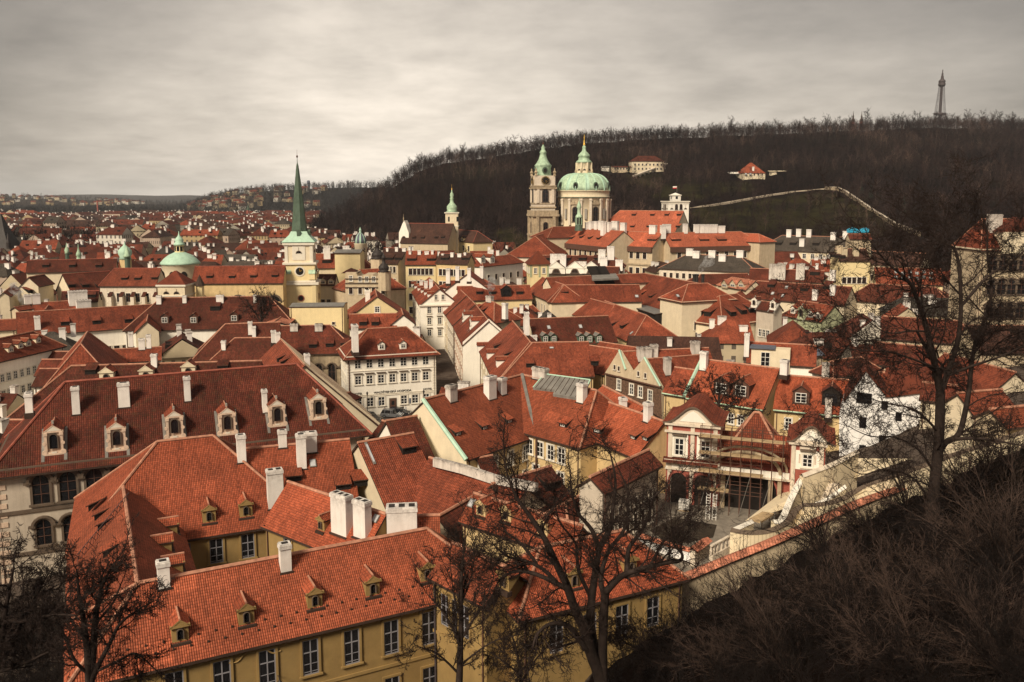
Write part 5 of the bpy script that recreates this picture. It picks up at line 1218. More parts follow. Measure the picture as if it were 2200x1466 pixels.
for i in range(8):
    t_ = -pi/2+radians(22.5)+pi/4*i; o = Vector((cos(t_), sin(t_), 0))
    if o.y > .35: continue
    al = Vector((-o.y, o.x, 0))
    put_window(ni, c+o*(55.1*s_)+Z3*zp(475, D), o, 'a', 2.4, 6.6)
    b = MB(); q = Vector((c.x, c.y, 0))+o*55*s_
    b.prism([q+al*x+Z3*(zp(437, D)+z)+o*.5 for x, z in ((-2.6, -.5), (2.6, -.5), (2.6, 0), (0, 1.5), (-2.6, 0))], -o*.7, 'stone'); b.build('window_hood', ni)
    # dome dormer window
    ob = MB(); rr = 52.5*s_; q = c+o*rr+Z3*zp(399, D); ob.prism([q+al*(1.2*cos(j*pi/6))+Z3*(1.7*sin(j*pi/6)-.2)+o*.8 for j in range(12)], -o*2.5, 'copper_dark'); ob.prism([q+al*(.75*cos(j*pi/6))+Z3*(1.2*sin(j*pi/6)-.2)+o*.9 for j in range(12)], -o*.15, 'dark'); ob.build('dome_dormer', ni)
    b = MB(); t2 = t_+pi/8; o2 = Vector((cos(t2), sin(t2), 0)); a2 = Vector((-o2.y, o2.x, 0)); q = Vector((c.x, c.y, 0))+o2*54.6*s_
    for x in (-2.2, 2.2): b.box(q, a2, o2, x-.55, x+.55, 0, .8, zp(482, D), zp(427, D), 'stone_light'); b.box(q, a2, o2, x-.7, x+.7, 0, 1.0, zp(431, D), zp(428, D), 'stone_light')
    b.box(q, a2, o2, -.5, .5, 0, .9, zp(470, D), zp(448, D), 'stone_grey'); b.build('pilasters', ni)
b = MB(); b.lathe(c, [(58.2*s_, zp(424.8, D)), (58.2*s_, zp(423.2, D))], 'copper_dark', 40); b.build('copper_ledge', ni)
# its bell tower
tw = house('slim baroque clock tower with a green copper helm beside the big dome', 'tower', 'bell_tower')
D = 396; c = cx_(1166, D); s_ = D*CP/FPX; a_ = radians(-90+12)
H = lambda y: zp(y, D)
sqt(tw, 'shaft', c, a_, 25*s_, 0, H(460), 'stone', [(H(502), 1, .7), (H(460), 1.0, .9), (H(520), .8, .5), (H(464), .5, .5)], 'stone')
sqt(tw, 'shaft', c, a_, 21.5*s_, H(460), H(378), 'stone_light', [(H(444), .7, .4), (H(437), .4, .2), (H(403), .7, .7), (H(399), .5, .4)], 'stone')
b = MB()
for k in range(4):
    for sg in (-1, 1):
        o = Vector((cos(a_+k*pi/2), sin(a_+k*pi/2), 0)); al = Vector((-o.y, o.x, 0)); q = Vector((c.x, c.y, 0))
        b.box(q+o*21.5*s_, al, o, sg*16*s_-.6, sg*16*s_+.6, 0, .5, H(436), H(404), 'stone_light')
        b.box(q+o*25*s_, al, o, sg*18*s_-.7, sg*18*s_+.7, 0, .8, H(600), H(464), 'stone')
    b.box(q+o*26*s_, al, o, -27*s_, 27*s_, 0, .5, H(460), H(452), 'stone')
b.build('pilasters', tw)
for f, o in facing(c, a_, 21.5*s_):
    put_window(tw, Vector((f.x, f.y, H(434)))+o*.03, o, 'a', 2.5, 5.6)
    b = MB(); al = Vector((-o.y, o.x, 0)); q = Vector((f.x, f.y, H(388.5))); pts = lambda r: [q+al*(r*cos(i*2*pi/20))+Z3*(r*sin(i*2*pi/20)) for i in range(20)]
    b.prism([p+o*.5 for p in pts(2.1)], -o*.5, 'stone'); b.prism([p+o*.6 for p in pts(1.75)], -o*.1, 'dark')
    for i in range(12):
        t_ = i*pi/6; b.tube([q+o*.63+al*(1.3*cos(t_))+Z3*(1.3*sin(t_)), q+o*.63+al*(1.6*cos(t_))+Z3*(1.6*sin(t_))], .08, 'gold', 4)
    b.tube([q+o*.66, q+o*.66+al*.9-Z3*.5], .08, 'gold', 4); b.tube([q+o*.66, q+o*.66-Z3*1.2+al*.3], .08, 'gold', 4); b.build('clock', tw)
for f, o in facing(c, a_, 25*s_):
    put_window(tw, Vector((f.x, f.y, H(499)))+o*.03, o, 'a', 1.9, 4.6); put_window(tw, Vector((f.x, f.y, H(548)))+o*.03, o, 'a', 2.0, 5.2)
b = MB()
for k in range(4):
    t_ = a_+pi/4+k*pi/2; q = c+Vector((cos(t_), sin(t_), 0))*22*s_*1.3; b.lathe(q, [(.8, H(378)), (.5, H(374)), (.9, H(371)), (.3, H(367)), (.35, H(364)), (.05, H(362))], 'stone', 7)
b.build('statues', tw)
lat(tw, 'helm', c, D, [(20, 379), (17.5, 375), (16.5, 362), (18, 357), (18.5, 356), (15, 352), (10, 344), (7.5, 336), (6.6, 330), (8, 328.5), (6, 325), (3.5, 321), (4.3, 318), (2.2, 314), (1.2, 311)], 'copper', 12)
lat(tw, 'finial', c, D, [(1, 312), (2, 310), (1.8, 308), (.4, 306), (.3, 293)], 'frame_brown', 8)
for f, o in facing(c, a_, 17.5*s_):
    b = MB(); al = Vector((-o.y, o.x, 0)); q = Vector((f.x, f.y, H(367))); b.prism([q+al*(1.3*cos(i*pi/6))+Z3*(1.6*sin(i*pi/6))+o*.4 for i in range(12)], -o*2, 'copper_dark'); b.prism([q+al*(.8*cos(i*pi/6))+Z3*(1.0*sin(i*pi/6))+o*.5 for i in range(12)], -o*.2, 'dark'); b.build('helm_window', tw)
# church body
w = Wing(ni, (1150, 508), (1196, 494), 27, (1152, 530), .7, e='hh', roof='tile_red', wall='stone_light', w=11)
w.win('F', 4, [w.ze-5], 1.6, 3, 'd', 1, 1)
w = Wing(ni, (1188, 488), (1235, 487), 30, (1200, 512), .6, e='hh', roof='tile_red', wall='cream')
# small green turret in front of the dome
tu = house('tiny copper turret with an openwork lantern on the roof in front of the domed church', 'turret', 'turret')
D = 372; c = cx_(1243.5, D)
lat(tu, 'base', c, D, [(9, 496), (8, 484), (7, 482)], 'copper_dark', 8); lat(tu, 'lantern', c, D, [(7, 483), (6.5, 468)], 'dark', 8); lat(tu, 'roof', c, D, [(8.5, 468), (7, 464), (4, 460), (3.6, 448), (5.5, 446), (4, 440), (2, 435), (.5, 431), (.3, 425)], 'copper', 12)
b = MB(); s_ = D/FPX
for i in range(8): q = c+Vector((cos(i*pi/4), sin(i*pi/4), 0))*7.3*s_; b.lathe(q, [(.18, zp(483, D)), (.18, zp(467, D))], 'copper', 5)
b.build('columns', tu)
# ================================================================== college with bright roofs
jz = house('huge college building with new bright orange hipped roofs and dozens of white chimneys', 'college', 'college')
jb = Wing(jz, (1332, 452.5), (1468, 454), 37, (1400, 500), 1.0, e='hg', roof='tile_new', wall='cream', hf=.8)
for x in (1361, 1401, 1432, 1458): jb.dormer(x, 464, 'wedge', 2, .9)
for x in (1358, 1393, 1430, 1456): jb.dormer(x, 489, 'wedge', 2, .9)
ja = Wing(jz, (1250, 491), (1340, 497), 29.5, (1250, 527), .75, e='gg', roof='tile_new', wall='beige')
jc = Wing(jz, (1334, 497), (1422, 500), 29, (1370, 531), .8, e='gg', roof='tile_new', wall='beige'); jd = Wing(jz, (1424, 500.5), (1592, 498), 28.8, (1500, 531), .8, e='gh', roof='tile_new', wall='beige')
for w_, n_ in ((ja, 7), (jc, 5), (jd, 9)): w_.win('F', n_, [w_.ze-5.2, w_.ze-11.5, w_.ze-16], 1.7, 2.6, 'd', 2, 2)
for w_ in (ja, jc, jd):
    o_, al, out, ln = w_.side('F'); b = MB(); b.box(o_, al, out, 0.01, ln-.01, 0, .8, w_.ze-2.4, w_.ze-.3, 'frame_brown'); b.box(o_, al, out, 0.01, ln-.01, 0, .4, w_.ze-7.8, w_.ze-7.2, 'stone'); b.build('cornice', jz)
for x, y, w_ in ((1226, 514, ja), (1247, 512, ja), (1265, 514, ja), (1284, 515, ja)): w_.dormer(x, y, 'wedge', 2, .9)
for x, w_ in ((1330, jc), (1400, jc), (1453, jd), (1514, jd), (1552, jd)): w_.dormer(x, 518, 'eye', 4.2, .8)
for x, y, a, h in ((1262, 491, 2, 2.6), (1270, 491, 2, 3), (1282, 491, 2, 3), (1291, 492, 2, 3.4), (1296, 504, 2.2, 5.5), (1308, 496, 2, 3.6), (1322, 498, 3, 4.4), (1339, 509, 2.4, 5.8), (1403, 500, 3, 3)):
    (ja if x < 1320 else jc).chim(x, y, a, 1.5, h)
for x, y, a, h in ((1424, 510, 2, 4.8), (1432, 498, 3.2, 3), (1472, 499, 1.6, 3.4), (1496, 498, 2, 3), (1507, 498, 2, 3), (1526, 498, 6, 3), (1549, 498, 3, 2.4)): jd.chim(x, y, a, 1.5, h)
w = S('plain orange roofed wing at the right end of the college', (1588, 501), (1630, 503), 28, (1620, 521), .6, roof='tile_new', wall='beige', e='gh')
w = S('long dark roof with a row of white curved gables under the college', (1165, 549), (1318, 551), 23.5, (1250, 574), .8, wall='white', e='gh', roof='tile_dark')
for x in (1182, 1217, 1251, 1284): w.dormer(x, 560, 'wedge', 2.6, 1)
for x, y, h in ((1190, 578, 5), (1205, 578, 5), (1293, 562, 4), (1312, 555, 4), (1297, 572, 3), (1330, 578, 3)): w.chim(x, y, 2.4, 1.4, h)
w = S('low red roof with three white pediments, between the yellow turret house and the long palace', (1180, 571), (1330, 574), 20.6, (1250, 588), .6, wall='white', e='gg', roof='tile_dark')
for x in (1195, 1235, 1270): w.dormer(x, 588, 'gab', 6, 1.8, 'F', 'white', 'tile_dark')
w.chim(1210, 580, 2, 1, 5); w.chim(1249, 582, 3.4, 1.4, 3)
tt = house('little yellow turret house with a steep orange pyramid roof and green corner strips', 'house')
D = 272; c = cx_(1155.5, D); s_ = D*CP/FPX; a_ = radians(-90+10); sqt(tt, 'wall', c, a_, 20*s_, 0, zp(567, D), 'lemon', [(zp(566, D), .4, .3)], 'cream')
b = MB(); b.lathe(c, [(25*s_*R2, zp(566.5, D)), (12*s_*R2, zp(552, D)), (.05, zp(538.5, D))], 'tile_orange', 4, a_+pi/4); b.build('roof', tt)
for f, o in facing(c, a_, 20*s_):
    al = Vector((-o.y, o.x, 0))
    b = MB()
    for x in (-2.7, 0, 2.7): b.box(Vector((f.x, f.y, 0)), al, o, x-.3, x+.3, 0, .1, zp(594, D), zp(568, D), 'greenwall')
    b.build('green_strips', tt)
    for x in (-1.35, 1.35): put_window(tt, Vector((f.x, f.y, zp(586, D)))+al*x+o*.03, o, 'w', .9, 1.7)
# ================================================================== brown roofed church with slim steeple
bc = house('church with a tall plain brown roof, white carved facade and slim cream steeple', 'church', 'church')
nb = Wing(bc, (874, 480), (974, 481), 30, (920, 524), 1.1, e='gg', roof='tile_brown', wall='beige', ridge='ridge_dark')
for x in (889, 908, 937, 951): nb.dormer(x, 513 if x < 945 else 512, 'wedge', 1.8, .8)
nb.win('F', 5, [nb.ze-6.5], 3.4, 3.0, 'h', 2, 2)
ns = Wing(bc, (985, 494), (1026, 497), 26, (1005, 521), .9, e='gh', roof='tile_brown', wall='lemon', ridge='ridge_dark'); ns.dormer(993, 518, 'plain', 2.5, 1.5, 'F', 'lemon', 'tile_brown'); ns.win('F', 4, [ns.ze-5], 1.6, 2.6, 'd', 2, 2)
D = 425; c = cx_(971.5, D+8); s_ = D/FPX; sqt(bc, 'tower', c, -pi/2, 13.5*s_, 0, zp(457, D), 'cream', [(zp(457, D), .5, .5), (zp(486, D), .5, .3)])
put_window(bc, c+Vector((3.0, -13.5*s_-.03, zp(477, D))), Vector((0, -1, 0)), 'x', 1.2, 2.4); put_window(bc, c+Vector((-6*s_, -13.5*s_-.03, zp(477, D))), Vector((0, -1, 0)), 'x', .8, 2.4)
lat(bc, 'onion', c, D, [(14.5, 457), (10, 453), (11.5, 449), (11, 444), (7, 439), (4.5, 436), (4, 428), (5, 427), (3, 424), (4.5, 420), (3.5, 416), (1.4, 413), (.8, 408)], 'copper', 14)
lat(bc, 'finial', c, D, [(.5, 409), (1.4, 407), (.3, 404), (.2, 396)], 'gold', 8)
b = MB(); v = VP(Vector((nb.p0.x-2, nb.p0.y-6, 0))-nb.u*3.5, Vector((nb.p0.x-2, nb.p0.y-6, 0))+nb.u*4.5)
v.poly(b, [(857, 575), (857, 500), (861, 490), (864, 482), (868, 474), (872, 482), (874, 490), (878, 500), (878, 575)], 4, 'white'); b.build('facade', bc)
lat(bc, 'gable_statue', Vector((v.pt(867, 474).x, v.pt(867, 474).y, 0)), v.pt(867, 474).y, [(1.4, 475), (.8, 472), (1.2, 469), (.5, 466), (.3, 460)], 'stone', 8)
put_window(bc, v.pt(868, 530, .1), v.n, 'a', 1.6, 5)
# town houses in front of it
for args in (('tall brown roofed ochre town house left of the yellow front', (826, 533), (868, 534), 25.5, (845, 568), 'tile_brown', 'beige', 5), ('bright yellow town house with black windows and a red roof', (874, 540), (938, 540), 25, (905, 570), 'tile_red', 'lemon', 6),
             ('ochre town house with three eyebrow windows in a brown roof', (945, 545), (1012, 547), 24.4, (975, 568), 'tile_brown', 'yellow', 7)):
    w = hs(args[0], args[1], args[2], args[3], args[4], 1.0, args[5], args[6], 'gg', ridge='ridge_dark', win=[('F', args[7], [z for z in (17.2, 13, 8.6, 4)], 1.3, 2.2, 'd', 1, 1)])
    for x in (args[1][0]+10, args[2][0]-12): w.dormer(x, args[4][1]-9, 'eye', 3, 1)
    for i in range(4): w.chim(args[1][0]+7+i*15+(i*i*5) % 7, args[1][1]+5, .8+.3*(i % 3), .9, .7+.35*(i % 2))
w = S('red roofed court building right of the tall green spire', (678, 546), (766, 545), 24, (720, 577), .85, wall='cream', e='gh', win=[('F', 8, [12, 8], 1.2, 2, 'd', 1, 1)])
for x in (703, 744): w.chim(x, 560, 2.2, 1.3, 5); 
for x in (702, 729): w.dormer(x, 566, 'wedge', 3, 1.2)
w = S('small house with two dormers right behind the spire tower', (684, 590), (722, 590), 18.8, (700, 614), .9, wall='cream', e='gg', roof='tile_dark', win=[('F', 2, [9], 1.2, 2.1, 'd', 1, 1)])
for x in (694, 711): w.dormer(x, 611, 'plain', 1.9, 1.3, 'F', 'cream', 'tile_dark')
w = S('cream stepped fire wall slanting down behind the onion-domed palace', (724, 536), (778, 536), 26, None, .2, wall='lemon', e='gg', w=4, roof='zinc', ridge=None)
# palace with two dark onion domes
sp_ = house('grey and buff palace with scrolled attic, red pyramid roof and two dark onion turrets', 'palace', 'palace')
w = Wing(sp_, (772, 580), (812, 578), 21, (790, 592), .9, e='hh', roof='tile_red', wall='beige', cornice='surround', w=6.2)
w = Wing(sp_, (762, 592), (828, 592), 17.5, (790, 600), .5, e='gg', roof='tile_dark', wall='beige', cornice='surround', win=None) if 0 else w
v = VP(at(745, 655, 0)*0+Vector((Xof(742, 252), 252, 0)), Vector((Xof(832, 252), 252, 0))); b = MB(); v.poly(b, [(742, 660), (742, 586), (765, 586), (768, 593), (775, 596), (782, 591), (800, 591), (806, 596), (812, 593), (815, 586), (832, 586), (832, 660)], 8, 'beige')
for y in (598.5, 608, 617): v.poly(b, [(741, y+1.6), (741, y), (833, y), (833, y+1.6)], .5, 'surround', .35)
b.build('facade', sp_)
for x in (754, 774, 788, 803, 823):
    put_window(sp_, v.pt(x, 606 if 760 < x < 815 else 604.5, .03), v.n, 'w', 1.0, 1.6); put_window(sp_, v.pt(x, 632, .03), v.n, 'd', 1.1, 2.0)
b = MB(); c = Vector((Xof(755, 256), 256, 0)); b.lathe(c, [(3.6, Zof(586, 256)), (1.8, Zof(580, 256)), (.1, Zof(576, 256))], 'tile_dark', 4, pi/4); b.build('corner_roof', sp_)
for px, y0, D, sc_ in ((810, 556, 275, 1.15), (823, 584, 250, 1.0)):
    c = cx_(px, D); lat(sp_, 'turret', c, D, [(13*sc_, y0+40), (13*sc_, y0)], 'beige', 8, pi/8, smooth=False)
    lat(sp_, 'onion', c, D, [(14*sc_, y0), (9*sc_, y0-2), (11.5*sc_, y0-6), (11.5*sc_, y0-10), (8*sc_, y0-15), (3.5*sc_, y0-19), (3.6*sc_, y0-27), (5*sc_, y0-28), (4.2*sc_, y0-32), (1.5*sc_, y0-36), (.4*sc_, y0-44)], 'black_metal', 14)
# dark copper dome behind
dd = house('dark green ribbed dome on a cream drum in front of the hill foot', 'church', 'church'); D = 330; c = cx_(774, D)
lat(dd, 'drum', c, D, [(14.5, 560), (14, 524), (15, 523)], 'cream', 14); b = MB(); s_ = D/FPX
b.lathe(c, [(r*s_, zp(y, D)) for r, y in ((13, 524), (12.5, 516), (10, 508), (6, 503), (2, 500))], 'slate_blue', 24, rib=3, ribmat='copper_pale'); b.build('dome', dd, smooth=True)
lat(dd, 'lantern', c, D, [(2.5, 501), (2.2, 496), (3, 495), (1.5, 492), (.3, 488)], 'copper_pale', 8)
for px in (762, 783): put_window(dd, c+Vector(((px-774)*s_, -sqrt((14*s_)**2-((px-774)*s_)**2)-.03, zp(536, D))), Vector((0, -1, 0)), 'h', 1.2, 1.6)
# onion spires at the left
def small_spire(label, px, D, prof, base, bm='yellow', mat='copper'):
    t = house(label, 'spire', 'church_spire'); c = cx_(px, D); lat(t, 'drum', c, D, base, bm, 8, pi/8, smooth=False); lat(t, 'onion', c, D, prof, mat, 14); return t
small_spire('bulbous pale green onion dome with a small lantern in front of it', 266, 300, [(13, 557), (11, 552), (14.5, 545), (13.5, 538), (8, 532), (3.5, 528), (1.2, 524), (.3, 519)], [(12, 580), (12, 557)], 'yellow', 'copper_pale')
small_spire('slender open lantern turret with green cap before the bulbous onion dome', 270, 285, [(7.5, 553), (7.5, 549), (5, 546), (4, 538), (2.2, 534), (.4, 528)], [(5.5, 580), (5.5, 553)], 'copper_dark', 'copper')
small_spire('tall thin green spire with a bulge rising from the brown monastery roofs', 166, 310, [(10, 575), (9, 571), (10, 563), (8.5, 560), (4, 556), (4, 551), (6, 549), (5, 545), (2.2, 538), (1, 532), (.3, 524)], [(8, 590), (8, 575)], 'copper_dark', 'copper')
small_spire('smallest green onion turret, left of the tall thin green spire', 141, 330, [(5, 545), (4, 542), (5, 538), (3.5, 534), (1.5, 531), (.3, 522)], [(4, 560), (4, 545)], 'copper_dark', 'copper')
# bridge tower at the left edge
bt = house('blackened stone bridge tower with a steep dark wedge roof at the left edge', 'tower', 'tower'); D = 470; c = cx_(4, D); s_ = D/FPX
sqt(bt, 'shaft', c, -pi/2, 32*s_, 0, zp(534, D), 'stone_dark', [(zp(533, D), 1.4, .9)], 'stone_dark')
b = MB(); b.lathe(c, [(30*s_*R2*.9, zp(534, D)), (15*s_, zp(490, D)), (.6, zp(460, D))], 'black_metal', 4, pi/4)
for sx in (-1, 1):
    for sy in (-1, 1): q = c+Vector((sx*30*s_, sy*30*s_, 0)); b.lathe(q, [(1.3, zp(534, D)), (1.3, zp(520, D)), (.1, zp(500, D))], 'black_metal', 6)
b.build('roof', bt)
put_window(bt, c+Vector((4.5, -32*s_-.03, zp(600, D))), Vector((0, -1, 0)), 'x', 1.5, 6)
# monastery roofs at the left
for a in (('dark brown monastery roof behind the green spires, upper left', (60, 560), (250, 556), 22, (150, 585), 'tile_dark'), ('broad brown roof sloping towards the gothic choir', (135, 590), (235, 583), 21, (180, 628), 'tile_dark'),
          ('dark roof directly left of the gothic choir', (135, 627), (212, 625), 18, (170, 650), 'tile_dark'), ('red roof with white gable and steaming chimney at the far left', (60, 598), (80, 592), 20, (100, 640), 'tile_red')):
    w = hs(a[0], a[1], a[2], a[3], a[4], 1.0, a[5], 'cream', 'gg', ridge='ridge_dark', win=[('F', 6, [9], 1.1, 1.8, 'd', 1, 1)])
    for x in (.2, .5, .8): w.dormer(a[1][0]+(a[2][0]-a[1][0])*x, a[4][1]-10, 'wedge', 2, 1)
w = S('cream gabled building with a dark roof and arched gable window, left edge', (62, 596), (95, 590), 21, (14, 632), .95, wall='cream', e='gg', roof='tile_dark')
w = S('red roof with a white stepped fire wall, left of the gothic choir', (70, 652), (175, 645), 16, (110, 668), .7, wall='white', e='gg'); w.chim(168, 652, 4.5, 1.5, 3.4); w.chim(180, 664, 3.5, 1.5, 2.4); w.chim(60, 650, 1.6, 1.2, 2); w.chim(78, 650, 1.8, 1.2, 2.2)
w = S('white pointed gable in front of the long two-step roof, left', (98, 664), (104, 656), 15.4, (80, 678), .8, wall='white', e='gg')
w = S('flat beige lean-to house at the left end of the long two-step roof', (32, 660), (62, 656), 16, (45, 668), .5, wall='beige', e='gg')
w = S('pale cream gable with small window at the very left', (8, 628), (30, 612), 18, (-20, 660), .8, wall='cream', e='gg')
w = S('red roof in the left corner above the white manor', (-60, 690), (36, 686), 15.5, (0, 712), .8, wall='cream', e='gg', win=[('F', 5, [7], 1, 1.5, 'd', 1, 1)])
# ================================================================== painted garden pavilion, scaffold, terraces, stairs
ZG = 8.6
A = at(1428, 1076, ZG); B = at(1780, 1118, ZG); vg = VP(A, B); vl = (B-A).length
gc = MB(); c = [at(x, y, ZG) for x, y in ((1290, 1060), (1440, 1060), (1800, 1100), (1640, 1190), (1500, 1250), (1440, 1215), (1330, 1150))]
gc.prism([Vector((p.x, p.y, ZG)) for p in c], -Z3*8, 'paving'); struct(gc.build('garden_court'))
lw_ = MB(); c = [at(x, y, ZG+.04) for x, y in ((1395, 1140), (1450, 1112), (1540, 1128), (1532, 1155), (1478, 1165), (1440, 1170))]
lw_.face(c, 'soil') if 0 else None
plain('soil', (.035, .026, .018), var=.4, scale=1.5, bump=.4)
lw_.face(c, 'soil'); struct(lw_.build('flower_bed'))
pv_ = house('baroque garden pavilion painted white and brick red with curved gables and arched loggia', 'pavilion', 'garden_pavilion')
def PX(x, y): return vg.sz(x, y)
b = MB()
s0, _ = PX(1431, 1000); s1, _ = PX(1543, 1000); s2, _ = PX(1697, 1000); s3, _ = PX(1772, 1000)
_, zL = PX(1487, 992); _, zT = PX(1487, 912); _, zLr = PX(1735, 1012); _, zTr = PX(1735, 952)
# massing: left block, loggia below, centre hall, right block
vg.box(b, s0, s1, ZG, zT, -7, 0, 'brick'); vg.box(b, s2, s3, ZG, zTr, -7, 0, 'brick'); vg.box(b, s1, s2, ZG, zL+.5, -8, -.6, 'brick'); b.build('wall', pv_)
b = MB(); W_ = 'white'; G_ = 'stone_light'
def frame_panel(a0, a1, z0, z1, o=.06):   # white bands round a red field
    t = .42
    vg.box(b, a0, a0+t, z0, z1, 0, o, W_); vg.box(b, a1-t, a1, z0, z1, 0, o, W_); vg.box(b, a0+t, a1-t, z1-t, z1, 0, o, W_); vg.box(b, a0+t, a1-t, z0, z0+t*1.6, 0, o, W_)
m_ = (s0+s1)/2
for a0, a1, zt_ in ((s0, m_, zT), (m_, s1, zT), (s2, s3, zTr)):
    z0 = zL if zt_ == zT else zLr
    frame_panel(a0+.5, a1-.5, z0+.1, zt_-.9)
for a in (s0+.2, m_-.22, s1-.62, s2+.1, s3-.6): vg.box(b, a, a+.45, ZG, zT if a < s1 else zTr, 0, .16, G_)
for a0, a1, z in ((s0, s1, zT), (s2, s3, zTr), (s0, s1, zT-.85)): vg.box(b, a0-.2, a1+.2, z-.22, z, 0, .4, G_)
vg.box(b, s0-.2, s1+.2, zL-.1, zL+.15, 0, .5, G_); vg.box(b, s0, s2, zL-.9, zL-.2, 0, .1, W_); vg.box(b, s0-.1, s2+.1, zL-1.1, zL-.9, 0, .3, G_)
b.build('trim_bands', pv_)
for a, z, zt_ in (((s0+m_)/2, zL, zT), ((m_+s1)/2, zL, zT), ((s2+s3)/2, zLr, zTr)):
    h_ = (zt_-z)*.46; vg.win(pv_, a, z+(zt_-z)*.14, 'wk', 1.05, h_, .05)
    q = MB(); vg.box(q, a-.85, a+.85, z+(zt_-z)*.13, z+(zt_-z)*.13+h_+.9, .0, .05, G_); q.build('window_panel', pv_)
def arch_shade(a, wd_, z0, h_, mat='dark', o=.05):
    k = 12; W2 = wd_/2; q = MB(); pts = [vg.P(a+W2, z0, o)]+[vg.P(a+W2*cos(pi*i/k), z0+h_-W2+W2*sin(pi*i/k), o) for i in range(k+1)]+[vg.P(a-W2, z0, o)]
    q.face(pts, mat);  # flat near-black sheet paints the shade inside the deep arch
    for i in range(len(pts)-1): q.tube([pts[i]+vg.n*.06, pts[i+1]+vg.n*.06], .17, 'brick' , 5)
    q.build('loggia_arch', pv_)
for x in (1457, 1510): a, _ = PX(x, 1060); arch_shade(a, (s1-s0)*.36, ZG, zL-ZG-1.3, o=.1)
a, zc_ = PX(1605, 1080); arch_shade(a, 6.6, ZG, zL-ZG+.1, o=-.5)
# curved gables
for a0, a1, z, hh in ((s0, s1, zT, 2.0), (s2, s3+.6, zTr, 1.9)):
    b = MB(); prof = []
    for i in range(17):
        t = i/16; prof.append((a0-.45+(a1-a0+.9)*t, z+.02+hh*(sin(pi*t)**2.6)))
    b.prism([vg.P(a, zz, .1) for a, zz in [(prof[0][0], z)]+prof[1:-1]+[(prof[-1][0], z)]], -vg.n*.5, G_)
    ac = (a0+a1)/2; b.prism([vg.P(ac+x, z+.3+zz, .16) for x, zz in ((-1.5, 0), (1.5, 0), (.5, hh*.5), (0, hh*.62), (-.5, hh*.5))], -vg.n*.05, W_)
    for i in range(16):
        (x0, z0), (x1, z1) = prof[i], prof[i+1]; b.slope([vg.P(x0, z0+.12, .35), vg.P(x1, z1+.12, .35), vg.P(x1, z1+.12, -7), vg.P(x0, z0+.12, -7)], 'tile_red'); b.face([vg.P(x0, z0-.1, .35), vg.P(x1, z1-.1, .35), vg.P(x1, z1+.12, .35), vg.P(x0, z0+.12, .35)], 'surround')
    b.build('curved_roof', pv_)
# centre roof: steep hip
w = Wing(pv_, vg.P((s1+s2)/2-.4, zL+5.2, -4.6), vg.P((s1+s2)/2+.2, zL+5.2, -4.6), zL+5.2, None, 1.45, w=3.3, e='hh', roof='tile_red', wall='brick', world=True, base=ZG, u=vg.u, reg=False)
b = MB(); b.slope([vg.P(s1, zL+.5, .0), vg.P(s2, zL+.5, 0), vg.P(s2, zL+3.0, -3.6), vg.P(s1, zL+3.0, -3.6)], 'tile_red'); b.slope([vg.P(s1, zL+.5, -7.4), vg.P(s2, zL+.5, -7.4), vg.P(s2, zL+3.0, -3.6), vg.P(s1, zL+3.0, -3.6)], 'tile_red'); b.build('centre_roof', pv_)
b = MB(); ac = PX(1605, 1000)[0]
arc = [vg.P(ac+3.6*cos(pi*i/14), zL-.4+2.2*sin(pi*i/14), .1) for i in range(15)]
b.tube(arc, .2, 'stone', 6); arc2 = [vg.P(ac+4.3*cos(pi*i/14), zL-.1+2.5*sin(pi*i/14), .1) for i in range(15)]; b.tube(arc2, .14, 'stone', 6)
for x in (-3.6, 3.6, -2.6, 2.6): vg.box(b, ac+x-.25, ac+x+.25, ZG, zL-.6, -.6, .0, 'stone')
b.build('portal', pv_)
# low lean-to tiled strip under the left block windows
b = MB(); b.slope([vg.P(s0-.3, zL-.15, .9), vg.P(s1, zL-.15, .9), vg.P(s1, zL+.35, .1), vg.P(s0-.3, zL+.35, .1)], 'tile_dark'); b.build('tiled_ledge', pv_)
# scaffold
scf = house('tube scaffold with plank decks standing against the pavilion portal', 'scaffold', 'scaffold')
sa, sb = PX(1507, 1050)[0], PX(1680, 1050)[0]; nb_ = 8; lev = [ZG+2.6, ZG+4.7, ZG+6.8, ZG+8.7]
for i in range(nb_+1):
    a = sa+(sb-sa)*i/nb_
    for o in (1.1, 2.3):
        b = MB(); b.tube([vg.P(a, ZG, o), vg.P(a, ZG+10.0, o)], .04, 'frame_brown', 5); b.build('pole', scf)
for k, z in enumerate(lev):
    a1 = sb if k > 1 else sb-2.2; a0 = sa+(0 if k else 0)
    b = MB(); vg.box(b, a0-.2, a1+.2 if k != 0 else a0+3.2, z, z+.07, 1.15, 2.25, 'wood_plank'); b.build('deck', scf)
    b = MB()
    for o in (1.1, 2.3):
        for dz in (-.06, 1.0): b.tube([vg.P(a0-.2, z+dz, o), vg.P(a1+.2, z+dz, o)], .035, 'frame_brown', 4)
    b.build('rail', scf)
b = MB()
for i in range(0, nb_, 2):
    a = sa+(sb-sa)*i/nb_; a2 = sa+(sb-sa)*(i+1)/nb_; b.tube([vg.P(a, ZG+.1, 2.35), vg.P(a2, lev[1], 2.35)], .035, 'zinc', 4)
b.build('brace', scf)
ld = MB(); q0 = at(1527, 1117, ZG); q0 = Vector((q0.x, q0.y, ZG))
for sx in (-.55, -.15, .15, .55): ld.tube([q0+vg.u*sx, q0+vg.u*sx-vg.n*.3+Z3*2.9], .04, 'frame_white', 4)
for i in range(9):
    for sx in (-.35, .35): ld.tube([q0+vg.u*(sx-.2)-vg.n*.03*i+Z3*(.3+i*.3), q0+vg.u*(sx+.2)-vg.n*.03*i+Z3*(.3+i*.3)], .03, 'frame_white', 4)
tag(ld.build('ladder'), 'white double ladder leaning at the foot of the scaffold', 'ladder')
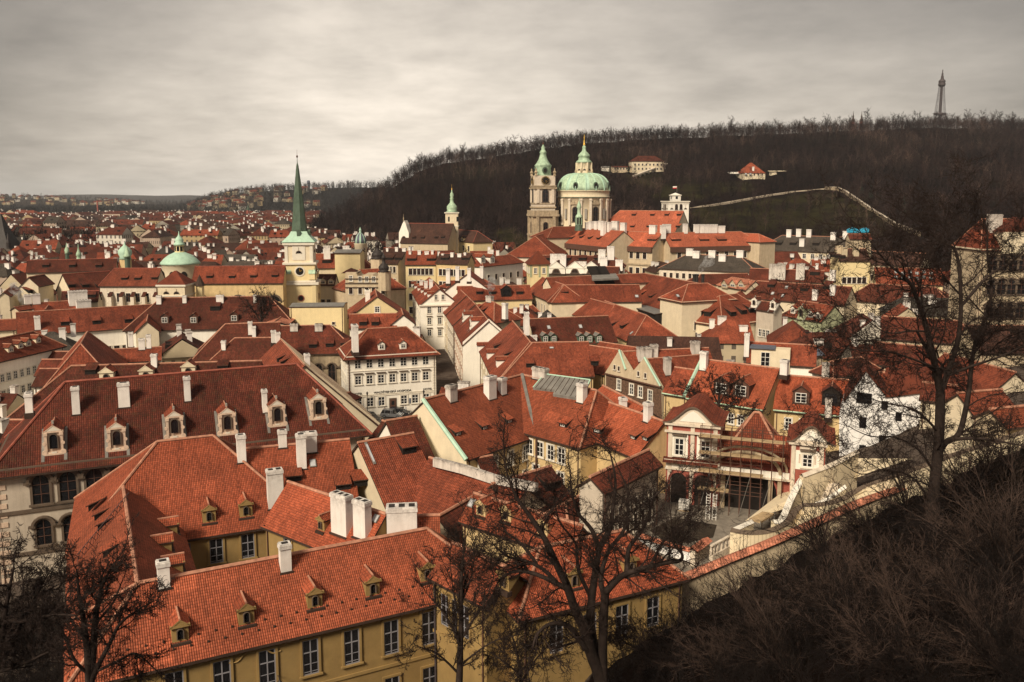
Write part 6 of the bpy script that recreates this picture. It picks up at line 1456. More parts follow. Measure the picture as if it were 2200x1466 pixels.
ib = MB(); p = at(1470, 1096, ZG); ib.box(Vector((p.x, p.y, 0)), vg.u, vg.n, -.6, .6, -.5, .5, ZG+.14, ZG+1.15, 'frame_white')
for i in range(5): 
    for z in (.3, .65, 1.0): ib.tube([Vector((p.x, p.y, ZG+z))+vg.u*-.63+vg.n*.52, Vector((p.x, p.y, ZG+z))+vg.u*.63+vg.n*.52], .02, 'zinc', 4)
    ib.tube([Vector((p.x, p.y, ZG+.1))+vg.u*(-.6+.3*i)+vg.n*.53, Vector((p.x, p.y, ZG+1.15))+vg.u*(-.6+.3*i)+vg.n*.53], .02, 'zinc', 4)
ib.box(Vector((p.x, p.y, 0)), vg.u, vg.n, -.6, .6, -.5, .5, ZG+.0, ZG+.14, 'wood_plank')
tag(ib.build('liquid_container'), 'white caged liquid container standing in the court before the arches', 'container')
# terraces: curved retaining wall, stairs with white parapets, pink coping wall
tr = house('curved cream terrace with white stair parapets climbing right of the pavilion', 'terrace', 'terrace')
def wall_line(b, pts, th, h, mat, cop=None, cw=.25, cmat=None, down=None):
    """a wall whose top follows pts (3-D)"""
    for i in range(len(pts)-1):
        p, q = pts[i], pts[i+1]; d = (q-p); d.z = 0; n = Vector((d.y, -d.x, 0)).normalized()*th/2
        lo = lambda r: Vector((r.x, r.y, r.z-h))
        b.face([p-n, q-n, lo(q)-n, lo(p)-n], mat); b.face([p+n, q+n, lo(q)+n, lo(p)+n], mat); b.face([p-n, p+n, q+n, q-n], mat)
        if i == 0: b.face([p-n, p+n, lo(p)+n, lo(p)-n], mat)
        if i == len(pts)-2: b.face([q-n, q+n, lo(q)+n, lo(q)-n], mat)
        if cop:
            m = n*(1+cw/(th/2)); c1 = [p-m, q-m, q+m, p+m]; 
            b.slope([p-m, q-m, q+Z3*.3, p+Z3*.3], cop); b.slope([p+m, q+m, q+Z3*.3, p+Z3*.3], cop); b.face([p-m, q-m, q+m, p+m], cop)
def curve(pxs, zs, n=6):
    P = [at(x, y, z) for (x, y), z in zip(pxs, zs)]; out = []
    for i in range(len(P)-1):
        a, b_, c, d = P[max(i-1, 0)], P[i], P[i+1], P[min(i+2, len(P)-1)]
        for k in range(n):
            t = k/n; out.append(.5*((2*b_)+(c-a)*t+(2*a-5*b_+4*c-d)*t*t+(3*b_-a-3*c+d)*t*t*t))
    out.append(P[-1]); return out
tc1 = curve([(1571, 1140), (1605, 1146), (1650, 1142), (1690, 1122), (1718, 1090), (1760, 1086), (1800, 1076), (1850, 1050), (1930, 1022), (2060, 975), (2200, 930)], [11.5, 11.5, 11.6, 12, 12.8, 13.4, 14, 15, 17, 19.5, 22])
b = MB(); wall_line(b, tc1, .6, 7, 'terrace_cream', 'surround', .08); b.build('curved_wall', tr)
# terrace floors behind and in front
b = MB(); fl = [at(x, y, z) for x, y, z in ((1600, 1120, 11.0), (1690, 1092, 11.2), (1760, 1060, 12.6), (1830, 1030, 13.4), (1960, 985, 15.5), (1840, 985, 14.0), (1740, 1010, 11.5), (1690, 1050, 10.8))]
ct = sum(fl, Vector())/len(fl)
for i in range(len(fl)): b.face([fl[i], fl[(i+1) % len(fl)], ct], 'terrace_cream')
b.build('terrace_floor', tr)
b = MB(); wall_line(b, curve([(1660, 1122), (1678, 1118), (1700, 1070), (1722, 1030), (1736, 1022)], [12, 12, 13.4, 14.8, 15.2], 5), .55, 4, 'terrace_cream', 'white', .06); b.build('stair_parapet', tr)
b = MB(); wall_line(b, curve([(1740, 1090), (1775, 1075), (1815, 1047)], [12.7, 13.4, 14.4], 4), .4, 2, 'terrace_cream', 'white', .05); b.build('stair_parapet', tr)
b = MB(); wall_line(b, curve([(1575, 1140), (1615, 1122)], [11.3, 11.3], 3), .5, 2.8, 'terrace_cream', 'white', .05); b.build('stair_parapet', tr)
b = MB(); wall_line(b, curve([(1722, 1024), (1790, 998), (1840, 972)], [15.2, 15.8, 16.2], 4), .5, 4, 'terrace_cream', 'stone_light', .1); b.build('balustrade', tr)
b = MB()                                                             # the steps between the parapets
for i in range(11):
    t = i/10; p = at(1700+32*t, 1102-68*t, 11.2+2.6*t); q = at(1752+48*t, 1098-52*t, 11.2+2.6*t); d = Vector((q.x-p.x, q.y-p.y, 0)).normalized(); n = Vector((-d.y, d.x, 0))
    b.box(Vector((p.x, p.y, 0)), d, n, 0, Vector((q.x-p.x, q.y-p.y, 0)).length, 0, .75, 9.5, 11.2+2.6*t+.1, 'stone_light')
b.build('steps', tr)
dk = MB(); p = [at(x, y, 11.4) for x, y in ((1611, 1114), (1638, 1099), (1664, 1103), (1634, 1121))]; dk.prism(p, -Z3*.2, 'wood_plank')
for q in p: dk.tube([q, q-Z3*2.6], .05, 'zinc', 4)
tag(dk.build('work_platform'), 'pale plywood work platform beside the curved terrace', 'platform')
# cream slope of the big terrace wall below, its coping of pink tiles
gw = house('long garden wall with a pink tile coping climbing to the right edge', 'wall', 'garden_wall')
wl = curve([(1335, 1287), (1440, 1252), (1560, 1203), (1660, 1163), (1760, 1118), (1850, 1078), (1950, 1042), (2080, 985), (2230, 915)], [9.6, 10.2, 11.2, 12.2, 13.4, 14.6, 16, 18, 20.6], 5)
b = MB(); wall_line(b, wl, .6, 4.5, 'beige', 'tile_pale', .35); b.build('wall', gw)
for f in ((1390, 1268), (1800, 1098)): pass
big = MB(); up_ = [at(x, y, z) for x, y, z in ((1571, 1142, 11.2), (1650, 1146, 11.3), (1718, 1094, 12.4), (1800, 1080, 13.6), (1930, 1026, 16.5), (2060, 979, 19), (2200, 934, 21.6))]
lo_ = [at(x, y, z) for x, y, z in ((1564, 1185, 9.2), (1640, 1160, 10.0), (1730, 1130, 11.5), (1830, 1088, 12.8), (1950, 1042, 14.6), (2080, 985, 17.2), (2230, 915, 20))]
for i in range(6): big.face([up_[i], up_[i+1], lo_[i+1], lo_[i]], 'terrace_cream')
big.build('sloping_wall', tr)
b = MB(); wall_line(b, curve([(1372, 1150), (1440, 1172), (1488, 1184)], [9.6, 9.6, 9.7], 3), .5, 8, 'whitewash', 'tile_pale', .2); wall_line(b, curve([(1488, 1184), (1520, 1160)], [10.2, 10.0], 3), .5, 4, 'stone_light', 'tile_pale', .3)
tag(b.build('garden_wall'), 'white wall with pink tile coping bounding the dark flower bed', 'wall')
b = MB(); bl = curve([(1528, 1172), (1572, 1148)], [10.6, 10.8], 6); wall_line(b, bl, .3, .12, 'stone_light')
for q in bl: b.lathe(q, [(.1, q.z-1.0), (.16, q.z-.6), (.08, q.z-.2), (.12, q.z-.1)], 'stone_light', 6)
wall_line(b, [q-Z3*1.0 for q in bl], .4, 2, 'stone_light'); tag(b.build('balustrade'), 'short stone balustrade between the court and the curved wall', 'balustrade')
# ================================================================== things on the wooded hill
RND = random.Random(11)
def gpt(px, py, d0=300): return ground_hit(px, py, d0)
p = gpt(2018, 268, 900); D = p.y; c = Vector((p.x, p.y, 0)); g0 = p.z-4
tv = house('dark steel lattice lookout tower on the crest of the wooded hill', 'lookout tower', 'lookout_tower')
H = lambda y: zp(y, D, 2018); s_ = D*CP/FPX
prof = [(262, 17), (252, 13), (245, 11.5), (225, 9), (198, 6.6), (185, 5.6), (174, 5.4)]
def hw_(y): return interp(-y, [(-a, b) for a, b in prof])*s_
ys = [262-4.4*i for i in range(21)]
b = MB()
for k in range(8):
    t_ = k*pi/4+.2; d = Vector((cos(t_), sin(t_), 0)); b.tube([c+d*(hw_(y)+(0))+Z3*(H(y)-(6 if i == 0 else 0)) for i, y in enumerate(ys)], .38, 'iron', 4)
b.build('legs', tv); b = MB()
for i in range(len(ys)-1):
    for k in range(8):
        t0, t1 = k*pi/4+.2, (k+1)*pi/4+.2; d0, d1 = Vector((cos(t0), sin(t0), 0)), Vector((cos(t1), sin(t1), 0))
        a0, a1, b0, b1 = c+d0*hw_(ys[i])+Z3*H(ys[i]), c+d1*hw_(ys[i])+Z3*H(ys[i]), c+d0*hw_(ys[i+1])+Z3*H(ys[i+1]), c+d1*hw_(ys[i+1])+Z3*H(ys[i+1])
        b.tube([a0, b1], .17, 'iron', 3); b.tube([a1, b0], .17, 'iron', 3); b.tube([a0, a1], .15, 'iron', 3)
b.build('lattice', tv)
lat(tv, 'core', c, D, [(3.2, 262), (2.6, 174)], 'iron', 8, smooth=False)
lat(tv, 'lower_platform', c, D, [(12.6, 247.5), (13.2, 246), (13.2, 243.5), (11, 243)], 'iron', 8, smooth=False)
lat(tv, 'cabin', c, D, [(5.5, 186), (7.6, 183.5), (7.6, 180), (6.6, 179.5), (6.6, 176.5), (7.6, 176), (6.5, 173), (4, 171)], 'iron', 8, smooth=False)
lat(tv, 'mast', c, D, [(4, 172), (3, 168), (2.9, 164), (1.9, 163), (1.9, 158), (1.0, 157), (.9, 150)], 'iron', 8, smooth=False)
# churchlike twin spires at the crest
for px, lb in ((1832, 'left'), (1850, 'right')):
    p = gpt(px, 274, 800); t = house('small red-capped observatory-side chapel spire rising above the crest trees, %s of the pair' % lb, 'spire', 'chapel_spire')
    D = p.y; c = Vector((p.x, p.y, 0)); lat(t, 'drum', c, D, [(4, 280), (4, 262)], 'brick', 8, smooth=False); lat(t, 'cap', c, D, [(5, 262), (3.5, 257), (1.6, 254), (2.0, 251), (.8, 247), (.25, 239)], 'eave', 8)
p = gpt(1196, 312, 700); t = house('open wooden lookout pavilion on stilts on the hill crest above the clock tower', 'lookout pavilion', 'lookout_pavilion'); b = MB(); s_ = p.y/FPX; c = Vector((p.x, p.y, 0)); zt_ = Zof(295.5, p.y)
b.box(c, Vector((1, 0, 0)), Vector((0, 1, 0)), -5*s_, 5*s_, -5*s_, 5*s_, zt_-4.2, zt_-3.5, 'beige')
for sx in (-1, 1):
    for sy in (-1, 1): b.box(c, Vector((1, 0, 0)), Vector((0, 1, 0)), sx*4*s_-.3, sx*4*s_+.3, sy*4*s_-.3, sy*4*s_+.3, p.z-4, zt_, 'frame_brown')
b.build('frame', t); b = MB(); b.lathe(c, [(8.5*s_, zt_), (1, zt_+2.2)], 'tile_dark', 4, pi/4); b.build('roof', t)
# villas on the slope
def villa(label, pxy, L_, ww, h, zrise, wall, roof, e='hh', cols=6, rows=2, ang=.1, cat='villa', wh=1.8):
    p = gpt(*pxy); t = house(label, cat, 'villa'); u = Vector((cos(ang), sin(ang), 0)); a = p-u*(L_/2-ww*(e[0] == 'h')); c_ = p+u*(L_/2-ww*(e[1] == 'h')); zr = p.z+h+zrise
    a.z = c_.z = zr; w = Wing(t, a, c_, zr, None, zrise/ww, w=ww, e=e, roof=roof, wall=wall, world=True, base=p.z-8, reg=False, ridge=None)
    if cols: w.win('F', cols, [p.z+h*.62-.8, p.z+h*.2-.8][:rows], 1.3, wh, 'd', 1, 1)
    return w, p
villa('white villa with dark roof halfway up the hill, right of the green dome', (1388, 368), 30, 7, 9, 5, 'cream', 'tile_dark', cols=8)
villa('long low glazed restaurant wing joined to the white hillside villa', (1341, 369), 24, 4, 4, 1, 'beige', 'tile_dark', 'gg', 8, 1)
villa('little white kiosk left of the hillside restaurant wing', (1301, 369), 8, 3, 4, 1, 'white', 'zinc', 'gg', 0)
w, p = villa('hillside restaurant with a peaked orange roof and white awning, below the lookout tower', (1612, 383), 20, 9, 4.5, 9, 'cream', 'tile_orange', cols=5, rows=1)
w.skylight(1602, 374, 2, 2); w.skylight(1612, 374, 2, 2); w.chim(1618, 366, 1.5, 1.5, 3)
b = MB(); q = gpt(1596, 381); b.prism([q+Vector((x, y, z)) for x, y, z in ((-14, -7, 3.2), (8, -7, 3.2), (8, 0, 4.6), (-14, 0, 4.6))], -Z3*.4, 'white'); tag(b.build('awning'), 'white awning over the terrace of the peaked hillside restaurant', 'awning')
b = MB(); q = gpt(1668, 377); b.prism([q+Vector((x, y, z)) for x, y, z in ((-7, -3, 3.6), (8, -3, 3.9), (8, 3, 4.3), (-7, 3, 4.2))], -Z3*.4, 'cream'); b.box(Vector((q.x, q.y, 0)), Vector((1, 0, 0)), Vector((0, 1, 0)), -6, 0, -2, 2, q.z-2, q.z+3.8, 'cream'); tag(b.build('pavilion'), 'small flat-roofed pavilion right of the peaked hillside restaurant', 'pavilion')
# funicular viaduct
a, c = gpt(1362, 384), gpt(1432, 362); b = MB(); d = (c-a); dn = Vector((d.y, -d.x, 0)).normalized()*1.6
b.prism([a-dn+Z3*3, a+dn+Z3*3, c+dn+Z3*5, c-dn+Z3*5], -Z3*1.2, 'stone_light')
for i in range(8): q = a.lerp(c, (i+.5)/8); b.box(Vector((q.x, q.y, 0)), Vector((1, 0, 0)), Vector((0, 1, 0)), -.6, .6, -1, 1, q.z-6, q.z+3.4, 'stone_light')
tag(b.build('viaduct'), 'pale sloping funicular viaduct below the hillside villa', 'viaduct')
# white belvedere with flag
D = 455; c = cx_(1449, D); s_ = D/FPX; bl_ = house('white arcaded belvedere tower with a flag above the college roofs', 'belvedere', 'belvedere')
sqt(bl_, 'lower_block', c, -pi/2+.15, 22.5*s_, 0, zp(432, D), 'white', [(zp(432, D), .6, .5), (zp(437, D), .3, .2)]); sqt(bl_, 'upper_block', c, -pi/2+.15, 9*s_, zp(432, D), zp(419, D), 'white', [(zp(419, D), .4, .4)])
b = MB(); b.lathe(c, [(9.5*s_*R2, zp(419, D)), (.1, zp(414.5, D))], 'white', 4, pi/4+.15); b.build('roof', bl_)
for f, o in facing(c, -pi/2+.15, 22.5*s_):
    al = Vector((-o.y, o.x, 0))
    for x in (-15, -5, 5, 15): put_window(bl_, Vector((f.x, f.y, zp(450, D)))+al*x*s_+o*.03, o, 'h' if abs(x) > 9 else 'a', 1.2, 2.6)
for f, o in facing(c, -pi/2+.15, 9*s_): put_window(bl_, Vector((f.x, f.y, zp(428, D)))+o*.03, o, 'x', 1.2, 1.4)
fb = MB(); q = c+Vector((3*s_, 0, zp(416, D))); fb.tube([q, q+Z3*(zp(402, D)-zp(416, D))], .09, 'zinc', 5); fb.build('flagpole', bl_)
fb = MB(); t0 = q+Z3*(zp(403, D)-zp(416, D)); fb.prism([t0, t0-Vector((2.2, 0, .1)), t0-Vector((2.2, 0, -.55)), t0+Z3*.6], Vector((0, .04, 0)), 'frame_white'); fb.prism([t0-Z3*.6, t0-Vector((2.2, 0, .7)), t0-Vector((2.2, 0, .1)), t0], Vector((0, .04, 0)), 'car_red'); fb.build('flag', bl_)
# old wall running down the hill
P = [gpt(*q) for q in ((1772, 409), (1798, 409), (1815, 416), (1850, 440), (1885, 464), (1925, 488), (1975, 508))]
b = MB(); wall_line(b, [q+Z3*2.6 for q in P], 1.4, 6, 'stone', 'stone_light', .2); tag(b.build('stone_wall'), 'old stone wall descending the hill from the end of the pale path to the right', 'wall')
# blue tarpaulin on a roof, two far blocks and the water tower on the left hill
b = MB(); D = 330; pts = []
for i in range(9):
    for j in range(4): pts.append((i, j, atD(1819+i*6, 500-j*2.2-(2.5*sin(i*1.1)+3.5*sin(i/8*pi))*(j > 0), D+j*3)))
g = {(i, j): p for i, j, p in pts}
for i in range(8):
    for j in range(3): b.face([g[i, j], g[i+1, j], g[i+1, j+1], g[i, j+1]], 'tarp')
tag(b.build('tarpaulin'), 'bright blue tarpaulin stretched over a roof at the hill foot', 'tarpaulin')
hs('red-brown house carrying the blue tarpaulin', (1822, 503), (1868, 503), 27.5, (1845, 515), .8, 'tile_dark', 'beige', 'gg')
D = 2450; c = cx_(666, D); t = house('slim grey water tower on the skyline left of the hill foot', 'tower', 'water_tower'); lat(t, 'shaft', c, D, [(2.6, 412), (2.4, 396)], 'slate_blue', 10); lat(t, 'head', c, D, [(2.6, 396), (3.4, 394), (3.2, 389.5), (2.5, 388)], 'slate_blue', 10)
c = cx_(679, 2400); b = MB(); b.box(c, Vector((1, 0, 0)), Vector((0, 1, 0)), -4, 4, -4, 4, 20, Zof(404, 2400), 'cream'); tag(b.build('tower_block'), 'pale tower block just right of the distant water tower', 'building')
# ================================================================== houses that fill the town
def wall_far(name, col, win=(.05, .04, .04), dens=.5):
    m, t, b = mat_base(name); Ln = t.links.new
    uv = t.nodes.new('ShaderNodeUVMap'); uv.uv_map = 'UVMap'; s = t.nodes.new('ShaderNodeSeparateXYZ'); Ln(uv.outputs[0], s.inputs[0])
    fu = nmath(t, 'FRACT', nmath(t, 'DIVIDE', s.outputs[0], 2.9)); fv = nmath(t, 'FRACT', nmath(t, 'DIVIDE', s.outputs[1], 3.4))
    k = nmath(t, 'MULTIPLY', nmath(t, 'MULTIPLY', nmath(t, 'GREATER_THAN', fu, .33), nmath(t, 'LESS_THAN', fu, .70)), nmath(t, 'MULTIPLY', nmath(t, 'GREATER_THAN', fv, .28), nmath(t, 'LESS_THAN', fv, .82)))
    oi = t.nodes.new('ShaderNodeObjectInfo'); geo = t.nodes.new('ShaderNodeNewGeometry')
    n = nnoise(t, geo.outputs['Position'], .12, 4, .6)
    c = nmix(t, ramp(t, n, .35, .65), tuple(x*.8 for x in col), tuple(min(.85, x*1.12) for x in col)); c = nmix(t, nmath(t, 'MULTIPLY', k, .85), c, win)
    Ln(c, b.inputs['Base Color']); MATS[name] = m
FW = ['far_cream', 'far_white', 'far_ochre', 'far_grey', 'far_pink']
for nme, cc in zip(FW, ((.46, .38, .26), (.62, .57, .49), (.42, .31, .17), (.27, .24, .20), (.42, .32, .25))): wall_far(nme, cc)
FR = ['tile_red', 'tile_dark', 'tile_dark', 'tile_brown', 'tile_red', 'tile_dark', 'tile_red', 'tile_grey', 'tile_dark']
def free(o, u, n, L_, w, mg=.8):
    cc = o+u*L_/2; rad = sqrt(L_*L_/4+w*w)+mg
    for (q, qu, qn, ql, qw) in RECTS:
        qc = q+qu*ql/2; d = sqrt((cc.x-qc.x)**2+(cc.y-qc.y)**2)
        if d > rad+sqrt(ql*ql/4+qw*qw): continue
        # separating axes
        ok = False
        for ax in (u, n, qu, qn):
            r1 = abs(u.dot(ax))*L_/2+abs(n.dot(ax))*w; r2 = abs(qu.dot(ax))*ql/2+abs(qn.dot(ax))*qw
            if abs((cc-qc).x*ax.x+(cc-qc).y*ax.y) > r1+r2+mg: ok = True; break
        if not ok: return False
    return True
for px, y, r in ((646, 262, 12), (384, 268, 13), (373, 240, 8), (1253, 402, 20), (1166, 396, 12), (971, 433, 8), (1155, 272, 7), (790, 256, 14), (774, 330, 8), (266, 300, 6), (4, 470, 12), (1449, 455, 10)):
    RECTS.append((Vector((Xof(px, y)-r, y, 0)), Vector((1, 0, 0)), Vector((0, 1, 0)), 2*r, r))
NOGO = [[(735, 850), (1000, 850), (1010, 1010), (760, 1030)], [(925, 700), (965, 690), (1100, 860), (985, 900), (930, 860)], [(1290, 1040), (2300, 850), (2300, 1300), (1290, 1300)], [(380, 1130), (640, 1110), (700, 1210), (410, 1260)], [(-50, 860), (60, 840), (60, 900), (-50, 910)]]
def far_house(o, u, n, L_, w, ze, rise, e, wall, roof, chs, bases=None, mb=None):
    if mb is None: b, r = MB(), MB()
    else: b = r = mb
    z0 = -1 if bases is None else bases
    b.box(o, u, n, 0, L_, -w, w, z0, ze, wall)
    x0 = w*.9 if e[0] == 'h' else 0; x1 = w*.9 if e[1] == 'h' else 0; zr = ze+rise; V = lambda a, c_, z: Vector(((o+u*a+n*c_).x, (o+u*a+n*c_).y, z))
    ov = .5; f0, f1, k1, k0 = V(-ov, w+ov, ze-.2), V(L_+ov, w+ov, ze-.2), V(L_+ov, -w-ov, ze-.2), V(-ov, -w-ov, ze-.2); R0, R1 = V(x0, 0, zr), V(L_-x1, 0, zr)
    r.slope([f0, f1, R1, R0], roof); r.slope([k1, k0, R0, R1], roof)
    if x0: r.slope([k0, f0, R0], roof)
    else: b.face([V(0, w, ze), V(0, -w, ze), V(0, 0, zr-.3)], wall)
    if x1: r.slope([f1, k1, R1], roof)
    else: b.face([V(L_, w, ze), V(L_, -w, ze), V(L_, 0, zr-.3)], wall)
    r.face([f0, f1, k1, k0], 'eave')
    for a, c_, hh, wd_ in chs:
        zb = zr-abs(c_)/w*rise
        (r if mb is None else mb).box(o+u*a+n*c_, u, n, -wd_, wd_, -.5, .5, zb-1, zb+hh, 'chimney')
        (r if mb is None else mb).box(o+u*a+n*c_, u, n, -wd_-.1, wd_+.1, -.6, .6, zb+hh, zb+hh+.2, 'chimney_old')
    for i in range(int(L_/6)):                                        # small roof hatches
        a = x0+1+(L_-x0-x1-2)*((i+.5)/max(1, int(L_/6))); zb = ze+rise*.42; q = o+u*a+n*(w*.58)
        if (i*7+int(L_*10)) % 3: r.box(q, u, n, -.6, .6, -1.0, .5, zb-.5, zb+.75, 'dark', roof)
    return b, r
CAND = []
for k in range(26000):
    D = 105*(1400/105)**(RND.random()**.8); a = RND.uniform(-120, 2300) if D < 420 else RND.uniform(-80, 1250)
    if D > interp(a, DBAS)-14: continue
    x = (a-1100)/FPX*D*CP
    if D < 420 and a > 1150 and RND.random() < .3: continue
    g = proj((x, D, 0))
    if any(inpoly(g[0], g[1], P_) for P_ in NOGO): continue
    if D < 105+max(0, (a-1250))*.06: continue
    blk = (int(x/60)*7+int(D/60)*13) % 5
    ang = [.12, -.22, .35, .05, -.1][blk]+(pi/2 if RND.random() < .42 else 0)+RND.uniform(-.05, .05)
    u = Vector((cos(ang), sin(ang), 0)); n = Vector((-u.y, u.x, 0)); big = 1 if D < 400 else (1.25 if D < 700 else 1.5)
    L_ = RND.uniform(9, 22)*big; w = RND.uniform(4.2, 6.4)*big**.6; o = Vector((x, D, 0))-u*L_/2
    if not free(o, u, n, L_, w, .5 if D < 500 else 2.2): continue
    if D < 300:
        zr = RND.uniform(11.5, 14.5) if a < 1250 else RND.uniform(12.5, 15.5)
        if D < 170: zr = RND.uniform(9.5, 11.5)
        rise = w*RND.uniform(.7, .9)
    elif D < 480: rise = w*RND.uniform(.75, 1); zr = RND.uniform(15, 19.5)
    else: rise = w*RND.uniform(.5, .8); zr = RND.uniform(15, 23)+(RND.random() < .05)*5
    if D > 900: zr -= RND.uniform(0, 4)
    gz = zt(x, D)
    RECTS.append((o, u, n, L_, w)); CAND.append((D, a, o, u, n, L_, w, zr+gz-rise, rise))
# houses scattered on the distant slopes
HILLH = []
for k in range(1500):
    a = RND.uniform(330, 700) if k % 3 else RND.uniform(-40, 330); D = RND.uniform(1750, 2420) if a > 330 else RND.uniform(2650, 3300); x = (a-1100)/FPX*D*CP; z = zt(x, D)
    if z < 9 or RND.random() < .8: continue
    if a > 560 and RND.random() < .6: continue
    ang = RND.uniform(-.6, .6); u = Vector((cos(ang), sin(ang), 0)); n = Vector((-u.y, u.x, 0)); L_ = RND.uniform(10, 20); w = RND.uniform(4.5, 7)
    HILLH.append((D, a, Vector((x, D, 0))-u*L_/2, u, n, L_, w, z+RND.uniform(7, 11), 4, z-5))
for k in range(3600):
    D = RND.uniform(900, 1520); a = RND.uniform(-80, 760); x = (a-1100)/FPX*D*CP
    if zt(x, D) > 6: continue
    ang = RND.choice([.1, -.25, 1.5, .4, 1.7]); u = Vector((cos(ang), sin(ang), 0)); n = Vector((-u.y, u.x, 0)); L_ = RND.uniform(22, 48); w = RND.uniform(6.5, 9.5); o = Vector((x, D, 0))-u*L_/2
    if not free(o, u, n, L_, w, 5): continue
    rise = w*.6; RECTS.append((o, u, n, L_, w)); CAND.append((D, a, o, u, n, L_, w, RND.uniform(9, 15), rise))
CAND.sort(key=lambda c: -c[5]*c[6]**.5/c[0])
# the largest in view become things of their own, the far mass is one object
NI = 185
FM = MB()
WN = {'far_cream': 'cream', 'far_white': 'white', 'far_ochre': 'ochre', 'far_grey': 'grey', 'far_pink': 'dusky pink'}; RN = {'tile_red': 'red', 'tile_dark': 'dark red', 'tile_brown': 'brown', 'tile_orange': 'orange', 'tile_grey': 'grey-brown', 'tile_pale': 'salmon'}
def region(D, a):
    q = 'low among nearer roofs' if D < 180 else ('mid old town' if D < 330 else ('behind the churches' if D < 480 else 'far city plain'))
    s = 'far left' if a < 300 else ('left of the spire' if a < 620 else ('right of the spire' if a < 1000 else ('below the green dome' if a < 1500 else 'near the right tree')))
    return q+', '+s
seen = {}
for i, (D, a, o, u, n, L_, w, ze, rise) in enumerate(CAND):
    e = RND.choice(['gg', 'gg', 'hh', 'gh', 'hg']); wall = RND.choice(['far_cream', 'far_cream', 'far_white', 'far_ochre', 'far_grey', 'far_pink']); roof = RND.choice(FR)
    if D > 480 and RND.random() < .55: roof = RND.choice(['tile_dark', 'tile_brown'])
    nn = n if n.y < 0 else -n
    chs = [(RND.uniform(1, L_-1), RND.uniform(-w*.5, w*.5), RND.uniform(.8, 2.0), RND.uniform(.4, 1.0)) for _ in range(RND.randint(1, 4))]
    if i < NI:
        lb = '%s %s house, %s roof, %s' % (WN[wall], {'gg': 'gabled', 'hh': 'hipped', 'gh': 'half-hipped', 'hg': 'half-hipped'}[e], RN[roof], region(D, a))
        t = thing('town_house', lb, 'house', (o.x, o.y, 0), 'houses filling the town: '+lb)
        b, r = far_house(o, u, nn, L_, w, ze, rise, e, wall, roof, chs); b.build('wall', t); r.build('roof', t)
    else: far_house(o, u, nn, L_, w, ze, rise, e, wall, roof, chs, mb=FM)
for (D, a, o, u, n, L_, w, ze, rise, zb) in HILLH: far_house(o, u, n if n.y < 0 else -n, L_, w, ze, rise, RND.choice(['gg', 'hh']), RND.choice(FW[:3]+['far_white']), RND.choice(['tile_red', 'tile_dark', 'tile_brown']), [], bases=zb, mb=FM)
stuff(FM.build('distant_city'), 'distant city of countless small red and brown roofs stretching to the hills', 'city')
# a few named blocks of the far left
for a in (('long ochre riverside block with a glazed dark roof, far left', (95, 490), (158, 486), 'tile_grey', 'yellow', 700, 30), ('ochre block with a red roof continuing the long riverside block', (160, 488), (215, 487), 'tile_red', 'yellow', 700, 29), ('white block with a bright red roof in the distant row', (255, 488), (293, 487), 'tile_orange', 'white', 660, 29),
          ('cream block with red hip roof in the distant row, left of the copper crossing dome', (313, 490), (345, 489), 'tile_red', 'cream', 640, 29), ('tall cream block with rows of windows above the copper crossing dome', (352, 484), (380, 484), 'tile_brown', 'cream', 640, 30)):
    zr = zp(a[1][1], a[5], a[1][0]); p0 = Vector((Xof(a[1][0], a[5]), a[5], zr)); p1 = Vector((Xof(a[2][0], a[5]+6), a[5]+6, zr)); t = house(a[0], 'building', 'city_block'); w = Wing(t, p0, p1, zr, None, .7, w=8, e='gg', roof=a[3], wall=a[4], world=True, reg=False, ridge=None)
    n_ = int(w.L/4); w.win('F', min(n_, 24), [w.ze-4, w.ze-8, w.ze-12][:3], 1.6, 2.4, 'x', 1, 1)
# chimney stack of the far city
D = 1500; c = cx_(213, D); t = house('thin red brick factory chimney in the distant city', 'chimney', 'factory_chimney'); lat(t, 'shaft', c, D, [(1.8, 470), (1.4, 430)], 'brick', 8); lat(t, 'crown', c, D, [(1.6, 431), (1.8, 430), (1.5, 429)], 'soot', 8)
D = 1400; c = cx_(535, D); t = house('small dark green church spire in the distant city left of the needle spire', 'spire', 'church_spire'); lat(t, 'shaft', c, D, [(3.5, 470), (3.5, 452)], 'brick', 4); lat(t, 'roof', c, D, [(4, 452), (1.5, 445), (.2, 438)], 'copper_dark', 4)
# ================================================================== smoke
def smoke(px, py, D, n, sx, label):
    m = bpy.data.materials.new('smoke'); m.use_nodes = True; t = m.node_tree; t.nodes.clear(); o = t.nodes.new('ShaderNodeOutputMaterial'); v = t.nodes.new('ShaderNodeVolumePrincipled')
    v.inputs['Color'].default_value = (.95, .93, .92, 1); geo = t.nodes.new('ShaderNodeNewGeometry'); nz = nnoise(t, geo.outputs['Position'], .8, 4, .7)
    t.links.new(nmath(t, 'MULTIPLY', ramp(t, nz, .46, .72), 1.1), v.inputs['Density']); t.links.new(v.outputs[0], o.inputs['Volume']); MATS['smoke'] = m
    bm = bmesh.new(); r = random.Random(n)
    for i in range(n):
        t_ = i/n; c = atD(px, py, D)+Vector((sx*(t_**1.2)*5+r.uniform(-.4, .4), r.uniform(-.5, .5), t_*4.6)); 
        mt = Matrix.Translation(c) @ Matrix.Scale(.5+1.3*t_*r.uniform(.7, 1.2), 4); bmesh.ops.create_icosphere(bm, subdivisions=2, radius=1, matrix=mt)
    me = bpy.data.meshes.new('smoke'); bm.to_mesh(me); bm.free(); me.materials.append(m); ob = bpy.data.objects.new('smoke', me); COL.objects.link(ob); stuff(ob, label, 'smoke')
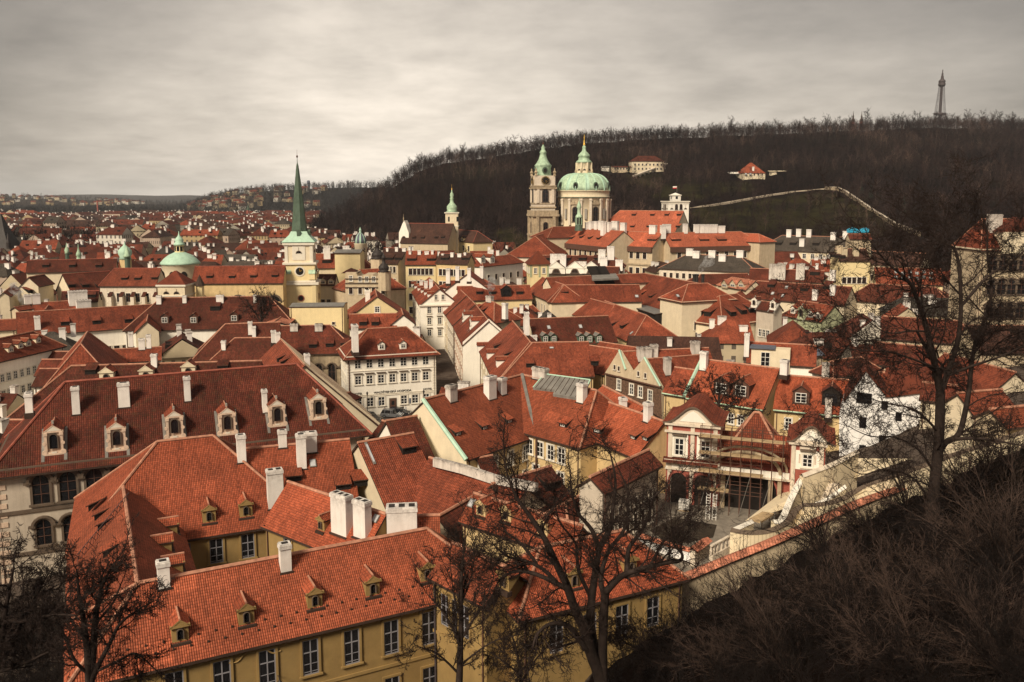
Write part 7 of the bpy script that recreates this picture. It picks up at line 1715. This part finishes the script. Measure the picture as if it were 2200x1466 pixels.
smoke(1496, 590, 250, 8, .9, 'white steam drifting right from the black flues'); smoke(48, 652, 225, 9, -.3, 'white steam plume rising at the far left'); smoke(1052, 634, 245, 6, .1, 'thin steam above the pyramid roof chimney')
fl_ = MB()
for x in (1491, 1497, 1510): q = atD(x, 604, 250); fl_.lathe((q.x, q.y), [(.45, q.z-2), (.45, q.z+1.6), (.6, q.z+1.7), (.6, q.z+2.0)], 'soot', 8)
tag(fl_.build('flue_pipes'), 'three black flue pipes with steam above the long red palace roof', 'flue')
# ================================================================== bare trees
def rv(r): return Vector((r.gauss(0, 1), r.gauss(0, 1), r.gauss(0, 1)))
def grow(out, p, d, L, r0, lvl, rng, P):
    """one limb as bent segments, with side shoots; out collects (p0, r0, p1, r1)"""
    n = P['n'][min(lvl, len(P['n'])-1)]; p = p.copy(); d = d.normalized(); seg = L/n; r = r0; tip = r0*P.get('taper', .3)
    for i in range(n):
        d = (d+rv(rng)*P['wob'][min(lvl, len(P['wob'])-1)]+Z3*P['up'][min(lvl, len(P['up'])-1)]).normalized()
        q = p+d*seg; r2 = r0+(tip-r0)*(i+1)/n; out.append((p, r, q, r2))
        if lvl < P['levels']:
            k = P['kids'][min(lvl, len(P['kids'])-1)]
            kk = int(k)+(rng.random() < k-int(k))
            if i == 0 and lvl == 0: kk = 0 if P.get('bare', 1) else kk
            for _ in range(kk):
                ax = d.cross(rv(rng)).normalized(); an = rng.uniform(*P['ang']); dd = (d*cos(an)+ax*sin(an)).normalized()
                t = rng.random(); grow(out, p.lerp(q, t), dd, L*rng.uniform(*P['len'])*(1-.35*i/n), max(r2*P['rad'], P['rmin']), lvl+1, rng, P)
        p, r = q, r2
def seg_object(name, segs, mat, k=3, parent=None, origin=None, flat=False):
    n = len(segs); P0 = np.array([s[0][:] for s in segs]); P1 = np.array([s[2][:] for s in segs]); R0 = np.array([s[1] for s in segs]); R1 = np.array([s[3] for s in segs])
    if origin is not None: P0 = P0-np.array(origin); P1 = P1-np.array(origin)
    d = P1-P0; d /= np.maximum(np.linalg.norm(d, axis=1, keepdims=True), 1e-6)
    ref = np.where(np.abs(d[:, 2:3]) > .9, np.array([[1., 0, 0]]), np.array([[0, 0, 1.]])); a = np.cross(d, ref); a /= np.linalg.norm(a, axis=1, keepdims=True); b = np.cross(d, a)
    P1 = P1+d*(R1*.4)[:, None]
    V = np.empty((n, 2*k, 3)); 
    for j in range(k):
        c = a*cos(2*pi*j/k)+b*sin(2*pi*j/k); V[:, j] = P0+c*R0[:, None]; V[:, k+j] = P1+c*R1[:, None]
    base = (np.arange(n)*2*k)[:, None, None]; F = np.array([[j, (j+1) % k, k+(j+1) % k, k+j] for j in range(k)])[None]+base
    me = bpy.data.meshes.new(name); nf = n*k; me.vertices.add(n*2*k); me.vertices.foreach_set('co', V.ravel()); me.loops.add(nf*4); me.loops.foreach_set('vertex_index', F.ravel().astype(np.int32))
    me.polygons.add(nf); me.polygons.foreach_set('loop_start', np.arange(nf, dtype=np.int32)*4); me.update(calc_edges=True)
    me.polygons.foreach_set('use_smooth', [True]*nf); me.materials.append(M(mat))
    o = bpy.data.objects.new(name, me); COL.objects.link(o)
    if origin is not None: o.location = origin
    if parent is not None: adopt(o, parent)
    return o
def chain(pxs, D, r0, r1, rng=None, dz=0.0):
    """a limb traced at its own distance D (drifting by dz in depth)"""
    n = len(pxs); P = [atD(x, y, D+dz*i/(n-1)) for i, (x, y) in enumerate(pxs)]; out = []; Q = []
    for i in range(n-1):
        a, b, c, d = P[max(i-1, 0)], P[i], P[i+1], P[min(i+2, n-1)]
        for k in range(4):
            t = k/4; Q.append(.5*((2*b)+(c-a)*t+(2*a-5*b+4*c-d)*t*t+(3*b-a-3*c+d)*t*t*t))
    Q.append(P[-1]); m = len(Q)
    for i in range(m-1): out.append((Q[i], r0+(r1-r0)*i/(m-1), Q[i+1], r0+(r1-r0)*(i+1)/(m-1)))
    return out
def clothe(limb, out, rng, P, rate, L, start=.25):
    m = len(limb)
    for i, (p, r, q, r2) in enumerate(limb):
        if i/m < start: continue
        k = rate; kk = int(k)+(rng.random() < k-int(k))
        for _ in range(kk):
            d = (q-p).normalized(); ax = d.cross(rv(rng)).normalized(); an = rng.uniform(.5, 1.15)
            grow(out, p.lerp(q, rng.random()), d*cos(an)+ax*sin(an), L*rng.uniform(.5, 1.1), max(min(r*.55, .05), P['rmin']), 1, rng, P)
    p, r, q, r2 = limb[-1]; grow(out, q, (q-p), L*1.0, r2, 1, rng, P)
def big_tree(label, D, limbs, P, rate, L, seed, mat='bark', twig='twig', base=None):
    rng = random.Random(seed); tr_, tw_ = [], []
    for (pxs, r0, r1, dz, st) in limbs:
        l = chain(pxs, D, r0, r1, rng, dz)
        if tr_:                                                       # root the limb in the wood it grows from
            q = min((x[2] for x in tr_), key=lambda v_: (v_-l[0][0]).length); dl = q-l[0][0]; m_ = len(l)
            l = [(a+dl*(1-i/m_), ra, b+dl*(1-(i+1)/m_), rb) for i, (a, ra, b, rb) in enumerate(l)]
        tr_ += l; clothe(l, tw_, rng, P, rate, L, st)
    q = tr_[0][0]; gz = zt(q.x, q.y); t = thing('bare_tree', label, 'tree', (q.x, q.y, gz)); 
    if q.z > gz: tr_.append((Vector((q.x, q.y, gz-1)), tr_[0][1]*1.25, q, tr_[0][1]))
    seg_object('trunk', tr_, mat, 9, t); seg_object('crown', tw_, twig, 3, t); return t
PA = dict(n=[6, 5, 5, 4, 3], wob=[.12, .2, .26, .3, .3], up=[.04, .05, .03, .0, -.02], kids=[1, 1.5, 1.4, 1.2, 0], levels=4, ang=(.45, 1.1), len=(.38, .62), rad=.6, rmin=.0075, taper=.35)
R0 = 45.0
big_tree('large bare forked tree at the right, in front of the white gabled house', R0, [
    ([(1996, 1262), (1998, 1200), (2003, 1087), (2012, 1000), (2018, 930), (2020, 846)], 0.35, 0.238, 0, .35),
    ([(2020, 850), (2008, 785), (1996, 730), (1982, 677), (1968, 640), (1952, 606), (1906, 565), (1870, 520)], 0.198, 0.032, -3, .15),
    ([(2020, 850), (2034, 810), (2059, 729), (2064, 637), (2054, 544), (2018, 519), (1985, 490)], 0.175, 0.032, 2, .15),
    ([(2012, 990), (2029, 959), (2059, 938), (2078, 860), (2085, 800), (2095, 740), (2126, 657), (2128, 600), (2121, 555), (2121, 500), (2110, 465)], 0.186, 0.022, 3, .15),
    ([(2124, 650), (2160, 590), (2200, 555), (2240, 500)], 0.094, 0.032, 2, .1), ([(2085, 815), (2130, 790), (2165, 770), (2220, 735)], 0.094, 0.032, -2, .1), ([(2059, 938), (2110, 938), (2162, 948), (2230, 965)], 0.105, 0.032, -2, .1),
    ([(2008, 800), (1990, 785), (1916, 759), (1870, 755), (1819, 749)], 0.081, 0.016, -3, .1), ([(2014, 938), (1985, 905), (1957, 882), (1896, 867), (1850, 850)], 0.081, 0.016, -2, .1), ([(2010, 1010), (1975, 960), (1925, 935), (1870, 935), (1820, 915)], 0.07, 0.016, -2, .1),
    ([(1984, 685), (1950, 690), (1900, 700), (1850, 672), (1800, 650)], 0.058, 0.013, -2, .1), ([(2000, 1090), (1960, 1030), (1900, 1010), (1850, 1020), (1800, 990)], 0.07, 0.016, -2, .1), ([(2064, 640), (2030, 600), (2005, 560), (1975, 520)], 0.058, 0.013, 1, .1),
    ([(2095, 740), (2110, 700), (2150, 680), (2200, 660)], 0.058, 0.022, 1, .1), ([(2121, 555), (2090, 520), (2060, 510), (2030, 480)], 0.047, 0.013, 1, .1)], dict(PA, rmin=.0120), .58, 3.6, 5)
R1 = 36.0
PB = dict(PA, rmin=.010, kids=[1, 1.35, 1.25, 1.1, 0])
big_tree('spreading bare tree with several arching stems in the bottom centre', R1, [
    ([(1301, 1500), (1285, 1440), (1273, 1411), (1262, 1375), (1255, 1350), (1235, 1309), (1217, 1256), (1197, 1215), (1171, 1159), (1138, 1108), (1110, 1070), (1090, 1020)], .33, .045, -2, .4),
    ([(1280, 1440), (1265, 1347), (1268, 1286), (1278, 1220), (1283, 1182), (1270, 1139), (1240, 1100), (1225, 1040)], .24, .04, 2, .3), ([(1283, 1182), (1309, 1136), (1316, 1093), (1322, 1030), (1310, 970)], .15, .03, 2, .1),
    ([(1305, 1480), (1301, 1411), (1303, 1322), (1306, 1271), (1311, 1261), (1337, 1235), (1367, 1223), (1431, 1207), (1462, 1203), (1466, 1190), (1450, 1175)], .24, .04, -2, .4), ([(1367, 1223), (1365, 1195), (1367, 1169), (1387, 1139), (1398, 1108), (1410, 1066), (1440, 1040)], .13, .03, 1, .1),
    ([(1306, 1275), (1296, 1235), (1310, 1180), (1345, 1130), (1350, 1060), (1330, 1010)], .14, .03, 2, .1), ([(1199, 1237), (1181, 1230), (1138, 1215), (1102, 1215), (1074, 1235), (1065, 1260)], .13, .03, -1, .1),
    ([(1197, 1228), (1164, 1202), (1123, 1190), (1092, 1190), (1060, 1170)], .1, .025, -1, .1), ([(1240, 1400), (1230, 1386), (1204, 1345), (1171, 1340), (1148, 1363), (1145, 1390)], .16, .04, -2, .2), ([(1171, 1159), (1130, 1130), (1090, 1120), (1075, 1090)], .08, .02, 0, .1),
    ([(1268, 1290), (1240, 1230), (1235, 1170), (1200, 1120), (1190, 1060)], .1, .02, 2, .1), ([(1400, 1215), (1430, 1160), (1470, 1130), (1480, 1100)], .07, .02, 1, .1)], dict(PB, rmin=.009, kids=[1, 1.45, 1.4, 1.2, 0]), .55, 2.6, 9)
PC = dict(PB, up=[.1, .12, .1, .05, 0], ang=(.3, .7), rmin=.011)
big_tree('slender young bare tree with upswept twigs in front of the ochre facade', 40, [
    ([(985, 1500), (988, 1430), (990, 1350), (991, 1280), (993, 1220), (998, 1165)], .2, .03, 0, .15), ([(990, 1400), (970, 1350), (945, 1310), (920, 1280)], .08, .02, 0, .1), ([(990, 1380), (1020, 1330), (1045, 1290), (1060, 1240)], .08, .02, 0, .1), ([(990, 1330), (975, 1280), (968, 1220)], .06, .02, 1, .1), ([(988, 1440), (940, 1400), (900, 1390)], .07, .02, -1, .1), ([(990, 1300), (1010, 1250), (1020, 1190)], .05, .02, 1, .1), ([(988, 1430), (1040, 1390), (1080, 1370)], .06, .02, -1, .1)], PC, .7, 1.9, 21)
PD = dict(PB, rmin=.012, kids=[1, 1.5, 1.4, 1.1, 0])
big_tree('dense bare tree with several stems before the left end of the ochre palace', 40, [
    ([(193, 1500), (190, 1430), (184, 1362), (176, 1310), (170, 1277), (165, 1226)], .22, .04, 0, .2), ([(213, 1500), (217, 1400), (218, 1334), (222, 1290), (227, 1254), (247, 1209)], .22, .04, 1, .2), ([(215, 1480), (227, 1441), (248, 1390), (264, 1348), (290, 1320), (315, 1300)], .15, .03, -1, .2),
    ([(190, 1450), (160, 1420), (140, 1370), (120, 1330)], .1, .03, -1, .1), ([(225, 1445), (270, 1420), (300, 1405), (335, 1440)], .08, .03, -1, .1), ([(218, 1350), (250, 1300), (262, 1250)], .08, .03, 1, .1), ([(184, 1380), (150, 1330), (140, 1290), (150, 1260)], .07, .02, 1, .1)], PD, .8, 1.9, 33)
big_tree('dark bare tree crowding the bottom left corner, one long branch reaching right', 34, [
    ([(-40, 1500), (-30, 1420), (0, 1342), (50, 1335), (110, 1322), (159, 1322)], .16, .03, 0, .1), ([(-20, 1480), (10, 1400), (20, 1300), (30, 1220)], .2, .04, 0, .1), ([(20, 1500), (50, 1430), (70, 1360), (90, 1290), (100, 1240)], .14, .03, 1, .1), ([(30, 1480), (80, 1440), (110, 1400)], .1, .03, 0, .1), ([(15, 1380), (-20, 1300), (-10, 1220)], .1, .03, 0, .1), ([(60, 1400), (40, 1330), (50, 1250)], .08, .03, 1, .1)], PD, .8, 1.7, 44)
big_tree('low bare tree in shadow between the slender tree and the spreading tree', 41, [
    ([(1120, 1520), (1118, 1450), (1110, 1400), (1095, 1350)], .12, .03, 0, .1), ([(1119, 1470), (1150, 1420), (1175, 1390)], .07, .02, 0, .1), ([(1118, 1450), (1080, 1420), (1050, 1400)], .06, .02, 1, .1), ([(1340, 1520), (1345, 1440), (1365, 1390)], .08, .02, 1, .1), ([(1345, 1450), (1320, 1400), (1330, 1360)], .05, .02, 1, .1)], PD, 1.1, 1.7, 61)
big_tree('small bare courtyard tree in front of the dark hipped roof, left of centre', 190, [
    ([(562, 712), (562, 690), (561, 668), (560, 650)], .35, .1, 0, .2), ([(562, 695), (550, 675), (540, 660)], .2, .06, 0, .1), ([(562, 690), (575, 670), (584, 655)], .2, .06, 0, .1), ([(561, 680), (568, 660), (570, 645)], .15, .06, 0, .1)], dict(PB, rmin=.04, levels=3), 1.2, 3.5, 3)
big_tree('bare tree behind the pavilion roof, before the orange garden house', 112, [
    ([(1546, 935), (1545, 900), (1544, 870), (1546, 840)], .35, .12, 0, .2), ([(1545, 895), (1520, 875), (1500, 850), (1480, 840)], .16, .05, 0, .1), ([(1545, 890), (1570, 870), (1590, 850)], .16, .05, 0, .1), ([(1545, 905), (1500, 900), (1465, 895)], .14, .04, 0, .1), ([(1545, 905), (1590, 895), (1620, 890)], .14, .04, 0, .1), ([(1545, 870), (1530, 840), (1525, 822)], .12, .04, 0, .1), ([(1545, 870), (1560, 840), (1566, 825)], .12, .04, 0, .1)], dict(PB, rmin=.022, levels=4), 1.3, 2.4, 4)
# ------------------------------------------------------------------ shrubs and undergrowth on the near slope
PS = dict(n=[9, 6, 5, 4], wob=[.09, .13, .18, .2], up=[-.05, -.01, .03, .0], kids=[.9, .95, .8, 0], levels=3, ang=(.2, .65), len=(.35, .6), rad=.62, rmin=.006, taper=.3, bare=0)
def slope_pt(px, py):
    d = ray(px, py); t = 6
    while t < 90:
        p = Vector((d.x*t, d.y*t, CH+d.z*t))
        if p.z <= zt(p.x, p.y): return p
        t += .3
    return p
SHR = [(1700, 1440, 'pale-tipped bare shrub sweeping left at the bottom edge, right of the centre tree'), (1830, 1400, 'tall tangled bare shrub with light grey arching stems in the lower right'), (1960, 1450, 'dark bare shrub beneath the forked tree trunk'),
       (2090, 1380, 'bare shrub with long arching canes near the bottom right corner'), (1560, 1450, 'low bare shrub against the wall foot at the bottom'), (2170, 1250, 'dense twiggy shrub at the right edge'), (1780, 1310, 'bare shrub whose fine twigs cross the cream curved wall'),
       (1900, 1270, 'bare shrub in front of the pink coping wall, left of the forked trunk'), (2080, 1230, 'shaggy bare shrub right behind the forked trunk'), (1640, 1360, 'bare bush with grey canes below the garden wall'), (2180, 1450, 'dark thicket shrub in the bottom right corner'), (1450, 1440, 'small bare bush beside the stem of the centre tree')]
SHR += [(1775, 1200, 'see-through bare shrub over the pink coping, left one of those along the wall'), (1870, 1160, 'see-through bare shrub before the sloping cream wall, left of the forked trunk'), (1965, 1130, 'see-through bare shrub at the very foot of the forked trunk'),
        (2075, 1085, 'see-through bare shrub right of the forked trunk along the wall'), (2160, 1030, 'see-through bare shrub at the right edge, highest along the wall')]
rng = random.Random(77)
for i, (x, y, lb) in enumerate(SHR):
    p = slope_pt(x, y); t = thing('bare_shrub', lb, 'shrub', (p.x, p.y, p.z)); sg_ = []; sd_ = []
    f = p.y/25; hi = i > 11
    for k in range(15 if hi else 26):
        an = rng.uniform(0, 2*pi); ti = rng.uniform(.15, 1.0); d = Vector((cos(an)*ti-.35, sin(an)*ti*.7, 1))
        grow(sg_ if k % 2 else sd_, p+Vector((rng.uniform(-.6, .6), rng.uniform(-.6, .6), -.2)), d, rng.uniform(2.0, 4.2)*max(.7, min(f, 1.5))*((1.0 if hi else .62) if p.y > 36 else 1), (.034 if k % 2 == 0 else .022)*f, 0, rng, dict(PS, rmin=(.0042 if hi else .0055)*f))
    seg_object('stems', sd_, 'bark_grey', 3, t); seg_object('crown', sg_, 'brush', 3, t)
ug = []
for k in range(850):
    x, y = rng.uniform(1330, 2300), rng.uniform(1080, 1560)
    if k % 6 == 0: x, y = rng.uniform(860, 1330), rng.uniform(1405, 1560)
    p = slope_pt(x, y)
    if p.y > interp(az(p.x, p.y), WALLD)-7 or p.y < 9: continue
    f = max(.6, p.y/25)
    for _ in range(2):
        d = Vector((rng.uniform(-1, .6), rng.uniform(-.7, .7), rng.uniform(.4, 1.1))); grow(ug, p, d, rng.uniform(.9, 2.2)*min(f, 1.3), .012*f, 1, rng, dict(PS, rmin=.006*f))
for k in range(520):
    a = rng.uniform(1330, 2260); D = interp(a, WALLD)-rng.uniform(1.5, 9); x = (a-1100)/FPX*D*CP; p = Vector((x, D, zt(x, D)))
    d = Vector((rng.uniform(-.8, .8), rng.uniform(-.7, .7), 1)); grow(ug, p, d, rng.uniform(.7, 1.9), .02, 1, rng, dict(PS, rmin=.012))
for k in range(260):
    x, y = rng.uniform(-60, 330), rng.uniform(1330, 1560); p = slope_pt(x, y); f = max(.6, p.y/25)
    for _ in range(3):
        d = Vector((rng.uniform(-1, 1), rng.uniform(-.7, .7), rng.uniform(.5, 1.1))); grow(ug, p, d, rng.uniform(1.2, 2.6)*min(f, 1.5), .014*f, 1, rng, dict(PS, rmin=.007*f))
stuff(seg_object('undergrowth', ug, 'brush', 3), 'tangle of bare undergrowth covering the near slope', 'undergrowth')
# ------------------------------------------------------------------ woods on the hill
def tone_mat(name, a, b_, c_):
    m, t, b = mat_base(name); g = t.nodes.new('ShaderNodeAttribute'); g.attribute_name = 'tone'; geo = t.nodes.new('ShaderNodeNewGeometry'); n = nnoise(t, geo.outputs['Position'], .012, 4, .6)
    f = nmath(t, 'ADD', nmath(t, 'MULTIPLY', g.outputs['Fac'], .6), nmath(t, 'MULTIPLY', ramp(t, n, .38, .62), .5)); c = nmix(t, ramp(t, f, .1, .65), a, b_); c = nmix(t, ramp(t, f, .75, 1.05), c, c_); t.links.new(c, b.inputs['Base Color']); b.inputs['Roughness'].default_value = 1; b.inputs['Specular IOR Level'].default_value = 0; MATS[name] = m
tone_mat('wood_tone', (.006, .004, .004), (.038, .024, .022), (.12, .078, .062)); tone_mat('park_tone', (.008, .006, .006), (.025, .016, .014), (.05, .03, .022))
def template(seed, H=1.0, fine=False):
    rng = random.Random(seed); s = []
    P = dict(n=[5, 3, 2, 1], wob=[.06, .18, .22, .25], up=[.1, .12, .06, .03], kids=[2.0, 1.7, 1.6, 0] if not fine else [2.6, 2.2, 1.8, 0], levels=3 if fine else 2, ang=(.35, .95), len=(.40, .62), rad=.5, rmin=.0065, taper=.25)
    grow(s, Vector((0, 0, 0)), Z3, H, .02, 0, rng, P); return s
def wood(name, pts, seeds, mat, wid=1.0, hs_=(9, 15)):
    T_ = []
    for sd in seeds:
        s = template(sd); T_.append((np.array([q[0][:] for q in s]), np.array([q[2][:] for q in s]), np.array([q[1] for q in s])))
    rg = np.random.RandomState(5); Vs = []; TN = []
    for (x, y, z) in pts:
        A, B, R = T_[rg.randint(len(T_))]; h = rg.uniform(*hs_); an = rg.uniform(0, 2*pi); c, s = cos(an), sin(an); M3 = np.array([[c, -s, 0], [s, c, 0], [0, 0, 1]])*np.array([h*1.1, h*1.1, h])[:, None]*1.0
        a = A@M3.T; b_ = B@M3.T; o = np.array([x, y, z-.3]); d = b_-a; pr = np.cross(d, rg.normal(size=3)); pr /= np.maximum(np.linalg.norm(pr, axis=1, keepdims=True), 1e-6); w = (np.maximum(R, .0075)*h*wid*1.15)[:, None]
        Vs.append(np.stack([a+pr*w+o, a-pr*w+o, b_+pr*w*.35+o], axis=1)); TN.append(np.full(len(a), rg.uniform(0, 1)))
    V = np.concatenate(Vs).reshape(-1, 3); n = len(V)//3; me = bpy.data.meshes.new(name); me.vertices.add(len(V)); me.vertices.foreach_set('co', V.ravel()); me.loops.add(3*n); me.loops.foreach_set('vertex_index', np.arange(3*n, dtype=np.int32)); me.polygons.add(n); me.polygons.foreach_set('loop_start', np.arange(n, dtype=np.int32)*3); me.update(calc_edges=True)
    at_ = me.attributes.new('tone', 'FLOAT', 'FACE'); at_.data.foreach_set('value', np.concatenate(TN).astype(np.float32))
    me.materials.append(M(mat)); o = bpy.data.objects.new(name, me); COL.objects.link(o); return o
pts = []; rg = random.Random(3); n_ = 0
while n_ < 60000:
    n_ += 1; a = rg.uniform(600, 2420); D = rg.uniform(240, 1180); x = (a-1100)/FPX*D*CP
    if rg.random() > D/1180: continue
    if D < interp(a, DBAS)-8 or D > interp(a, DRID)+70: continue
    z = zt(x, D)
    if z < 2: continue
    q = proj((x, D, z+3))
    if any(inpoly(q[0], q[1], P_) for P_ in CLEAR) and rg.random() < .45: continue
    if any(abs(q[0]-vx) < r and vy-4 < q[1] < vy+14 for vx, vy, r in ((1388, 368, 34), (1341, 369, 22), (1612, 383, 40), (1301, 369, 10), (1449, 450, 30), (1395, 374, 40), (1668, 378, 16))) and rg.random() < .93: continue
    if 1480 < q[0] < 1780 and abs(q[1]-interp(q[0], [(1480, 449), (1600, 430), (1705, 413), (1780, 407)])-4) < 7: continue
    pts.append((x, D, z))
    if len(pts) >= 8800: break
for i in range(1500):
    a = rg.uniform(740, 2420); D = interp(a, DRID)+rg.uniform(-35, 30); x = (a-1100)/FPX*D*CP; pts.append((x, D, zt(x, D)-rg.uniform(1.5, 7)))
stuff(wood('woodland', pts, range(1, 9), 'wood_tone', 1.0, (8, 14)), 'dark bare woodland covering the long hill', 'wood')
plain('twig_red', (.04, .022, .018), var=.5, scale=.03)
# trees one can tell apart against the sky
TP = []
for i in range(6):
    ob = seg_object('crown', [(p*12.5, r*12.5*1.0, q*12.5, r2*12.5) for p, r, q, r2 in template(100+i, 1, True)], 'twig_far', 3); TP.append(ob.data); bpy.data.objects.remove(ob)
rg = random.Random(8); first = None; k = 0
for i in range(255):
    a = 740+(2215-740)*(i+rg.uniform(-.4, .4))/255; D = interp(a, DRID)+rg.uniform(-30, 12); x = (a-1100)/FPX*D*CP; z = zt(x, D)
    if abs(a-2018) < 5: continue
    s_ = rg.choice([.6, .75, .9, 1.0, 1.15])*rg.uniform(.85, 1.1)*(1.25 if a > 1500 and rg.random() < .3 else 1)
    o = bpy.data.objects.new('bare_tree', TP[rg.randrange(6)]); COL.objects.link(o); o.location = (x, D, z-.5); o.rotation_euler = (0, 0, rg.uniform(0, 6.3)); o.scale = (s_*rg.uniform(.9, 1.2), s_*rg.uniform(.9, 1.2), s_)
    tag(o, 'bare tree standing against the sky on the hill crest', 'tree', 'bare trees along the hill crest')
# conifers
def conifer(px, py, h, label, D0=300):
    p = gpt(px, py, D0); t = thing('conifer', label, 'tree', p, 'conifers on the hill'); rg = random.Random(int(px)); b = MB(); b.lathe(p, [(.25, p.z-.5), (.05, p.z+h)], 'bark', 5); b.build('trunk', t); b = MB()
    for i in range(int(h*22)):
        z = rg.uniform(.12, 1)**.9; rr = (1-z)*h*.24+.15; an = rg.uniform(0, 6.3); q = p+Vector((cos(an)*rr*rg.uniform(.5, 1.1), sin(an)*rr*rg.uniform(.5, 1.1), z*h)); s_ = .35+.5*(1-z); o = Vector((cos(an), sin(an), -.5)); sd_ = Vector((-sin(an), cos(an), 0)); b.face([q-o*s_+sd_*s_*.6, q-o*s_-sd_*s_*.6, q+o*s_*1.3], 'conifer')
    b.build('crown', t)
for px, py, h, lb in ((1630, 285, 16, 'broad dark conifer on the hill crest, widest of them'), (1744, 276, 16, 'pointed conifer on the crest midway to the lookout tower'), (1366, 296, 11, 'small pointed conifer on the crest right of the dome, left of a pair'), (1378, 296, 12, 'small pointed conifer on the crest right of the dome, right of a pair'),
                     (898, 372, 12, 'dark pine on the descending left part of the crest'), (985, 345, 13, 'lone pine where the crest levels out'), (1350, 375, 9, 'dark tree before the hillside villa wing'), (1310, 378, 9, 'dark round tree left of the hillside villa'), (1940, 470, 14, 'dark evergreen by the old wall, lower'), (1870, 430, 12, 'dark evergreen by the old wall, upper'), (1850, 420, 11, 'dark evergreen next to the bend of the old wall')):
    conifer(px, py, h, lb, 500 if py < 400 else 300)
# small dark park trees among the far roofs at the left
pts = []; rg = random.Random(12)
for i in range(420):
    a = rg.uniform(-60, 235); D = rg.uniform(520, 690); pts.append(((a-1100)/FPX*D*CP, D, 0))
for i in range(160): a = rg.uniform(700, 1080); D = rg.uniform(430, 520); x = (a-1100)/FPX*D*CP; pts.append((x, D, zt(x, D)))
near_pts = pts; pts = []
for i in range(3000):
    a = rg.uniform(-100, 820); D = rg.uniform(1480, 2500); x = (a-1100)/FPX*D*CP; pts.append((x, D, zt(x, D)))
for i in range(1500):
    a = rg.uniform(-60, 900); D = rg.choice([rg.uniform(1750, 2450), rg.uniform(2600, 3250)]); x = (a-1100)/FPX*D*CP; z = zt(x, D)
    if z > 4: pts.append((x, D, z))
tone_mat('far_haze_tone', (.022, .020, .020), (.045, .038, .036), (.07, .055, .048))  # paler, greyer wood colours: distance haze painted into the far trees
stuff(wood('park_trees', near_pts, range(20, 26), 'park_tone', 1.35, (12, 19)), 'brown bare park trees along the river and at the hill foot', 'trees')
stuff(wood('distant_woods', pts, range(20, 26), 'far_haze_tone', 1.8, (12, 19)), 'woods on the distant slopes behind the city, greyed by painted haze', 'wood')
# ================================================================== haze
hz = MB(); hz.box(Vector((0, 0, 0)), Vector((1, 0, 0)), Vector((0, 1, 0)), -13200, 13200, -13200, 13200, -40, 225, 'dark'); ho = hz.build('haze'); ho.data.materials.clear()
m = bpy.data.materials.new('haze'); m.use_nodes = True; t = m.node_tree; t.nodes.clear(); o = t.nodes.new('ShaderNodeOutputMaterial'); v = t.nodes.new('ShaderNodeVolumePrincipled')
v.inputs['Color'].default_value = (.82, .88, .95, 1); v.inputs['Density'].default_value = 5e-5; v.inputs['Anisotropy'].default_value = 0; t.links.new(v.outputs[0], o.inputs['Volume']); ho.data.materials.append(m); stuff(ho, 'thin haze', 'haze')
# ================================================================== put each empty at the base of its thing
bpy.context.view_layer.update()
def bounds(o, acc):
    if o.type == 'MESH':
        for cnr in o.bound_box: acc.append(o.matrix_world @ Vector(cnr))
    for c in o.children: bounds(c, acc)
for o in list(COL.objects):
    if o.parent is None and o.type == 'EMPTY' and Vector(o.location).length < 1e-6:
        acc = []; bounds(o, acc)
        if not acc: bpy.data.objects.remove(o); continue
        x = (min(p.x for p in acc)+max(p.x for p in acc))/2; y = (min(p.y for p in acc)+max(p.y for p in acc))/2; z = min(p.z for p in acc); d = Vector((x, y, z))
        o.location = d
        for c in o.children: c.location = Vector(c.location)-d
